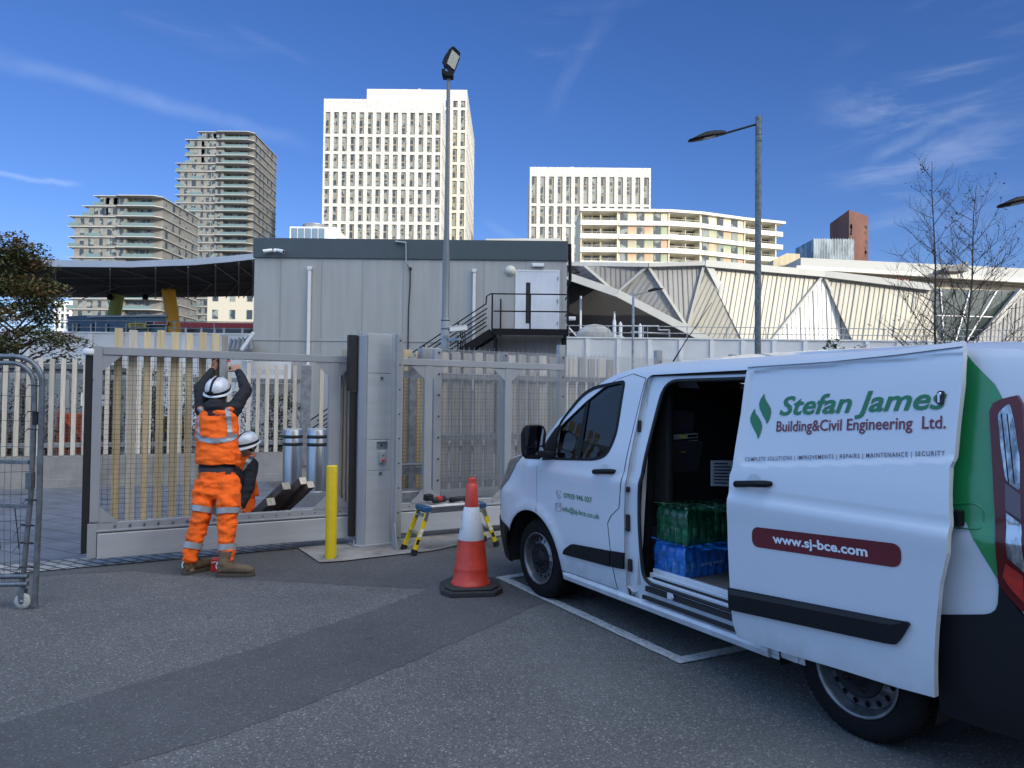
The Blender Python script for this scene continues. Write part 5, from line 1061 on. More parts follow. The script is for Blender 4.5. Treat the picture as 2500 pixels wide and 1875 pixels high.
# ================================================================ VAN (local: x rearwards, y inwards away from the viewer, z up; origin under the front wheel's outer face)
vf, vb = G(1310, 1459), G(2085, 1807); vd = (vb-vf).normalized(); VM = T(*vf) @ Rz(math.atan2(vd.y, vd.x)); VMI = VM.inverted()
camL = VMI @ Vector((0, 0, EYE)); VW = 1.90
van = thing('delivery_van', 'white panel van with open sliding side door and green and red company lettering', 'van', M=VM)
M_VW = mat('van_white', (.58, .61, .65), .28, coat=.6, var=.03, vscale=1.5)
def grime(m, amt=.55):
    t = m.node_tree; b_ = t.nodes['Principled BSDF']; K = t.links.new; co = t.nodes.new('ShaderNodeTexCoord'); sp = t.nodes.new('ShaderNodeSeparateXYZ'); K(co.outputs['Object'], sp.inputs[0])
    r = t.nodes.new('ShaderNodeMapRange'); r.inputs[1].default_value = .62; r.inputs[2].default_value = .22; K(sp.outputs[2], r.inputs[0])
    n = t.nodes.new('ShaderNodeTexNoise'); n.inputs['Scale'].default_value = 7; n.inputs['Detail'].default_value = 10; n.inputs['Roughness'].default_value = .7; K(co.outputs['Object'], n.inputs[0])
    r2 = t.nodes.new('ShaderNodeMapRange'); r2.inputs[1].default_value = .35; r2.inputs[2].default_value = .75; K(n.outputs[0], r2.inputs[0])
    mu = t.nodes.new('ShaderNodeMath'); mu.operation = 'MULTIPLY'; K(r.outputs[0], mu.inputs[0]); K(r2.outputs[0], mu.inputs[1]); m2 = t.nodes.new('ShaderNodeMath'); m2.operation = 'MULTIPLY'; K(mu.outputs[0], m2.inputs[0]); m2.inputs[1].default_value = amt
    mx_ = t.nodes.new('ShaderNodeMix'); mx_.data_type = 'RGBA'; K(m2.outputs[0], mx_.inputs[0]); l = b_.inputs['Base Color'].links[0].from_socket; K(l, mx_.inputs[6]); mx_.inputs[7].default_value = (.16, .14, .12, 1); K(mx_.outputs[2], b_.inputs['Base Color'])
    ad = t.nodes.new('ShaderNodeMapRange'); ad.inputs[3].default_value = .28; ad.inputs[4].default_value = .7; K(m2.outputs[0], ad.inputs[0]); K(ad.outputs[0], b_.inputs['Roughness'])
grime(M_VW)
M_VG = mat('van_green', (.014, .22, .065), .3, coat=.6); M_VB = mat('van_black_plastic', (.008, .0085, .010), .6, bump=.1, bscale=300, spec=.25)
M_TXG = mat('vinyl_green', (.012, .16, .06), .4); M_TXR = mat('vinyl_red', (.13, .012, .018), .4); M_TXP = mat('vinyl_plum', (.16, .025, .04), .4); M_TXD = mat('vinyl_dark', (.06, .035, .07), .4); M_TXW = mat('vinyl_white', (.7, .72, .75), .4)
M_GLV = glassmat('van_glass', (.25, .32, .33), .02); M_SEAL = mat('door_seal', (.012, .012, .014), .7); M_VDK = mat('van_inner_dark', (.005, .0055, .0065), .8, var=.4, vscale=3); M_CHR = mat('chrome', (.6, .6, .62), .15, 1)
PROF = [(.2, -.03), (.3, -.005), (.4, .02), (.5, .034), (.62, .044), (.8, .052), (1.0, .060), (1.10, .067), (1.145, .064), (1.175, .050), (1.23, .045), (1.32, .034), (1.45, .010), (1.6, -.018), (1.75, -.046), (1.85, -.068), (1.92, -.092), (1.96, -.125), (2.0, -.19)]
def sinterp(x, pts):      # monotone smooth interpolation (Catmull-Rom style)
    if x <= pts[0][0]: return pts[0][1]
    for i in range(len(pts)-1):
        if x <= pts[i+1][0]:
            (x0, y0), (x1, y1) = pts[i], pts[i+1]; h = x1-x0; d = (y1-y0)/h
            d0 = (y1-pts[i-1][1])/(x1-pts[i-1][0]) if i > 0 else d; d1 = (pts[i+2][1]-y0)/(pts[i+2][0]-x0) if i+2 < len(pts) else d; t = (x-x0)/h
            return y0*(2*t**3-3*t**2+1)+h*d0*(t**3-2*t**2+t)+y1*(-2*t**3+3*t**2)+h*d1*(t**3-t**2)
    return pts[-1][1]
_oc = {}
def off(x, z):
    k_ = (round(x, 5), round(z, 5))
    if k_ not in _oc: _oc[k_] = off_(x, z)
    return _oc[k_]
def off_(x, z):
    o = sinterp(z, PROF)
    if -.5 < x < .46 and z < 1.1: o += .016*math.exp(-((math.hypot(x+.03, z-.335)-.44)/.05)**2)      # flared front wheel arch
    if x < 0: o -= .05*x*x
    if x < -.46: o -= 1.16*(x+.46)**2
    if x < -.1 and z > .85: o -= .8*(-x-.1)*(z-.85)
    if z > 1.15 and x < .3: o -= .10*min(1, (.3-x)/.6)*min(1, (z-1.15)/.2)   # fender to windscreen base
    if x > 3.35: o -= .42*(x-3.35)**2*(1 if z > .3 else 1)
    if x > 3.62: o -= 3.2*(x-3.62)**2
    return o
def TR(x, z, ref, base=0.0):       # measured on the plane y=-ref, carried along the sight line to the real surface
    p = Vector((x, -ref, z)); q_ = p.copy()
    for _ in range(5):
        y = -(off(q_.x, q_.z)+base); t = (y-camL.y)/(p.y-camL.y); q_ = camL+(p-camL)*t
    return (q_.x, q_.z)
def inpoly(p, poly):
    c = False; n = len(poly); j = n-1
    for i in range(n):
        if (poly[i][1] > p[1]) != (poly[j][1] > p[1]) and p[0] < (poly[j][0]-poly[i][0])*(p[1]-poly[i][1])/(poly[j][1]-poly[i][1])+poly[i][0]: c = not c
        j = i
    return c
def dens(poly, st):
    r = []
    for a, b_ in zip(poly, poly[1:]+poly[:1]):
        l = math.hypot(b_[0]-a[0], b_[1]-a[1]); k = max(1, int(l/st))
        for i in range(k): r.append((lerp(a[0], b_[0], i/k), lerp(a[1], b_[1], i/k)))
    return r
def rnd_poly(poly, r, n=5):       # round the corners
    out_ = []; N_ = len(poly)
    for i in range(N_):
        p0, p1, p2 = Vector(poly[i-1]), Vector(poly[i]), Vector(poly[(i+1) % N_]); rr = r[i] if isinstance(r, (list, tuple)) else r
        a = p0-p1; c = p2-p1; k = min(rr, a.length*.48, c.length*.48)
        if k < 1e-4: out_.append(tuple(p1)); continue
        a = p1+a.normalized()*k; c = p1+c.normalized()*k
        for j in range(n+1): t = j/n; q_ = a*(1-t)**2+p1*2*t*(1-t)+c*t*t; out_.append((q_.x, q_.y))
    return out_
def tri2d(poly, holes=(), st=.05):
    loops = [dens(poly, st)]+[dens(h, st) for h in holes]; pts = []; ed = []
    for lp_ in loops:
        k = len(pts); pts += lp_; ed += [(k+i, k+(i+1) % len(lp_)) for i in range(len(lp_))]
    xs = [p[0] for p in poly]; zs_ = [p[1] for p in poly]; x = min(xs)+st/2
    while x < max(xs):
        z = min(zs_)+st/2
        while z < max(zs_):
            if inpoly((x, z), poly) and not any(inpoly((x, z), h) for h in holes): pts.append((x+.0007*math.sin(z*91), z+.0007*math.cos(x*77)))
            z += st
        x += st
    vs, es, fs, *_ = delaunay_2d_cdt([Vector(p) for p in pts], ed, [], 0, 1e-5)
    F = []
    for f in fs:
        c = (sum(vs[i].x for i in f)/len(f), sum(vs[i].y for i in f)/len(f))
        if inpoly(c, poly) and not any(inpoly(c, h) for h in holes): F.append(tuple(f))
    return [(v.x, v.y) for v in vs], F
def skin(name, poly, m, parent=van, base=0.0, holes=(), st=.05, thick=.0, fn=None, far=False, smooth=True):
    vs, fs = tri2d(poly, holes, st); b = MB(); f_ = fn or (lambda x, z: 0)
    P_ = [Vector((x, -(off(x, z)+base+f_(x, z)), z)) for x, z in vs]
    if far: P_ = [Vector((p.x, VW-p.y, p.z)) for p in P_]
    b.add(P_, fs, smooth); o = b.build(name, m, parent, fix=False)
    me = o.data; want = 1 if far else -1
    sgn_ = sum(p.normal.y*p.area for p in me.polygons)
    if sgn_*want < 0: me.flip_normals()
    nv = len(P_); e_ = .004; NN = []
    for x, z in vs:
        F_ = lambda a_, b_: off(a_, b_)+f_(a_, b_)
        gx = (F_(x+e_, z)-F_(x-e_, z))/(2*e_); gz = (F_(x, z+e_)-F_(x, z-e_))/(2*e_)
        NN.append(Vector((-gx, -1, -gz)).normalized() if not far else Vector((-gx, 1, -gz)).normalized())
    if thick:
        rb = MB()
        for lp2 in [dens(poly, st)]+[dens(h_, st) for h_ in holes]:
            q2_ = [Vector((x, -(off(x, z)+base+f_(x, z)), z)) for x, z in lp2]; q3_ = [p+Vector((0, thick, 0)) for p in q2_]
            if far: q2_ = [Vector((p.x, VW-p.y, p.z)) for p in q2_]; q3_ = [Vector((p.x, VW-p.y, p.z)) for p in q3_]
            for i_ in range(len(lp2)): j_ = (i_+1) % len(lp2); rb.quad(q2_[i_], q2_[j_], q3_[j_], q3_[i_])
        k_ = len(me.vertices); nf = MB(); nf.v = [v.co.copy() for v in me.vertices]; nf.f = [tuple(p.vertices) for p in me.polygons]; nf.sm = [smooth]*len(nf.f); nf.add(rb.v, rb.f, False)
        m2 = bpy.data.meshes.new(name); m2.from_pydata([tuple(v) for v in nf.v], [], nf.f); m2.polygons.foreach_set('use_smooth', nf.sm); m2.materials.append(m); o.data = m2; me = m2
        NN += [Vector((0, 0, 0))]*(len(me.vertices)-k_)
    if smooth: me.normals_split_custom_set_from_vertices([tuple(n_) for n_ in NN])
    return o
def circ(cx, cz, r, a0, a1, n=14): return [(cx+r*math.cos(R(lerp(a0, a1, i/n))), cz+r*math.sin(R(lerp(a0, a1, i/n)))) for i in range(n+1)]
def outline(name, pts, m, parent, base, r=.003, closed=True):
    ps = dens(pts, .03) if closed else pts; ps = [(x, -(off(x, z)+base), z) for x, z in ps]; b = MB(); b.tube(ps+([ps[0]] if closed else []), r, 5, not closed); return b.build(name, m, parent)
FR, RR = 0.0, (VMI @ vb).x
# outlines in (x, z)
roofline = [(.10, 1.385), (.36, 1.585), (.60, 1.745), (.80, 1.85), (.95, 1.905), (1.15, 1.945), (1.4, 1.965), (1.9, 1.975), (2.6, 1.975), (3.3, 1.965), (3.55, 1.945), (3.68, 1.90)]
hoodline = [(-.90, .90), (-.86, .98), (-.78, 1.06), (-.62, 1.13), (-.40, 1.19), (-.15, 1.245), (.0, 1.29)]
door_f = [(.095, 1.20), (.075, 1.0), (.075, .74)]+circ(-.03, .335, .415, 72, 2, 8)[0:]+[(.385, .318), (1.06, .325), (1.03, .55), (1.0, .80), (1.04, .86), (1.13, .93), (1.175, 1.2), (1.225, 1.58), (1.265, 1.86)]
door_up = [(1.265, 1.86), (1.12, 1.895), (.97, 1.862), (.80, 1.79), (.62, 1.685), (.40, 1.53), (.17, 1.345), (.095, 1.20)]
door_poly = door_f[:-1]+door_up[:-1]
win = rnd_poly([TR(*p, .03) for p in ((.306, 1.225), (.36, 1.50), (.725, 1.775), (1.145, 1.83), (1.05, 1.45), (.95, 1.30), (.811, 1.262))], [.03, .1, .15, .05, .08, .1, .08], 4)
opening = rnd_poly([(1.17, .27), (1.185, .9), (1.275, 1.885), (2.55, 1.90), (2.55, .27)], [.02, .02, .06, .02, .02])
rarch = circ(RR, .345, .42, 180, 0, 16)
side = [(.385, .25), (2.42, .25)]+[(2.44, .3)]+rarch[0:]+[(3.31, .30), (3.31, .50), (3.80, .50), (3.84, 1.0), (3.80, 1.6), (3.70, 1.885)]+roofline[::-1]+[(.0, 1.29)]+hoodline[::-1][1:]+[(-.93, .62), (-.41, .55)]+circ(-.03, .335, .415, 155, 2, 14)
def grow(poly, d):
    c = Vector((sum(p[0] for p in poly)/len(poly), sum(p[1] for p in poly)/len(poly))); return [tuple(Vector(p)+(Vector(p)-c).normalized()*d) for p in poly]
skin('body_side', side, M_VW, st=.06, holes=[grow(door_poly, .006), opening], thick=.012)
skin('body_side', [p for p in side], M_VW, st=.09, far=True, holes=[grow(win, .004)])
# green graphic on the rear quarter and its white corner
def R_E(x, y, ref=.03): return TR(*[float(k) for k in PLM(2150+x*.4217, 800+y*.4217, ref)], ref)
def PLM(u, v, ref):
    d = dirpx(u, v); dl = VMI.to_3x3() @ d; t = (-ref-camL.y)/dl.y; q_ = camL+dl*t; return q_.x, q_.z
def UV(u, v, base=0.0, ref=None): r_ = .03 if ref is None else ref; return TR(*PLM(u, v, r_), r_, base)
gp = [UV(2352, 852), UV(2430, 938), UV(2450, 975), UV(2421, 985), UV(2421, 1010), UV(2428, 1150), UV(2440, 1410), UV(2441, 1422), UV(2361, 1277), UV(2318, 1226), (3.2, 1.21), (3.1, 1.5), (3.25, 1.93)]
skin('green_graphic', gp, M_VG, base=.004, st=.06)
skin('green_graphic', [UV(2285, 1480), UV(2294, 1498), UV(2285, 1499), (3.15, .84), (3.15, .90)], M_VG, base=.004, st=.06)
# front door
def inset_p(x, z): return 0
fd = skin('front_door', door_poly, M_VW, base=.002, holes=[win], st=.05, thick=.02)
skin('front_door', door_poly, M_VW, far=True, base=.002, holes=[win], st=.09)
outline('door_shut_line', door_poly, M_BLACK, fd, -.004, .007)
wf_o = rnd_poly([TR(*p, .03) for p in ((.285, 1.205), (.335, 1.505), (.715, 1.80), (1.172, 1.853), (1.075, 1.44), (.97, 1.285), (.82, 1.24))], [.03, .1, .15, .05, .08, .1, .08], 4)
skin('window_frame', wf_o, M_VB, fd, base=.005, holes=[win], st=.04, thick=.02)
skin('window', grow(win, .004), M_GLV, fd, base=-.012, st=.06)
skin('window', grow(win, .004), M_GLV, fd, base=-.012, st=.09, far=True)
a, c = TR(.736, 1.765, .03), TR(.60, 1.255, .03)
skin('window_pillar', [(a[0]-.015, a[1]), (a[0]+.02, a[1]), (c[0]+.035, c[1]), (c[0]-.03, c[1])], M_VB, fd, base=-.004, st=.05)
skin('mirror_base', [TR(*p, .03) for p in ((.12, 1.19), (.305, 1.21), (.36, 1.50), (.30, 1.46), (.19, 1.36), (.14, 1.30))], M_VB, fd, base=.010, st=.05, thick=.02)
skin('side_moulding', rnd_poly([TR(*p, .03) for p in ((.435, .462), (.45, .50), (.55, .565), (1.015, .598), (1.02, .485))], [.01, .03, .03, .005, .005]), M_VB, fd, base=.020, st=.05, thick=.02)
skin('side_moulding', [TR(*p, .03) for p in ((1.028, .486), (1.024, .600), (1.165, .612), (1.168, .498))], M_VB, van, base=.018, st=.05, thick=.02)
def handle(x0, x1, z0, z1, base, parent):
    xc = (x0+x1)/2; zc = (z0+z1)/2; y = -(off(xc, zc)+base)
    b = MB(); M = T(xc, y, zc) @ RX90 @ Matrix.Diagonal((.048, .06, 1, 1)); b.lathe([(1.0, .001), (.93, .003), (.7, -.004), (0, -.008)], 24, M); cp = b.build('handle_cup', M_VW, parent)
    b = MB(); b.tube([(x0, y+.004, z0), (x0+.012, y-.03, z0), (xc, y-.042, zc+.002), (x1-.012, y-.034, z1), (x1, y+.004, z1)], [.014, .019, .018, .019, .014], 12); return b.build('handle', M_VB, parent)
a, c = TR(.832, 1.162, .03), TR(1.055, 1.183, .03); handle(a[0], c[0], a[1], c[1], 0, fd)
# door mirror
mr = MB(); MM = T(.10, -.20, 1.355)
prof = [(-.075, .0), (-.06, .07), (-.02, .105), (.03, .115), (.055, .11)]
b = MB(); ring = rnd_poly([(-.11, -.155), (.10, -.155), (.125, .10), (.09, .165), (-.08, .165), (-.12, .10)], .05, 4); n = len(ring); vs = []
for yy, s in ((-.10, .55), (-.07, .86), (-.02, .98), (.03, 1.0), (.035, .93)): vs += [Vector((yy, px_*s, pz_*s)) for px_, pz_ in ring]
M2 = T(.20, -.185, 1.352) @ Rz(R(-14)) @ Matrix.Scale(.86, 4); b.add(vs, [(i*n+k, i*n+(k+1) % n, (i+1)*n+(k+1) % n, (i+1)*n+k) for i in range(4) for k in range(n)], True, M2); b.add(vs[:n], [tuple(range(n))], M=M2); b.add(vs[-n:], [tuple(range(n))], M=M2)
mi = b.build('door_mirror', M_VB, van)
b = MB(); b.add([M2 @ Vector((.0365, x*.8, z*.60+.055)) for x, z in ring], [tuple(range(n))]); b.build('mirror_glass', mat('mirror_glass', (.7, .72, .74), .03, 1), mi)
b = MB(); b.add([M2 @ Vector((.0365, x*.8, z*.24-.085)) for x, z in ring], [tuple(range(n))]); b.build('mirror_glass', MATS['mirror_glass'], mi)
b = MB(); b.bar((.28, -.03, 1.25), (.22, -.14, 1.26), .10, .05); b.build('mirror_arm', M_VB, mi, bevel=.01)
b = MB(); b.sphere((.08, VW+.18, 1.36), .12, 14, (.6, .8, 1.2)); b.build('door_mirror', M_VB, van)
# front: grille, bonnet, windscreen, bumper; strips across the van from the side outline
def strip(name, pts, m, crown=.0, bulge=.0, inset=0, n=14, parent=van, base=0.0):
    b = MB(); vs = []
    for x, z in pts:
        y0_ = -(off(x, z)+base); y1_ = VW+off(x, z)+base
        for i in range(n+1):
            t = i/n; s = 1-(2*t-1)**2; s2 = 1-abs(2*t-1)**3.5; vs.append((x-bulge*s2*1.0, lerp(y0_, y1_, t), z+crown*s2))
    k = n+1; b.add(vs, [(i*k+j, i*k+j+1, (i+1)*k+j+1, (i+1)*k+j) for i in range(len(pts)-1) for j in range(n)], True); return b.build(name, m, parent)
strip('bonnet', [(-.86, .98), (-.78, 1.06), (-.62, 1.13), (-.40, 1.19), (-.15, 1.245), (.0, 1.29)], M_VG, crown=.09, bulge=.08)
strip('front_panel', [(-.93, .62), (-.92, .75), (-.90, .90), (-.86, .98)], M_VW, bulge=.10, crown=.0)
strip('grille', [(-.945, .70), (-.935, .80), (-.915, .92)], M_VB, bulge=.105, base=-.25)
strip('windscreen', [(.0, 1.29), (.10, 1.385), (.36, 1.585), (.60, 1.745), (.80, 1.85)], M_GLV, crown=.05, bulge=.10, base=-.06)
strip('a_pillar_roof', [(.80, 1.85), (.95, 1.905), (1.15, 1.945)], M_VW, crown=.05, bulge=.06)
strip('roof', [(1.15, 1.945), (1.4, 1.965), (1.9, 1.975), (2.6, 1.975), (3.3, 1.965), (3.55, 1.945), (3.70, 1.885)], M_VW, crown=.055)
for sgn in (0, 1):
    b = MB(); pts = roofline[:6]; 
    rows = [[(x, (-(off(x, z))), z), (x, -(off(x, z)-.05), z+.006)] for x, z in [(.0, 1.29)]+pts]
    for (p0, p1), (q0, q1) in zip(rows, rows[1:]): 
        f_ = (lambda p: (p[0], VW-p[1], p[2])) if sgn else (lambda p: p); b.quad(f_(p0), f_(p1), f_(q1), f_(q0))
    b.build('a_pillar', M_VW, van)
bp = [(-.93, .62), (-.41, .55)]+circ(-.03, .335, .415, 152, 186, 6)+[(-.43, .22), (-.92, .24), (-.95, .40)]
skin('front_bumper', bp, M_VB, base=.012, st=.06, thick=.02); skin('front_bumper', bp, M_VB, base=.012, st=.09, far=True)
strip('front_bumper', [(-.92, .24), (-.95, .40), (-.93, .62)], M_VB, bulge=.10, base=.012)
hl = [TR(*p, .03) for p in ((-.44, .93), (-.42, 1.02), (-.33, 1.14))]
skin('headlight', [(-.90, .88), (-.80, .84), (-.60, .86), (-.46, .96), (-.36, 1.08), (-.28, 1.205), (-.40, 1.18), (-.62, 1.12), (-.78, 1.05), (-.86, .97)], mat('headlight_lens', (.12, .13, .14), .08, .3, coat=1), base=.006, st=.04, thick=.01)
skin('headlight', [(-.90, .88), (-.80, .84), (-.60, .86), (-.46, .96), (-.36, 1.08), (-.28, 1.205), (-.40, 1.18), (-.62, 1.12), (-.78, 1.05), (-.86, .97)], MATS['headlight_lens'], base=.006, st=.06, far=True)
skin('scuttle_trim', [(.00, 1.285), (-.12, 1.245), (-.20, 1.18), (.09, 1.195), (.12, 1.30), (.10, 1.37)], M_VB, base=.004, st=.05)
# sill
b = MB(); b.prism([(.40, -.005, .25), (.40, -.02, .29), (.40, -.005, .315), (.40, .05, .30), (.40, .05, .24)], (1.97, 0, 0)); b.build('sill', M_VW, van, bevel=.006)
b = MB(); b.box(.3, 3.6, .3, VW-.3, .24, .32); b.box(-.8, .3, .25, VW-.25, .25, .5); b.box(3.25, 3.7, .1, VW-.1, .28, .5); b.build('underbody', M_VB, van)
# wheel wells
def well(cx, far=False):
    b = MB(); vs = []; n = 20
    for y in (.0, .36):
        for i in range(n+1): a = math.pi*i/n*1.16-.25; vs.append((cx+.425*math.cos(a), VW-y if far else y, .335+.425*math.sin(a)))
    b.add(vs, [(i, i+1, n+2+i, n+1+i) for i in range(n)], True); b.add([(cx+.43*math.cos(2*math.pi*i/24), VW-.36 if far else .36, .335+.43*math.sin(2*math.pi*i/24)) for i in range(24)], [tuple(range(24))]); return b.build('wheel_arch_liner', M_BLACK, van)
for cx in (FR, RR): well(cx-.02); well(cx-.02, True)
# wheels
M_TY = mat('tyre', (.009, .009, .0095), .9, spec=.2, var=.3, vscale=12, bump=.3, bscale=60); M_RIM = mat('steel_rim', (.24, .245, .255), .42, .8, var=.5, vscale=9)
def wheel(cx, far=False):
    M0 = T(cx, (VW-.012) if far else .012, .335) @ (Matrix.Rotation(R(-90), 4, 'X') if not far else Matrix.Rotation(R(90), 4, 'X'))   # lathe z -> into the van
    hub = bpy.data.objects.new('wheel', None); COL.objects.link(hub); hub.parent = van; TM[hub.name] = TM[van.name]
    b = MB(); b.lathe([(.205, .03), (.215, .008), (.235, -.002), (.29, .002), (.315, .012), (.330, .03), (.334, .05), (.334, .165), (.328, .19), (.30, .212), (.22, .21)], 56, M0, caps=False); b.build('tyre', M_TY, hub)
    b = MB()
    for k in range(72):
        a = 2*math.pi*k/72
        for z0, z1, da in ((.035, .075, .03), (.085, .13, -.03), (.14, .18, .03)): b.bar(M0 @ Vector((.3335*math.cos(a), .3335*math.sin(a), z0)), M0 @ Vector((.3335*math.cos(a+da), .3335*math.sin(a+da), z1)), .012, .008)
    b.build('tread', M_TY, hub)
    b = MB(); b.lathe([(.214, .006), (.222, -.002), (.217, -.006), (.205, .0), (.198, .02), (.19, .055), (.185, .08)], 48, M0, caps=False); rm = b.build('rim', M_RIM, hub)
    # pierced disc: ring of 16 holes
    n = 16; vs, fs = [], []; b = MB(); seg = 8; ri, ro = .128, .186
    def zz(r): return lerp(.045, .062, (r-ri)/(ro-ri)) if r > .15 else lerp(.03, .05, (r-ri)/(.15-ri))
    for k in range(n):
        a0, a1 = 2*math.pi*k/n, 2*math.pi*(k+1)/n; am = (a0+a1)/2; rc = .163; hr = .0155
        outer = [(ri, a0), (ri, am), (ri, a1), (rc, a1), (ro, a1), (ro, am), (ro, a0), (rc, a0)]
        inner = [(rc-hr, am, 0), (0, 0, 0)]
        o_ = [Vector((r*math.cos(a), r*math.sin(a), zz(r))) for r, a in outer]
        cp = Vector((rc*math.cos(am), rc*math.sin(am), zz(rc))); i_ = []
        for p in o_:
            dv = (p-cp); dv.z = 0; dv.normalize(); i_.append(cp+dv*hr)
        b.add(o_+i_, [(j, (j+1) % 8, 8+(j+1) % 8, 8+j) for j in range(8)], True, M0)
    b.build('pierced_disc', M_RIM, rm)
    b = MB(); b.lathe([(.19, .085), (.1, .09), (0, .09)], 24, M0, caps=False); b.build('brake_backing', M_BLACK, rm)
    b = MB(); b.lathe([(.128, .028), (.124, .018), (.115, .024), (.07, .032), (.055, .02), (.045, .012), (.0, .01)], 36, M0, caps=False)
    for k in range(5): a = 2*math.pi*k/5; b.lathe([(.0, -.004), (.018, -.002), (.022, .03)], 10, M0 @ T(.085*math.cos(a), .085*math.sin(a), .028), caps=False)
    b.build('hub_cap', M_VB, hub)
    return hub
for cx in (FR, RR): wheel(cx); wheel(cx, True)
# -------- rear: corner, tail light, doors, bumper
skin('rear_bumper', [(3.31, .30), (3.34, .60), (3.40, .70), (3.80, .80), (3.835, .62), (3.83, .30)], M_VB, base=.012, st=.06, thick=.02)
skin('rear_bumper', [(3.31, .30), (3.34, .60), (3.40, .70), (3.80, .80), (3.835, .62), (3.83, .30)], M_VB, base=.012, st=.09, far=True)
b = MB(); b.box(3.78, 3.98, .30, VW-.30, .28, .78); b.build('rear_bumper', M_VB, van, bevel=.03)
bq = [UV(2285, 1500), UV(2425, 1499), UV(2439, 1490), UV(2441, 1480), (3.66, .9), (3.80, .9), (3.83, .6), (3.8, .3), (3.30, .3), (3.30, .8)]
q_ = [(3.30, .30), (3.285, .749)]+[UV(2300, 1500), UV(2360, 1500), UV(2405, 1499.5), UV(2422, 1496), UV(2434, 1488), UV(2440, 1474), UV(2443, 1424), UV(2470, 1462), UV(2500, 1500)]+[(3.80, .80), (3.81, .3)]
skin('quarter_cladding', q_, M_VB, base=.016, st=.06, thick=.02)
b = MB(); vs = []; pts = [(3.84, .8), (3.84, 1.2), (3.80, 1.6), (3.72, 1.86), (3.68, 1.90)]
for x, z in pts:
    for i in range(13): t = i/12; y0_ = -(off(x, z)); vs.append((x+.13*(1-abs(2*t-1)**4), lerp(y0_, VW-y0_, t), z))
b.add(vs, [(i*13+j, i*13+j+1, (i+1)*13+j+1, (i+1)*13+j) for i in range(4) for j in range(12)], True); rd = b.build('rear_door', M_VW, van)
b = MB(); vs = []
for x, z in [(3.835, 1.20), (3.81, 1.5), (3.79, 1.66), (3.745, 1.80)]:
    for i in range(11): t = i/10; y0_ = -(off(x, z)); tt = .06+.88*t; vs.append((x+.006+.13*(1-abs(2*tt-1)**4), lerp(y0_, VW-y0_, tt), z))
b.add(vs, [(i*11+j, i*11+j+1, (i+1)*11+j+1, (i+1)*11+j) for i in range(3) for j in range(10)], True); b.build('rear_window', mat('tinted_glass', (.02, .03, .03), .05), rd)
tl = [UV(2450, 974), UV(2430, 984), UV(2421, 1004), UV(2424, 1060), UV(2429, 1150), UV(2437, 1300), UV(2443, 1424), UV(2470, 1458), UV(2500, 1490), UV(2522, 1500), UV(2512, 1300), UV(2508, 1100), UV(2500, 985), UV(2488, 965)]
M_RED = mat('lamp_red', (.10, .003, .005), .25, coat=.35, var=.3, vscale=6, spec=.3); M_CLR = mat('lamp_clear', (.45, .48, .50), .10, .7, col2=(.10, .11, .13), vscale=22, stretch=(1, 1, .25), coat=1, lo=.42, hi=.6)
tlt = skin('tail_light', tl, M_RED, base=.022, st=.04, thick=.03)
cl1 = rnd_poly([UV(2443, 1008), UV(2472, 982), UV(2484, 1030), UV(2497, 1120), UV(2498, 1200), UV(2462, 1172), UV(2450, 1090)], .02, 3)
skin('clear_lens', cl1, M_CLR, tlt, base=.027, st=.03)
skin('clear_lens', [UV(2463, 1250), UV(2500, 1278), UV(2512, 1400), UV(2495, 1385), UV(2466, 1360)], M_CLR, tlt, base=.027, st=.03)
skin('lens_band', [UV(2461, 1178), UV(2499, 1207), UV(2500, 1268), UV(2462, 1244)], mat('lamp_dark_red', (.05, .006, .01), .12, coat=1), tlt, base=.027, st=.03)
skin('reflector', [UV(2462, 1374), UV(2505, 1404), UV(2508, 1470), UV(2470, 1430), UV(2455, 1405)], mat('lamp_bright_red', (.45, .015, .01), .12, coat=1, col2=(.2, .01, .01), vscale=14), tlt, base=.027, st=.03)
for k in range(2):
    a_, c_ = UV(2452+k*14, 1010), UV(2470+k*14, 1180); b = MB(); [b.bar((lerp(a_[0], c_[0], t), -(off(lerp(a_[0], c_[0], t), lerp(a_[1], c_[1], t))+.029), lerp(a_[1], c_[1], t)), (lerp(a_[0], c_[0], t+.2), -(off(lerp(a_[0], c_[0], t+.2), lerp(a_[1], c_[1], t+.2))+.029), lerp(a_[1], c_[1], t+.2)), .003, .003) for t in (0, .2, .4, .6, .8)]; b.build('lens_rib', M_VB, tlt)
# fuel flap outline and exposed bracket, rear cargo shut line
ffp = rnd_poly([UV(2318, 1229), UV(2385, 1229), UV(2403, 1245), UV(2403, 1285), UV(2390, 1292), UV(2322, 1288)], .02, 3); outline('fuel_flap', ffp, M_VG, van, .004, .0035)
b = MB(); p0 = UV(2312, 1245); p1 = UV(2356, 1285); yb_ = -(off(3.4, 1.2)); b.box(p0[0]-.1, p1[0], yb_-.05, yb_-.005, p1[1], p1[1]+.07); b.box(p0[0]-.1, p0[0]+.03, yb_-.05, yb_-.005, p1[1]+.07, p0[1]+.02); b.build('door_track_bracket', M_VB, van, bevel=.006)
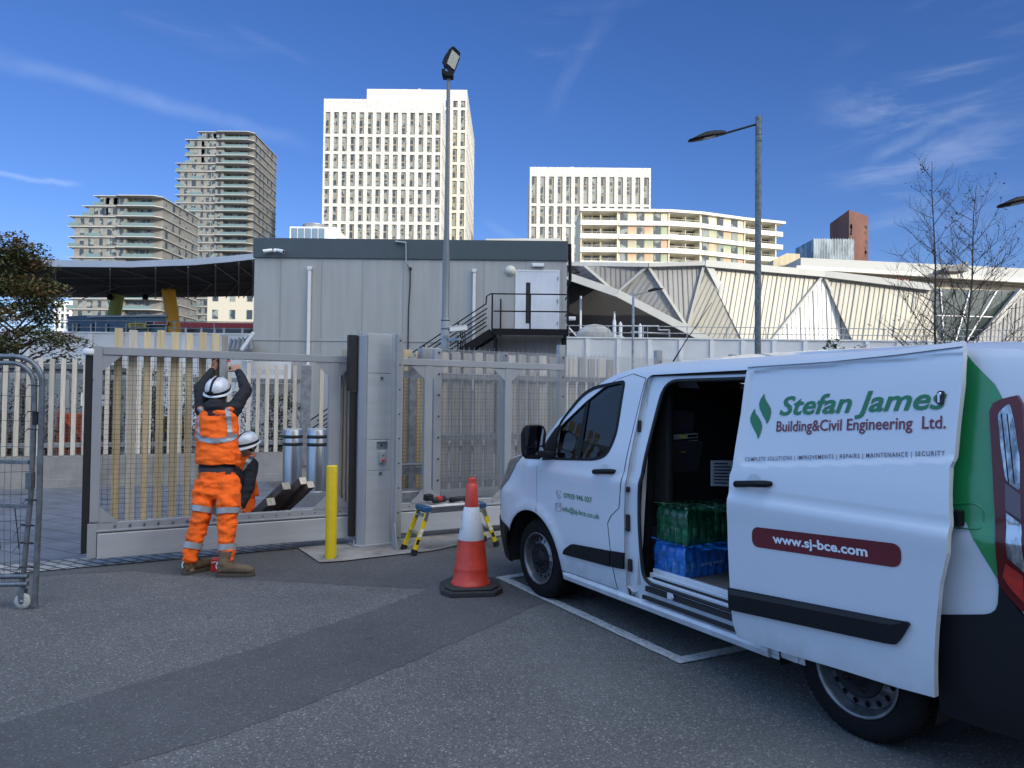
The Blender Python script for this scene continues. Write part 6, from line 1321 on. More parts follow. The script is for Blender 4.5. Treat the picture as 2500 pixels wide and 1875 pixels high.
# -------- sliding door, pushed back and standing proud of the body
DB = .125
def UD(u, v): return UV(u, v, DB, .15)
def RBp(x, y): return UD(1750+x*.3466, 800+y*.3466)
def RCp(x, y): return UD(1750+x*.3466, 1300+y*.3466)
dp = [RCp(145, 740), RCp(110, 620), RCp(92, 390), RCp(78, 100), RBp(80, 1180), RBp(90, 1040), RBp(110, 985), RBp(130, 840), RBp(170, 600), RBp(218, 275), RBp(230, 262), RBp(800, 208), RBp(1300, 155), RBp(1733, 97), RBp(1737, 155), RBp(1715, 400), RBp(1680, 700), RBp(1658, 945), RBp(1640, 985), RBp(1632, 1180), RBp(1640, 1400), RCp(1620, 150), RCp(1570, 370), RCp(1540, 700), RCp(1530, 900), RCp(1533, 1163), RCp(1280, 1095), RCp(900, 975), RCp(430, 835)]
pan = rnd_poly([RBp(235, 298), RBp(1780, 165), RBp(1700, 940), RBp(148, 985)], [.06, .0, .0, .06])
def pan_d(x, z):
    if not inpoly((x, z), pan): return 0
    best = 9
    for a_, c_ in zip(pan, pan[1:]+pan[:1]):
        if a_[0] > 3.35 and c_[0] > 3.35: continue
        A_ = Vector(a_); B_ = Vector(c_); d_ = B_-A_; t = max(0, min(1, (Vector((x, z))-A_).dot(d_)/max(d_.length_squared, 1e-9))); best = min(best, (A_+d_*t-Vector((x, z))).length)
    return -.015*min(1, best/.018)
TL0, TL1 = RBp(235, 285), RBp(1733, 135)
def topz(x): return lerp(TL0[1], TL1[1], (x-TL0[0])/(TL1[0]-TL0[0]))
def door_fn(x, z):
    r_ = pan_d(x, z); e = .0
    return r_
sd_ = skin('sliding_door', dp, M_VW, base=DB, st=.017, thick=.035, fn=door_fn)
skin('door_gutter', [RBp(220, 278), RBp(232, 262), RBp(800, 208), RBp(1300, 155), RBp(1733, 97), RBp(1736, 132), RBp(1300, 188), RBp(800, 240)], M_VW, sd_, base=DB+.013, st=.02, thick=.012)
p_ = [RCp(95, 388), RCp(100, 540), RCp(1200, 775), RCp(1268, 785), RCp(1300, 755), RCp(1368, 645), RCp(1352, 628), RCp(1240, 610)]
skin('side_moulding', p_, M_VB, sd_, base=DB+.022, st=.04, thick=.02)
skin('moulding_bevel', [RCp(96, 392), RCp(97, 430), RCp(1240, 645), RCp(1330, 632), RCp(1240, 612)], mat('van_black_sheen', (.03, .032, .036), .35), sd_, base=DB+.0235, st=.04)
a, c = RBp(148, 1098), RBp(380, 1100); handle(a[0], c[0], a[1], c[1], DB, sd_)
lk = rnd_poly([RBp(1550, 445), RBp(1595, 442), RBp(1592, 540), RBp(1538, 540)], .02, 4)
dl_ = skin('deadlock', lk, M_BLACK, sd_, base=DB-.003, st=.03, thick=.012)
lc = RBp(1565, 470); b = MB(); b.lathe([(.011, 0), (.011, .003), (0, .004)], 14, T(lc[0], -(off(*lc)+DB-.002), lc[1]) @ RX90); lc2 = RBp(1562, 495); b.box(lc2[0]-.005, lc2[0]+.005, -(off(*lc2)+DB+.001), -(off(*lc2)+DB-.003), lc2[1]-.02, lc2[1]+.02); b.build('key_cylinder', M_CHR, dl_)
# lettering
def letter(name, body, m, parent, base, p0, p1, h, bold=0.0, shear=0.0, spacing=1.0, fn=None, hx=None):
    vs, fs = textmesh(body, bold, shear, spacing); mn = min(v[0] for v in vs); mx_ = max(v[0] for v in vs); A_ = Vector(p0); D_ = (Vector(p1)-A_); W_ = D_.length; D_.normalize(); N_ = Vector((-D_.y, D_.x)); k = W_/(mx_-mn); kh = h*1.18/.73; f_ = fn or (lambda x, z: 0)
    b = MB(); P_ = []
    for x, y in vs: q2 = A_+D_*(x-mn)*k+N_*y*kh; P_.append(Vector((q2.x, -(off(q2.x, q2.y)+base+f_(q2.x, q2.y)), q2.y)))
    b.add(P_, fs); return b.build(name, m, parent, fix=False)
lb_ = DB+.004-.0
letter('company_name', 'Stefan James', M_TXG, sd_, lb_, RBp(430, 615), RBp(1610, 566), .088, .020, .28, 1.0, door_fn)
letter('company_trade', 'Building&Civil Engineering  Ltd.', M_TXP, sd_, lb_, RBp(408, 731), RBp(1603, 708), .050, .014, 0, 1.0, door_fn)
letter('service_line', 'COMPLETE SOLUTIONS | IMPROVEMENTS | REPAIRS | MAINTENANCE | SECURITY', M_TXD, sd_, lb_, RBp(188, 941), RBp(1597, 900), 0.019, .004, 0, 1.25, door_fn)
def blob(name, px, m, base, parent, st=.03, fn=None): return skin(name, px, m, parent, base=base, st=st, fn=fn, smooth=False)
blob('flame_mark', [RBp(325, 463), RBp(300, 500), RBp(288, 535), RBp(292, 570), RBp(315, 620), RBp(335, 655), RBp(342, 680), RBp(362, 640), RBp(373, 600), RBp(368, 565), RBp(345, 525), RBp(328, 495)], M_TXG, lb_, sd_, .03, door_fn)
blob('flame_mark', [RBp(258, 568), RBp(238, 600), RBp(225, 635), RBp(228, 665), RBp(248, 710), RBp(270, 750), RBp(280, 785), RBp(300, 740), RBp(309, 700), RBp(305, 670), RBp(285, 630), RBp(262, 600)], M_TXG, lb_, sd_, .03, door_fn)
bub = rnd_poly([RBp(248, 1400), RCp(1300, 82), RCp(1300, 252), RBp(250, 1540)], .047, 8); blob('web_banner', bub, M_TXR, DB+.003, sd_)
letter('web_address', 'www.sj-bce.com', M_TXW, sd_, DB+.006, RBp(400, 1512), RCp(1068, 168), .040, .03, 0, 1.0)
def RDp(x, y, b_=.002): return UV(1200+x*.3918, 850+y*.3918, b_)
letter('phone_number', '07939 946 027', M_TXG, fd, .008, RDp(453, 932), RDp(628, 962), .036, .006)
letter('email_address', 'info@sj-bce.co.uk', M_TXG, fd, .008, RDp(443, 1013), RDp(675, 1066), .036, .006)
e_ = [RDp(402, 966), RDp(434, 966), RDp(434, 1018), RDp(402, 1013)]; outline('envelope_mark', e_, M_TXP, fd, .006, .0015); outline('envelope_mark', [RDp(402, 968), RDp(418, 992), RDp(433, 968)], M_TXP, fd, .007, .0015, False)
outline('phone_mark', [RDp(408, 886), RDp(405, 900), RDp(412, 920), RDp(424, 934), RDp(432, 932), RDp(430, 922), RDp(422, 915), RDp(414, 900), RDp(416, 890)], M_TXP, fd, .007, .0015)
outline('phone_mark', [RDp(424, 884), RDp(433, 892), RDp(436, 906)], M_TXP, fd, .007, .0013, False)
# -------- door aperture: jamb, seal, floor, inside
jb = .035; hole2 = rnd_poly([(1.335, .44), (1.30, .95), (1.395, 1.60), (1.44, 1.84), (2.6, 1.845), (2.6, .44)], [.09, .3, .2, .16, .01, .01], 7)
skin('door_jamb', [(1.16, .26), (1.165, .9), (1.255, 1.90), (2.6, 1.915), (2.6, .26)], M_VW, base=-jb, st=.06, holes=[hole2])
b = MB(); ops = dens(rnd_poly([(1.17, .27), (1.185, .9), (1.275, 1.885), (2.55, 1.90)], .02), .08)
ops = [p for p in ops if not (p[0] > 1.3 and p[1] < 1.8)]
rows = [((x, -off(x, z), z), (x, -off(x, z)+jb, z)) for x, z in sorted(ops, key=lambda p: (p[0] > 1.28, p[1] if p[0] <= 1.28 else p[0]))]
for (p0_, p1_), (q0_, q1_) in zip(rows, rows[1:]): b.quad(p0_, p1_, q1_, q0_)
b.build('jamb_return', M_VW, van)
b = MB(); sp = [p for p in dens(hole2, .04)]; k0 = 0
seal = [(x, -(off(x, z)-jb)-.006, z) for x, z in sp if x < 2.55]; seal = seal[seal.index(min(seal, key=lambda p: (-p[0] if p[2] < .6 else 9))):]+seal[:seal.index(min(seal, key=lambda p: (-p[0] if p[2] < .6 else 9)))]
if (Vector(seal[0])-Vector(seal[1])).length > .5: seal = seal[1:]
for p, q2 in zip(seal, seal[1:]):
    if (Vector(p)-Vector(q2)).length < .3: b.tube([p, q2], .013, 8, False)
b.build('door_seal', M_SEAL, van)
for x, z, h in ((1.245, 1.52, .085), (1.205, 1.07, .04), (1.195, .83, .12), (1.205, .53, .09)):
    y = -(off(x, z)-jb)-.01; c = MB(); c.box(x-.018, x+.018, y-.012, y+.01, z-h/2, z+h/2); c.build('latch_striker', M_BLACK, van, bevel=.008)
b = MB(); b.box(1.28, 2.5, .10, .13, 1.875, 1.90); b.box(1.36, 2.5, .14, .2, 1.845, 1.87); b.build('door_track', M_VB, van)
b = MB()
for y, z, m in ((.015, .47, 0), (.055, .50, 0), (.085, .525, 0)): b.box(1.33, 2.6, y, y+.03, z-.2, z)
b.build('sill_step', M_VW, van, bevel=.006)
b = MB(); b.box(1.36, 2.6, -.012, .012, .385, .42); b.box(1.34, 2.6, -.022, -.004, .33, .355); b.box(1.4, 2.6, .02, .03, .475, .487); b.build('sill_track', M_BLACK, van)
b = MB(); b.box(1.58, 1.63, -.02, -.014, .39, .43); b.lathe([(.012, 0), (.012, .004), (0, .004)], 10, T(1.63, -.02, .41) @ RX90); b.build('sill_plate', M_VW, van)
b = MB(); b.box(1.32, 3.7, .115, VW-.06, .47, .505); b.build('load_floor', mat('ply_floor', (.16, .14, .12), .85, var=.4, vscale=5), van)
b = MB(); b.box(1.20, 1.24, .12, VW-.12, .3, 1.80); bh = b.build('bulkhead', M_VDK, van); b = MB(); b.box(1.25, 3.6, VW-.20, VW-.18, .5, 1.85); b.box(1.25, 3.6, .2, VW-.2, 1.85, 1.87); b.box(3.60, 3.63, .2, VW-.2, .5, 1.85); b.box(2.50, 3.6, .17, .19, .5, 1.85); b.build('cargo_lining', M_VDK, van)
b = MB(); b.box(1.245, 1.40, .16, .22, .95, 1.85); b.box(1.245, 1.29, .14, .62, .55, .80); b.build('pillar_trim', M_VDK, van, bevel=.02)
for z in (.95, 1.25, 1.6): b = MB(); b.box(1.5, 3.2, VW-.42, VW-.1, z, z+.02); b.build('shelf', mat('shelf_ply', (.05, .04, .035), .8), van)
# seats, wheel and dashboard seen through the glass
M_SEAT = mat('seat_fabric', (.03, .032, .036), .9)
for y in (.42, 1.45):
    b = MB(); b.box(.78, 1.18, y-.25, y+.25, .72, .88); s_ = b.build('seat', M_SEAT, van, bevel=.05, seg=3)
    b = MB(); b.bar((1.10, y, .86), (1.24, y, 1.42), .48, .12, (1, 0, 0)); b.build('seat_back', M_SEAT, s_, bevel=.04, seg=3)
    b = MB(); b.bar((1.235, y, 1.46), (1.26, y, 1.64), .26, .09, (1, 0, 0)); b.build('headrest', M_SEAT, s_, bevel=.03, seg=3)
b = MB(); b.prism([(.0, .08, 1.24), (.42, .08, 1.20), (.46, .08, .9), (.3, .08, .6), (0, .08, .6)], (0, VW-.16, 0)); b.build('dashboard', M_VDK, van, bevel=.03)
b = MB(); Ms = T(.56, 1.4, 1.12) @ Matrix.Rotation(R(-62), 4, 'Y'); b.tube([Ms @ Vector((.185*math.cos(a*.2618), .185*math.sin(a*.2618), 0)) for a in range(25)], .014, 8, False); b.tube([Ms @ Vector((-.18, 0, 0)), Ms @ Vector((.18, 0, 0))], .018, 6); b.build('steering_wheel', M_VB, van)
b = MB(); b.tube([(.98, .7, 1.955), (1.04, .7, 2.16)], [.009, .006], 6); p0_ = VMI @ P(1560, 895, 6.2); 
b = MB(); ab_ = Vector((1.02, .55, 1.955)); b.tube([ab_, ab_+Vector((.02, 0, .04))], [.014, .012], 8); b.tube([ab_+Vector((.02, 0, .04)), ab_+Vector((.16, 0, .20)), ab_+Vector((.42, 0, .47))], [.006, .004, .002], 6); b.build('aerial', M_BLACK, van)
# -------- cargo, things of their own
def VP(x, y, z): return VM @ Vector((x, y, z))
bm_ = T(0, 0, 0)
def bottle_pack(name, label, x0, y0, z0, nx, ny, h, mfilm, mcap, mbot, text=None, yaw=0):
    rj = random.Random(nx*7+int(h*100))
    M = VM @ T(x0, y0, z0) @ Rz(yaw); t = thing(name, label, 'bottle pack', M=M); s = .071
    film = MB(); bot = None; w, d = nx*s, ny*s
    for i in range(nx):
        for j in range(ny):
            bo = MB(); c = ((i+.5)*s, (j+.5)*s); r = .034
            bo.lathe([(.026, .001), (r-.002, .008), (r, .02), (r, h*.42), (r-.003, h*.45), (r, h*.48), (r, h*.66), (r*.8, h*.78), (r*.42, h*.89), (.013, h*.92), (.013, h*.95)], 12, T(c[0], c[1], 0)); o = bo.build('bottle', mbot, t, fix=False)
            cp = MB(); cp.lathe([(.0145, h*.95), (.0145, h), (0, h)], 10, T(c[0], c[1], 0)); cp.build('cap', mcap, o, fix=False)
    n = 40; rows = []
    per = []
    for k in range(nx*6): per.append((k/(nx*6)*w, -0.0+.006*abs(math.sin(k*math.pi/6))-.006, 0))
    for k in range(ny*6): per.append((w+.006-.006*abs(math.sin(k*math.pi/6)), k/(ny*6)*d, 0))
    for k in range(nx*6): per.append((w-k/(nx*6)*w, d+.006-.006*abs(math.sin(k*math.pi/6)), 0))
    for k in range(ny*6): per.append((-.006+.006*abs(math.sin(k*math.pi/6)), d-k/(ny*6)*d, 0))
    np_ = len(per); vs = []
    for zi, (zf, ins) in enumerate(((.02, .0), (.25, 0), (.5, 0), (.72, .0), (.84, .006), (.93, .016), (.975, .035), (1.0, .08), (1.005, .5))):
        for x, y, _ in per:
            cx, cy = w/2, d/2; v = Vector((x-cx, y-cy)); v *= (1-ins/max(v.length, .01)*1.0); wv = .003*math.sin(x*60+zi*2)+.003*math.sin(y*70+zi); vs.append((cx+v.x+wv*.6, cy+v.y+wv*.6, zf*h+wv))
    film.add(vs, [(i*np_+k, i*np_+(k+1) % np_, (i+1)*np_+(k+1) % np_, (i+1)*np_+k) for i in range(8) for k in range(np_)], True); fo = film.build('film_wrap', mfilm, t)
    if text:
        tv, tf = textmesh(text[0], .01); mxx = max(v[0] for v in tv); q2 = MB(); q2.add([Vector((w+.018, d*text[1]+v[0]/mxx*d*text[2], h*text[3]+v[1]*h*text[4])) for v in tv], tf); q2.build('pack_print', text[5], fo, fix=False)
    return t
def film(name, col, cl_, sc_=9, thr=.52):
    m = bpy.data.materials.new(name); m.use_nodes = True; t = m.node_tree; K = t.links.new; b_ = t.nodes['Principled BSDF']; b_.inputs['Base Color'].default_value = col+(1,); b_.inputs['Roughness'].default_value = .18; b_.inputs['Coat Weight'].default_value = .6
    co = t.nodes.new('ShaderNodeTexCoord'); n = t.nodes.new('ShaderNodeTexNoise'); n.inputs['Scale'].default_value = sc_; n.inputs['Detail'].default_value = 4; K(co.outputs['Object'], n.inputs[0])
    r = t.nodes.new('ShaderNodeMapRange'); r.inputs[1].default_value = thr-.05; r.inputs[2].default_value = thr+.05; r.inputs[3].default_value = .15; r.inputs[4].default_value = .8; K(n.outputs[0], r.inputs[0])
    n2 = t.nodes.new('ShaderNodeTexNoise'); n2.inputs['Scale'].default_value = 38; n2.inputs['Detail'].default_value = 3; K(co.outputs['Object'], n2.inputs[0]); bp_ = t.nodes.new('ShaderNodeBump'); bp_.inputs['Strength'].default_value = .8; bp_.inputs['Distance'].default_value = .01; K(n2.outputs[0], bp_.inputs['Height']); K(bp_.outputs[0], b_.inputs['Normal'])
    tr_ = t.nodes.new('ShaderNodeBsdfTransparent'); tr_.inputs[0].default_value = cl_+(1,); mi_ = t.nodes.new('ShaderNodeMixShader'); K(r.outputs[0], mi_.inputs[0]); K(b_.outputs[0], mi_.inputs[1]); K(tr_.outputs[0], mi_.inputs[2]); K(mi_.outputs[0], t.nodes['Material Output'].inputs[0]); return m
M_FB = mat('film_blue', (.01, .055, .30), .22, coat=.5, col2=(.02, .14, .55), vscale=9); M_FG = mat('film_green', (.012, .06, .03), .2, coat=.5, col2=(.03, .10, .06), vscale=7)
M_FB = film('film_blue_clear', (.015, .15, .50), (.55, .75, 1.0)); M_FG = film('film_green_clear', (.01, .075, .035), (.45, .8, .6), 8, .50); M_BOT = mat('bottle_clear', (.30, .42, .55), .08, coat=1, var=.5, vscale=30); M_BOG = mat('bottle_tint', (.16, .26, .22), .08, coat=1, var=.5, vscale=30); M_CPW = mat('cap_dull', (.30, .33, .34), .3)
fl_z = .507
bottle_pack('water_pack', 'blue film wrapped pack of water bottles on the van floor under the green pack', 1.335, .10, fl_z, 4, 6, .22, M_FB, M_CPW, M_BOT, ('spring water', .30, .55, .36, .17, mat('print_pale', (.3, .45, .7), .5)))
bottle_pack('green_water_pack', 'green film wrapped pack of bottles stacked on the blue water pack', 1.345, .11, fl_z+.222, 4, 6, .25, M_FG, M_CPW, M_BOG)
c = VP(1.9, 1.2, 1.5)
def VX(u, v, x):      # point on the bulkhead plane
    dl = VMI.to_3x3() @ dirpx(u, v); t = (x-camL.x)/dl.x; return camL+dl*t
for i in range(3):
    a_, c_ = VX(1638, 1108-i*17, 1.275), VX(1704, 1103-i*17, 1.275); ln = (c_-a_).length; dv = c_-a_
    M = VM @ T(*a_) @ Rz(math.atan2(dv.y, dv.x)) @ Matrix.Rotation(-math.asin(dv.z/ln), 4, 'Y'); o = thing('spirit_level', ['yellow vial spirit level, lowest of three racked inside the van', 'yellow vial spirit level, middle of three racked inside the van', 'yellow vial spirit level, top of three racked inside the van'][i], 'spirit level', M=M, group='spirit levels racked in the van')
    b = MB(); b.box(0, ln, 0, .03, 0, .036); b.build('bar', mat('level_bar', (.62, .63, .62), .35, .3), o, bevel=.002); b = MB(); b.box(ln*.35, ln*.52, -.004, .033, .006, .03); b.build('vial', mat('vial_yellow', (.75, .85, .05), .3), o)
    b = MB(); b.box(ln*.62, ln*.95, -.004, .033, .008, .028); b.build('label_strip', M_BLACK, o)
q1 = [VX(*p, 1.262) for p in ((1735, 1124), (1800, 1124), (1800, 1188), (1735, 1186))]
o = thing('warning_poster', 'white printed safety poster fixed inside the van behind the sliding door edge', 'poster', M=VM)
b = MB(); b.prism(q1, (.006, 0, 0)); b.build('sheet', mat('poster_white', (.75, .77, .82), .5), o)
b = MB()
for k in range(7): t_ = (k+1)/8; p0_ = lerp(lerp(q1[0], q1[3], t_), lerp(q1[1], q1[2], t_), .1); p1_ = lerp(lerp(q1[0], q1[3], t_), lerp(q1[1], q1[2], t_), .6+.1*(k % 3)); b.bar(p0_+Vector((.008, 0, 0)), p1_+Vector((.008, 0, 0)), .003, .010)
b.build('print_lines', M_TXD, o)
# ================================================================ people
M_ORV = mat('hi_vis_orange', (1.0, .150, .016), .8, var=.10, vscale=4, bump=.7, bscale=12, spec=.2); M_ORT = mat('hi_vis_trousers', (1.0, .145, .016), .85, spec=.2, col2=(.34, .085, .025), vscale=3.4, det=9, lo=.50, hi=.72, bump=.7, bscale=13)
M_REFL = mat('reflective_tape', (.36, .38, .40), .35, .2, var=.15, vscale=9); M_HOOD = mat('black_fabric', (.012, .013, .018), .85, bump=.4, bscale=10)
M_SKIN = mat('skin', (.42, .22, .15), .55, var=.12, vscale=20, spec=.4); M_BOOT = mat('suede_boot', (.16, .11, .065), .9, var=.35, vscale=9, bump=.2, bscale=40); M_SOLE = mat('boot_sole', (.07, .055, .04), .9); M_HELM = mat('helmet_white', (.66, .69, .74), .22, coat=.6); M_HAIR = mat('hair_dark', (.03, .02, .015), .8)
def capsule_chain(b, pts, rad, n=14):      # overlapping tapered tubes with ball joints, welded later by the voxel remesh
    pts = [Vector(p) for p in pts]
    for (p, r) in zip(pts, rad): b.sphere(p, r*1.0, 12)
    for i in range(len(pts)-1):
        k = 5; b.tube([lerp(pts[i], pts[i+1], t/k) for t in range(k+1)], [lerp(rad[i], rad[i+1], t/k) for t in range(k+1)], n)
def loft(b, rings, n=24):      # rings: (centre, half width vec, half depth vec)
    vs = []
    for c, u_, v_ in rings:
        for k in range(n): a = 2*math.pi*k/n; vs.append(Vector(c)+Vector(u_)*math.cos(a)+Vector(v_)*math.sin(a))
    m = len(rings); b.add(vs, [(i*n+k, i*n+(k+1) % n, (i+1)*n+(k+1) % n, (i+1)*n+k) for i in range(m-1) for k in range(n)], True); b.add(vs[:n], [tuple(range(n))]); b.add(vs[-n:], [tuple(range(n))])
def fuse(b, name, m, parent, vox, smooth=2, wr=0, ws=9):
    o = b.build(name, m, parent, world=True); rm = o.modifiers.new('r', 'REMESH'); rm.mode = 'VOXEL'; rm.voxel_size = vox; rm.use_smooth_shade = True
    if smooth: s_ = o.modifiers.new('s', 'SMOOTH'); s_.factor = .5; s_.iterations = smooth
    bpy.context.view_layer.update(); bake(o)
    if wr:
        me = o.data; ns = [v.normal.copy() for v in me.vertices]
        for v, nn in zip(me.vertices, ns):
            p = v.co; d = noise.noise(Vector((p.x*ws*.8, p.y*ws*.8, p.z*ws*1.9)))+.5*noise.noise(Vector((p.x*ws*2+5, p.y*ws*2, p.z*ws*3.5))); d = d-abs(noise.noise(Vector((p.x*ws*.5+9, p.y*ws*.5, p.z*ws*1.3))))*.8; v.co = p+nn*d*wr
    if not o.data.materials: o.data.materials.append(m)
    o.data.polygons.foreach_set('use_smooth', [True]*len(o.data.polygons)); return o
def hand(b, wrist, tip, palm_n, curl, side, s=1.0):      # five fingers of their own, curled about the thing held
    w = Vector(wrist); f = (Vector(tip)-w).normalized(); n = Vector(palm_n); n = (n-f*n.dot(f)).normalized(); x = f.cross(n)*side
    pc = w+f*.045*s
    loft(b, [(w-f*.02, x*.028*s, n*.022*s), (w+f*.01*s, x*.032*s, n*.02*s), (w+f*.05*s, x*.042*s, n*.017*s), (w+f*.085*s, x*.043*s, n*.014*s)], 16)
    for i, (off_x, ln) in enumerate(((-.031, .072), (-.011, .082), (.011, .077), (.031, .060))):
        a = w+f*.082*s+x*off_x*s; d = f.copy(); pts = [a-f*.015]; c = curl*(1+.08*i)
        for j, seg_ in enumerate((.44, .32, .26)):
            d = (Matrix.Rotation(-c*side*(.9 if j else .6), 3, x*side) @ d); pts.append(pts[-1]+d*ln*seg_*s*(1.25 if j == 0 else 1))
        b.tube(pts, [.0092*s, .009*s, .0082*s, .0068*s], 8); [b.sphere(p, r, 8) for p, r in zip(pts, (.0092*s, .009*s, .0082*s, .0068*s))]
    a = w+f*.025*s-x*.03*s; t1 = a+(f*.6-x*.75+n*.45).normalized()*.04*s; t2 = t1+(f*.85-x*.1+n*.6).normalized()*.032*s
    b.tube([a, t1, t2], [.0125*s, .0105*s, .0085*s], 8); [b.sphere(p, r, 8) for p, r in ((a, .0125*s), (t1, .0105*s), (t2, .0085*s))]
def head_(b, c, up_, fwd, s=1.0):
    up_ = Vector(up_).normalized(); fwd = (Vector(fwd)-up_*Vector(fwd).dot(up_)).normalized(); rt = fwd.cross(up_); c = Vector(c)
    M = Matrix((rt, fwd, up_)).transposed().to_4x4(); M = T(*c) @ M @ Matrix.Scale(s, 4)
    b.sphere((0, -.012, .03), .092, 18, (.84, 1.04, 1.0), M); b.sphere((0, .03, -.04), .066, 16, (.88, 1.0, 1.15), M); b.sphere((0, .062, -.085), .03, 12, (1.1, .8, .7), M)
    b.add([M @ Vector(p) for p in ((-.012, .088, .02), (.012, .088, .02), (.018, .105, -.03), (-.018, .105, -.03), (0, .122, -.022), (0, .085, -.045))], [(0, 1, 4), (1, 2, 4), (2, 3, 4), (3, 0, 4), (2, 5, 3), (0, 3, 5), (1, 5, 2), (0, 5, 1)])
    b.sphere((0, .095, -.058), .018, 10, (1.3, .5, .35), M); b.sphere((0, .095, -.068), .016, 10, (1.2, .5, .4), M)
    for s_ in (-1, 1): b.sphere((s_*.082, -.01, -.01), .03, 10, (.3, .7, 1.1), M); b.sphere((s_*.032, .08, .022), .014, 10, (1, .6, .6), M)
    return M
def helmet(parent, M, lamp=True, strap=True):
    b = MB(); prof = [(.128, -.004), (.134, .02), (.130, .06), (.112, .10), (.08, .128), (.04, .142), (.001, .146)]
    b.lathe(prof, 32, M @ T(0, 0, 0), sx=.88, sy=1.08, caps=False); 
    # brim
    n = 40; vs = []
    for r, z in ((.126, .012), (.140, .002), (.152, -.008), (.150, -.012), (.128, -.004)):
        for k in range(n):
            a = 2*math.pi*k/n; pk = 1+.18*max(0, math.sin(a))**3; vs.append(M @ Vector((r*.90*math.cos(a), r*1.10*math.sin(a)*pk, z)))
    b.add(vs, [(i*n+k, i*n+(k+1) % n, (i+1)*n+(k+1) % n, (i+1)*n+k) for i in range(4) for k in range(n)], True)
    for x in (-.03, 0, .03): b.tube([M @ Vector((x*.9, .15*math.cos(t)*.93, .02+.130*math.sin(t))) for t in [.25+i*.13 for i in range(21)]], .006, 6)
    h = b.build('helmet', M_HELM, parent, world=True)
    if strap:
        b = MB(); n = 40; vs = []
        for r, z in ((.1345, .015), (.1365, .02), (.1362, .038), (.134, .043)):
            for k in range(n): a = 2*math.pi*k/n; vs.append(M @ Vector((r*.885*math.cos(a), r*1.085*math.sin(a), z+.012*math.sin(a))))
        b.add(vs, [(i*n+k, i*n+(k+1) % n, (i+1)*n+(k+1) % n, (i+1)*n+k) for i in range(3) for k in range(n)], True)
        for i in range(22):
            t = .02+i*.137; t2 = t+.15; p = lambda q: M @ Vector((0, 1.10*.139*math.cos(q), .010+.146*math.sin(q))); b.bar(p(t), p(t2), .024, .004, (M.to_3x3() @ Vector((0, math.cos(t), math.sin(t)))))
        b.build('head_strap', M_HOOD, h, world=True)
    if lamp:
        b = MB(); b.box(-.03, .03, .128, .16, .03, .075, M); b.build('head_torch', M_BLKM, h, world=True, bevel=.006)
        b = MB(); b.box(-.028, .028, -.165, -.142, .02, .05, M); b.build('torch_battery', M_BLKM, h, world=True, bevel=.006)
    return h
def boot(parent, heel, ang, ankle, name='boot'):
    M = T(*heel) @ Rz(ang); L_ = .30; b = MB()      # local x = toe direction
    rings = [(-.03, .03, .036, .07), (0, .045, .044, .09), (.05, .055, .046, .105), (.10, .06, .044, .10), (.15, .052, .045, .092), (.20, .048, .050, .082), (.25, .045, .051, .074), (.285, .040, .040, .060), (.303, .036, .020, .038)]
    loft(b, [(M @ Vector((x, 0, .025+h/2)), M.to_3x3() @ Vector((0, w_, 0)), Vector((0, 0, h/2+.005))) for x, z, w_, h in rings], 20)
    a = VMinv(M, ankle); loft(b, [(M @ Vector((.035, 0, .06)), M.to_3x3() @ Vector((0, .046, 0)), M.to_3x3() @ Vector((.058, 0, 0))), (M @ Vector((.025, 0, .12)), M.to_3x3() @ Vector((0, .046, 0)), M.to_3x3() @ Vector((.055, 0, 0))), (M @ Vector((lerp(.02, a.x, .5), a.y*.5, .17)), M.to_3x3() @ Vector((0, .051, 0)), M.to_3x3() @ Vector((.058, 0, 0))), (M @ Vector((a.x*.8+.01, a.y*.8, .235)), M.to_3x3() @ Vector((0, .060, 0)), M.to_3x3() @ Vector((.066, 0, 0)))], 20)
    o = fuse(b, name, M_BOOT, parent, .007, 3, .0015, 30)
    s_ = MB(); k = 12; sh_ = [(-.045, .022), (-.03, .04), (0, .046), (.1, .046), (.2, .053), (.27, .046), (.31, .02), (.31, -.02), (.27, -.046), (.2, -.053), (.1, -.046), (0, -.046), (-.03, -.04), (-.045, -.022)]
    s_.prism([M @ Vector((x, y, .0)) for x, y in sh_], (0, 0, .032)); s_.build('sole', M_SOLE, o, world=True, bevel=.006)
    l_ = MB(); 
    for i in range(5): p = M @ Vector((.075+.022*i, 0, .165-.02*i)); r_ = M.to_3x3() @ Vector((0, 1, 0)); l_.tube([p-r_*.032, p+Vector((0, 0, .008)), p+r_*.032], .0035, 5)
    l_.build('lace', M_SOLE, o, world=True)
    q = MB(); q.tube([M @ Vector((-.035, .0, .13)), M @ Vector((-.05, 0, .10)), M @ Vector((-.042, 0, .07))], .006, 6); q.build('pull_tab', M_PLAST, o, world=True)
    return o
def VMinv(M, p): return M.inverted() @ Vector(p)
def band(parent, name, p0, p1, r0, r1, m=None, el=1.0, n=24, wob_=.0):
    p0, p1 = Vector(p0), Vector(p1); d = (p1-p0).normalized(); x = d.cross(Vector((0, 1, 0))).normalized(); y = x.cross(d); b = MB(); vs = []
    for t in (0, .33, .66, 1):
        for k in range(n): a = 2*math.pi*k/n; vs.append(lerp(p0, p1, t)+(x*math.cos(a)+y*math.sin(a)*el)*(lerp(r0, r1, t)+wob_*math.sin(a*3+t)))
    b.add(vs, [(i*n+k, i*n+(k+1) % n, (i+1)*n+(k+1) % n, (i+1)*n+k) for i in range(3) for k in range(n)], True); return b.build(name, m or M_REFL, parent, world=True)
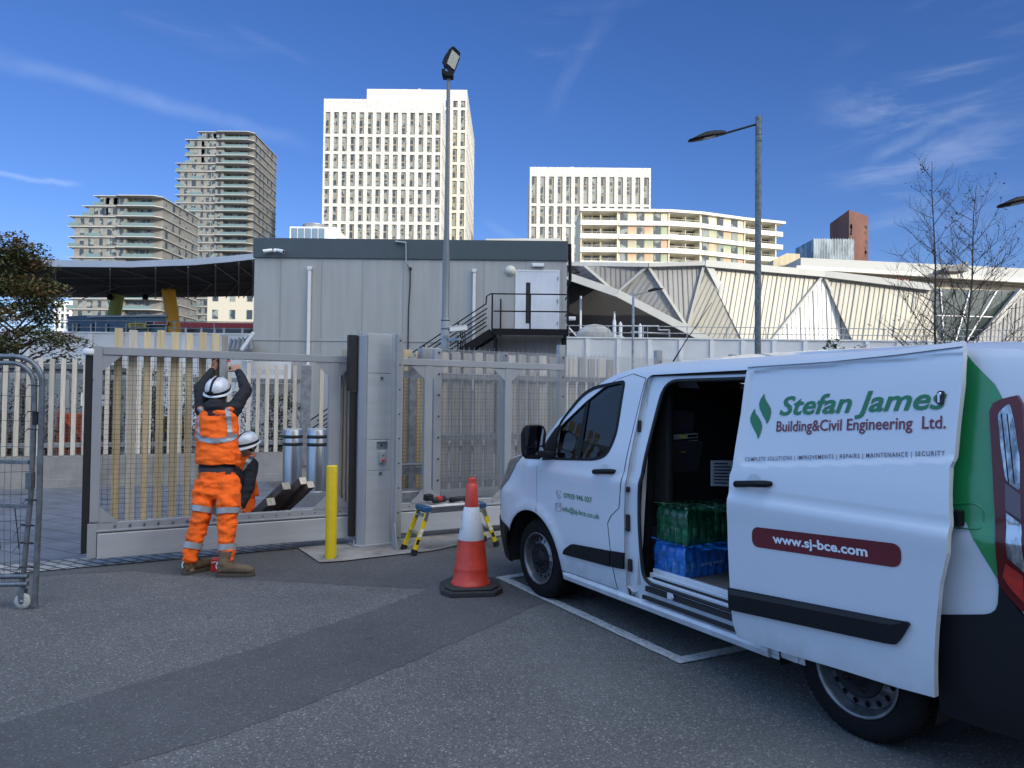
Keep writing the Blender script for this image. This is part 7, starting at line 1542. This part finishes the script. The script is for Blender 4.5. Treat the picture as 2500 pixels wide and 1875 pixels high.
# ---- the standing man, seen from behind, arms raised to the gate rail
S1 = thing('person', 'worker in orange hi-vis vest and trousers and white helmet reaching up to the gate rail', 'person', G(530, 1402))
aL, aR = P(463, 1362, 6.62), P(553, 1366, 6.60)
kL, kR = P(495, 1246, 6.74), P(556, 1250, 6.70); hL, hR = P(505, 1170, 6.86), P(559, 1170, 6.84); hc = P(531, 1142, 6.88); wc = P(529, 1118, 6.90); ch = P(528, 1045, 6.97); sc_ = P(530, 1003, 7.0)
shL, shR = P(497, 1004, 7.02), P(567, 1004, 7.02); eL, eR = P(489, 950, 7.16), P(602, 952, 7.16); wL, wR = P(519, 903, 7.33), P(582, 907, 7.33); tL, tR = P(541, 874, 7.43), P(556, 872, 7.42); nk = P(532, 985, 7.02); hd0 = P(534, 962, 7.08)
X = Vector((1, 0, 0)); Yv_ = Vector((0, 1, 0))
up_h = (Vector((.06, -.42, .9))); fw_h = Vector((.1, .9, .42))
b = MB(); loft(b, [(hc, X*.15, Yv_*.105), (wc, X*.14, Yv_*.10), (ch, X*.17, Yv_*.115), (sc_, X*.17, Yv_*.09), (nk, X*.06, Yv_*.06)])
capsule_chain(b, [nk, hd0], [.058, .055]); MH = head_(b, hd0, up_h, fw_h)
for s_, sh_, e_, w_ in ((-1, shL, eL, wL), (1, shR, eR, wR)): capsule_chain(b, [sh_, e_, w_], [.058, .042, .028])
for h_, k_, a_ in ((lerp(hL, hc, .35)+Vector((0, 0, -.09)), kL, aL), (lerp(hR, hc, .35)+Vector((0, 0, -.09)), kR, aR)): capsule_chain(b, [h_, k_, a_+Vector((0, 0, .02)), a_-Vector((0, -.02, .14))], [.078, .056, .042, .04])
hand(b, wL, tL, (.55, .35, .6), .75, 1, 1.15); hand(b, wR, tR, (-.55, .35, .5), .85, -1, 1.15)
fuse(b, 'body', M_SKIN, S1, .0068, 1)
b = MB(); b.sphere((0, -.022, .012), .098, 18, (.86, 1.0, .95), MH); b.build('hair', M_HAIR, S1, world=True)
helmet(S1, MH @ T(0, -.01, .035) @ Matrix.Rotation(R(-4), 4, 'X'))
# hoodie: torso, sleeves, hood folded on the back, hem under the vest
b = MB(); loft(b, [(P(531, 1148, 6.88), X*.178, Yv_*.125), (wc, X*.172, Yv_*.125), (ch, X*.186, Yv_*.135), (sc_, X*.175, Yv_*.105), (nk+Vector((0, 0, .0)), X*.085, Yv_*.08)])
for sh_, e_, w_ in ((shL, eL, wL), (shR, eR, wR)): capsule_chain(b, [sh_, lerp(sh_, e_, .5), e_, lerp(e_, w_, .5), lerp(e_, w_, .93)], [.086, .074, .064, .055, .042])
b.sphere(nk+Vector((0, -.10, -.035)), .10, 16, (1.05, .55, .85)); b.sphere(nk+Vector((0, -.115, -.10)), .08, 14, (.95, .5, .9)); b.sphere(nk+Vector((0, -.02, .01)), .085, 14, (1.15, 1, .6))
hdie = fuse(b, 'hoodie', M_HOOD, S1, .011, 3, .010, 11)
for e_, w_ in ((eL, wL), (eR, wR)): band(S1, 'cuff', lerp(e_, w_, .86), lerp(e_, w_, .95), .041, .037, M_HOOD)
b = MB(); loft(b, [(P(530, 1156, 6.875), X*.17, Yv_*.122), (P(530, 1141, 6.88), X*.181, Yv_*.133)]); b.build('shirt_hem', mat('charcoal_fabric', (.05, .055, .065), .85), S1, world=True)
# vest: torso shell split from the arms
vr = [(P(532, 1133, 6.885), X*.212, Yv_*.145), (P(531, 1122, 6.89), X*.214, Yv_*.148), (P(530, 1085, 6.93), X*.214, Yv_*.150), (P(530, 1045, 6.97), X*.216, Yv_*.152), (P(531, 1018, 6.985), X*.200, Yv_*.137), (P(531, 1000, 7.0), X*.165, Yv_*.115)]
b = MB(); loft(b, vr, 32)
b.sphere(P(499, 1002, 7.01), .070, 14, (.95, 1.35, .75)); b.sphere(P(564, 1002, 7.01), .070, 14, (.95, 1.35, .75)); b.sphere(P(508, 1020, 6.96), .095, 14, (.9, 1.1, .8)); b.sphere(P(555, 1020, 6.96), .095, 14, (.9, 1.1, .8)); b.sphere(P(582, 1118, 6.86), .05, 12, (.5, .8, 1.9))
vest = fuse(b, 'vest', M_ORV, S1, .010, 2, .014, 10)
def tape(pts, w_, parent, depth_dirs=None, name='reflective_band', lift=.012):     # strip laid on the vest by casting onto it
    dg = bpy.context.evaluated_depsgraph_get(); from mathutils.bvhtree import BVHTree
    inv = TM[parent.name]; vs_ = [inv @ v.co for v in parent.data.vertices]; bv = BVHTree.FromPolygons(vs_, [tuple(p.vertices) for p in parent.data.polygons]); rows = []
    pp = [];
    for a_, c_ in zip(pts, pts[1:]):
        k = 8
        for i in range(k): pp.append(lerp(Vector(a_), Vector(c_), i/k))
    pp.append(Vector(pts[-1]))
    O = Vector((0, 0, EYE)); b = MB()
    for i, p in enumerate(pp):
        t = (pp[min(i+1, len(pp)-1)]-pp[max(i-1, 0)]).normalized(); nd = (p-O).normalized(); s_ = t.cross(nd).normalized()*w_/2; row = []
        for q_ in (p-s_, p-s_*.33, p+s_*.33, p+s_):
            nq = (q_-O).normalized(); hit = bv.ray_cast(O, nq, 12)
            row.append((hit[0]-nq*lift*.5) if hit[0] else None)
        rows.append(row)
    for r0, r1 in zip(rows, rows[1:]):
        for j in range(3):
            q_ = (r0[j], r0[j+1], r1[j+1], r1[j])
            if all(q_) and max((q_[0]-q_[2]).length, (q_[1]-q_[3]).length) < .12: b.quad(*q_)
    b.sm = [True]*len(b.sm)
    return b.build(name, M_REFL, parent, world=True, fix=False)
tape([P(478, 1062, 6.8), P(490, 1071, 6.8), P(520, 1077, 6.8), P(556, 1073, 6.8), P(580, 1063, 6.8)], .05, vest)
tape([P(553, 990, 6.8), P(557, 1010, 6.8), P(560, 1035, 6.8), P(562, 1066, 6.8)], .045, vest)
tape([P(492, 992, 6.8), P(483, 1010, 6.8), P(480, 1030, 6.8), P(482, 1062, 6.8)], .045, vest)
vs, fs = textmesh('Stefan James', .02); mxx = max(v[0] for v in vs)
bvh_y = (sc_.y-.17); q = MB(); q.add([Vector((lerp(P(518, 1010, 6.8).x, P(548, 1010, 6.8).x, v[0]/mxx), 0, P(518, 1016, 6.85).z+v[1]*.03+v[0]/mxx*.015)) for v in vs], fs)
from mathutils.bvhtree import BVHTree
inv = TM[vest.name]; bv = BVHTree.FromPolygons([inv @ v.co for v in vest.data.vertices], [tuple(p.vertices) for p in vest.data.polygons])
for i, p in enumerate(q.v):
    hit = bv.ray_cast(Vector((p.x, p.y+6.2, p.z)), Vector((0, 1, 0)), 2); q.v[i] = (hit[0] if hit[0] else Vector((p.x, bvh_y, p.z)))-Vector((0, .004, 0))
q.build('vest_print', M_HOOD, vest, world=True, fix=False)
# trousers
b = MB(); loft(b, [(P(530, 1148, 6.88), X*.172, Yv_*.128), (hc+Vector((0, 0, -.12)), X*.192, Yv_*.15), (P(529, 1200, 6.84), X*.203, Yv_*.155), (P(529, 1218, 6.83), X*.15, Yv_*.12)])
b.sphere(P(507, 1190, 6.80), .115, 16, (.95, .85, 1.05)); b.sphere(P(553, 1190, 6.80), .115, 16, (.95, .85, 1.05))
for h_, k_, a_ in ((hL, kL, aL), (hR, kR, aR)):
    capsule_chain(b, [lerp(h_, k_, -.0)+Vector((0, 0, -.06)), lerp(h_, k_, .5), k_, lerp(k_, a_, .4), lerp(k_, a_, .85), a_+Vector((0, 0, .0))], [.118, .112, .096, .088, .078, .072])
tr_ = fuse(b, 'trousers', M_ORT, S1, .011, 2, .017, 10)
for k_, a_ in ((kL, aL), (kR, aR)):
    band(tr_, 'reflective_band', lerp(k_, a_, -.08), lerp(k_, a_, .04), .106, .103, wob_=.002); band(tr_, 'reflective_band', lerp(k_, a_, .68), lerp(k_, a_, .81), .088, .085, wob_=.002)
b = MB(); c = lerp(hR, kR, .62)+Vector((.085, -.035, 0)); b.box(-.05, .05, -.02, .02, -.07, .07, T(*c) @ Rz(.5)); b.build('cargo_pocket', M_ORT, tr_, world=True, bevel=.012)
boot(S1, G(456, 1402), R(58), aL); boot(S1, G(540, 1407), R(4), aR)
# torch light tool in the right hand
tl_ = thing('screwdriver', 'small dark red hand tool gripped at the gate rail by the worker', 'hand tool', M=T(*lerp(tL, tR, .6)))
b = MB(); b.tube([(-.035, .0, .02), (.03, -.02, .01)], [.018, .02], 10); b.tube([(.03, -.02, .01), (.05, -.03, -.04)], .015, 8); b.build('grip', M_BLACK, tl_)
b = MB(); b.lathe([(.022, 0), (.022, .015), (0, .018)], 12, T(.05, -.03, -.05)); b.build('end_cap', M_REDP, tl_)
rc = thing('red_tool_box', 'small red case on the ground between the standing worker and his right boot', 'case', G(526, 1393), .3)
b = MB(); b.box(-.04, .04, -.05, .05, 0, .12); b.build('case', M_REDP, rc, bevel=.008); b = MB(); b.tube([(-.03, -.055, .09), (0, -.075, .10), (.03, -.055, .09)], .006, 6); b.build('handle', M_PLAST, rc)
# ---- crouching man behind the gate
D2 = 8.25
S2 = thing('person', 'crouching worker in white helmet and orange vest behind the gate beside the standing man', 'person', Vector((P(590, 1200, D2).x, D2, 0)))
h2 = P(605, 1090, D2-.04); n2 = P(599, 1116, D2+.02); s2L, s2R = P(577, 1132, D2-.02), P(614, 1134, D2+.02); c2 = P(592, 1150, D2+.05); p2 = P(584, 1225, D2+.18); e2 = P(606, 1192, D2-.12); w2 = P(590, 1238, D2-.25); t2 = P(583, 1250, D2-.3)
kn2 = Vector((p2.x-.12, D2-.18, .33)); kn3 = Vector((p2.x+.12, D2-.10, .10)); ft2 = Vector((p2.x-.12, D2+.0, .08)); ft3 = Vector((p2.x+.15, D2+.42, .10)); e2b = P(570, 1190, D2-.15); w2b = P(578, 1238, D2-.28); t2b = P(584, 1252, D2-.33)
b = MB(); loft(b, [(p2, X*.15, Yv_*.11), (c2, X*.15, Yv_*.11), (lerp(s2L, s2R, .5), X*.15, Yv_*.09), (n2, X*.06, Yv_*.06)]); capsule_chain(b, [n2, h2], [.058, .055])
MH2 = head_(b, h2, (-.12, -.35, .95), (-.55, -.75, -.25))
for a_ in ((s2R, e2, w2), (s2L, e2b, w2b)): capsule_chain(b, a_, [.055, .042, .028])
capsule_chain(b, [p2+Vector((-.08, 0, 0)), kn2, ft2], [.09, .06, .045]); capsule_chain(b, [p2+Vector((.08, 0, 0)), kn3, ft3], [.09, .06, .045])
hand(b, w2, t2, (-.6, -.3, -.4), .8, 1); hand(b, w2b, t2b, (.6, -.3, -.4), .8, -1); fuse(b, 'body', M_SKIN, S2, .008, 1)
b = MB(); b.sphere((0, -.022, .012), .096, 16, (.86, 1.0, .95), MH2); b.build('hair', M_HAIR, S2, world=True)
helmet(S2, MH2 @ T(0, -.005, .03), lamp=False)
b = MB(); loft(b, [(lerp(p2, c2, .2), X*.165, Yv_*.125), (c2, X*.165, Yv_*.125), (lerp(s2L, s2R, .5), X*.165, Yv_*.10), (n2, X*.08, Yv_*.075)])
for a_ in ((s2R, e2, w2), (s2L, e2b, w2b)): capsule_chain(b, [a_[0], a_[1], lerp(a_[1], a_[2], .92)], [.088, .072, .045])
fuse(b, 'hoodie', M_HOOD, S2, .012, 2, .008, 10)
b = MB(); loft(b, [(lerp(p2, c2, .1), X*.175, Yv_*.135), (c2, X*.172, Yv_*.135), (P(590, 1128, D2), X*.150, Yv_*.115), (P(596, 1110, D2+.02), X*.11, Yv_*.09)], 28); b.sphere(P(612, 1113, D2), .055, 12, (1.2, 1.3, .6)); b.tube([P(616, 1160, D2+.15), P(622, 1195, D2+.2), P(624, 1212, D2+.2)], [.02, .05, .045], 10)
v2 = fuse(b, 'vest', M_ORV, S2, .011, 2, .008, 10)
tape([P(598, 1150, D2-.3), P(606, 1125, D2-.3), P(620, 1112, D2-.3)], .05, v2); tape([P(572, 1180, D2-.3), P(590, 1184, D2-.3), P(612, 1180, D2-.3)], .05, v2)
b = MB(); loft(b, [(p2+Vector((0, 0, .06)), X*.17, Yv_*.13), (p2, X*.18, Yv_*.14)]); capsule_chain(b, [p2+Vector((-.08, 0, 0)), kn2, lerp(kn2, ft2, .85)], [.12, .10, .08]); capsule_chain(b, [p2+Vector((.08, 0, 0)), kn3, lerp(kn3, ft3, .85)], [.12, .10, .08])
fuse(b, 'trousers', M_ORT, S2, .013, 2, .008, 10)
boot(S2, Vector((ft2.x, ft2.y+.02, .0)), R(-100), ft2); boot(S2, Vector((ft3.x, ft3.y, .0)), R(-80), ft3)
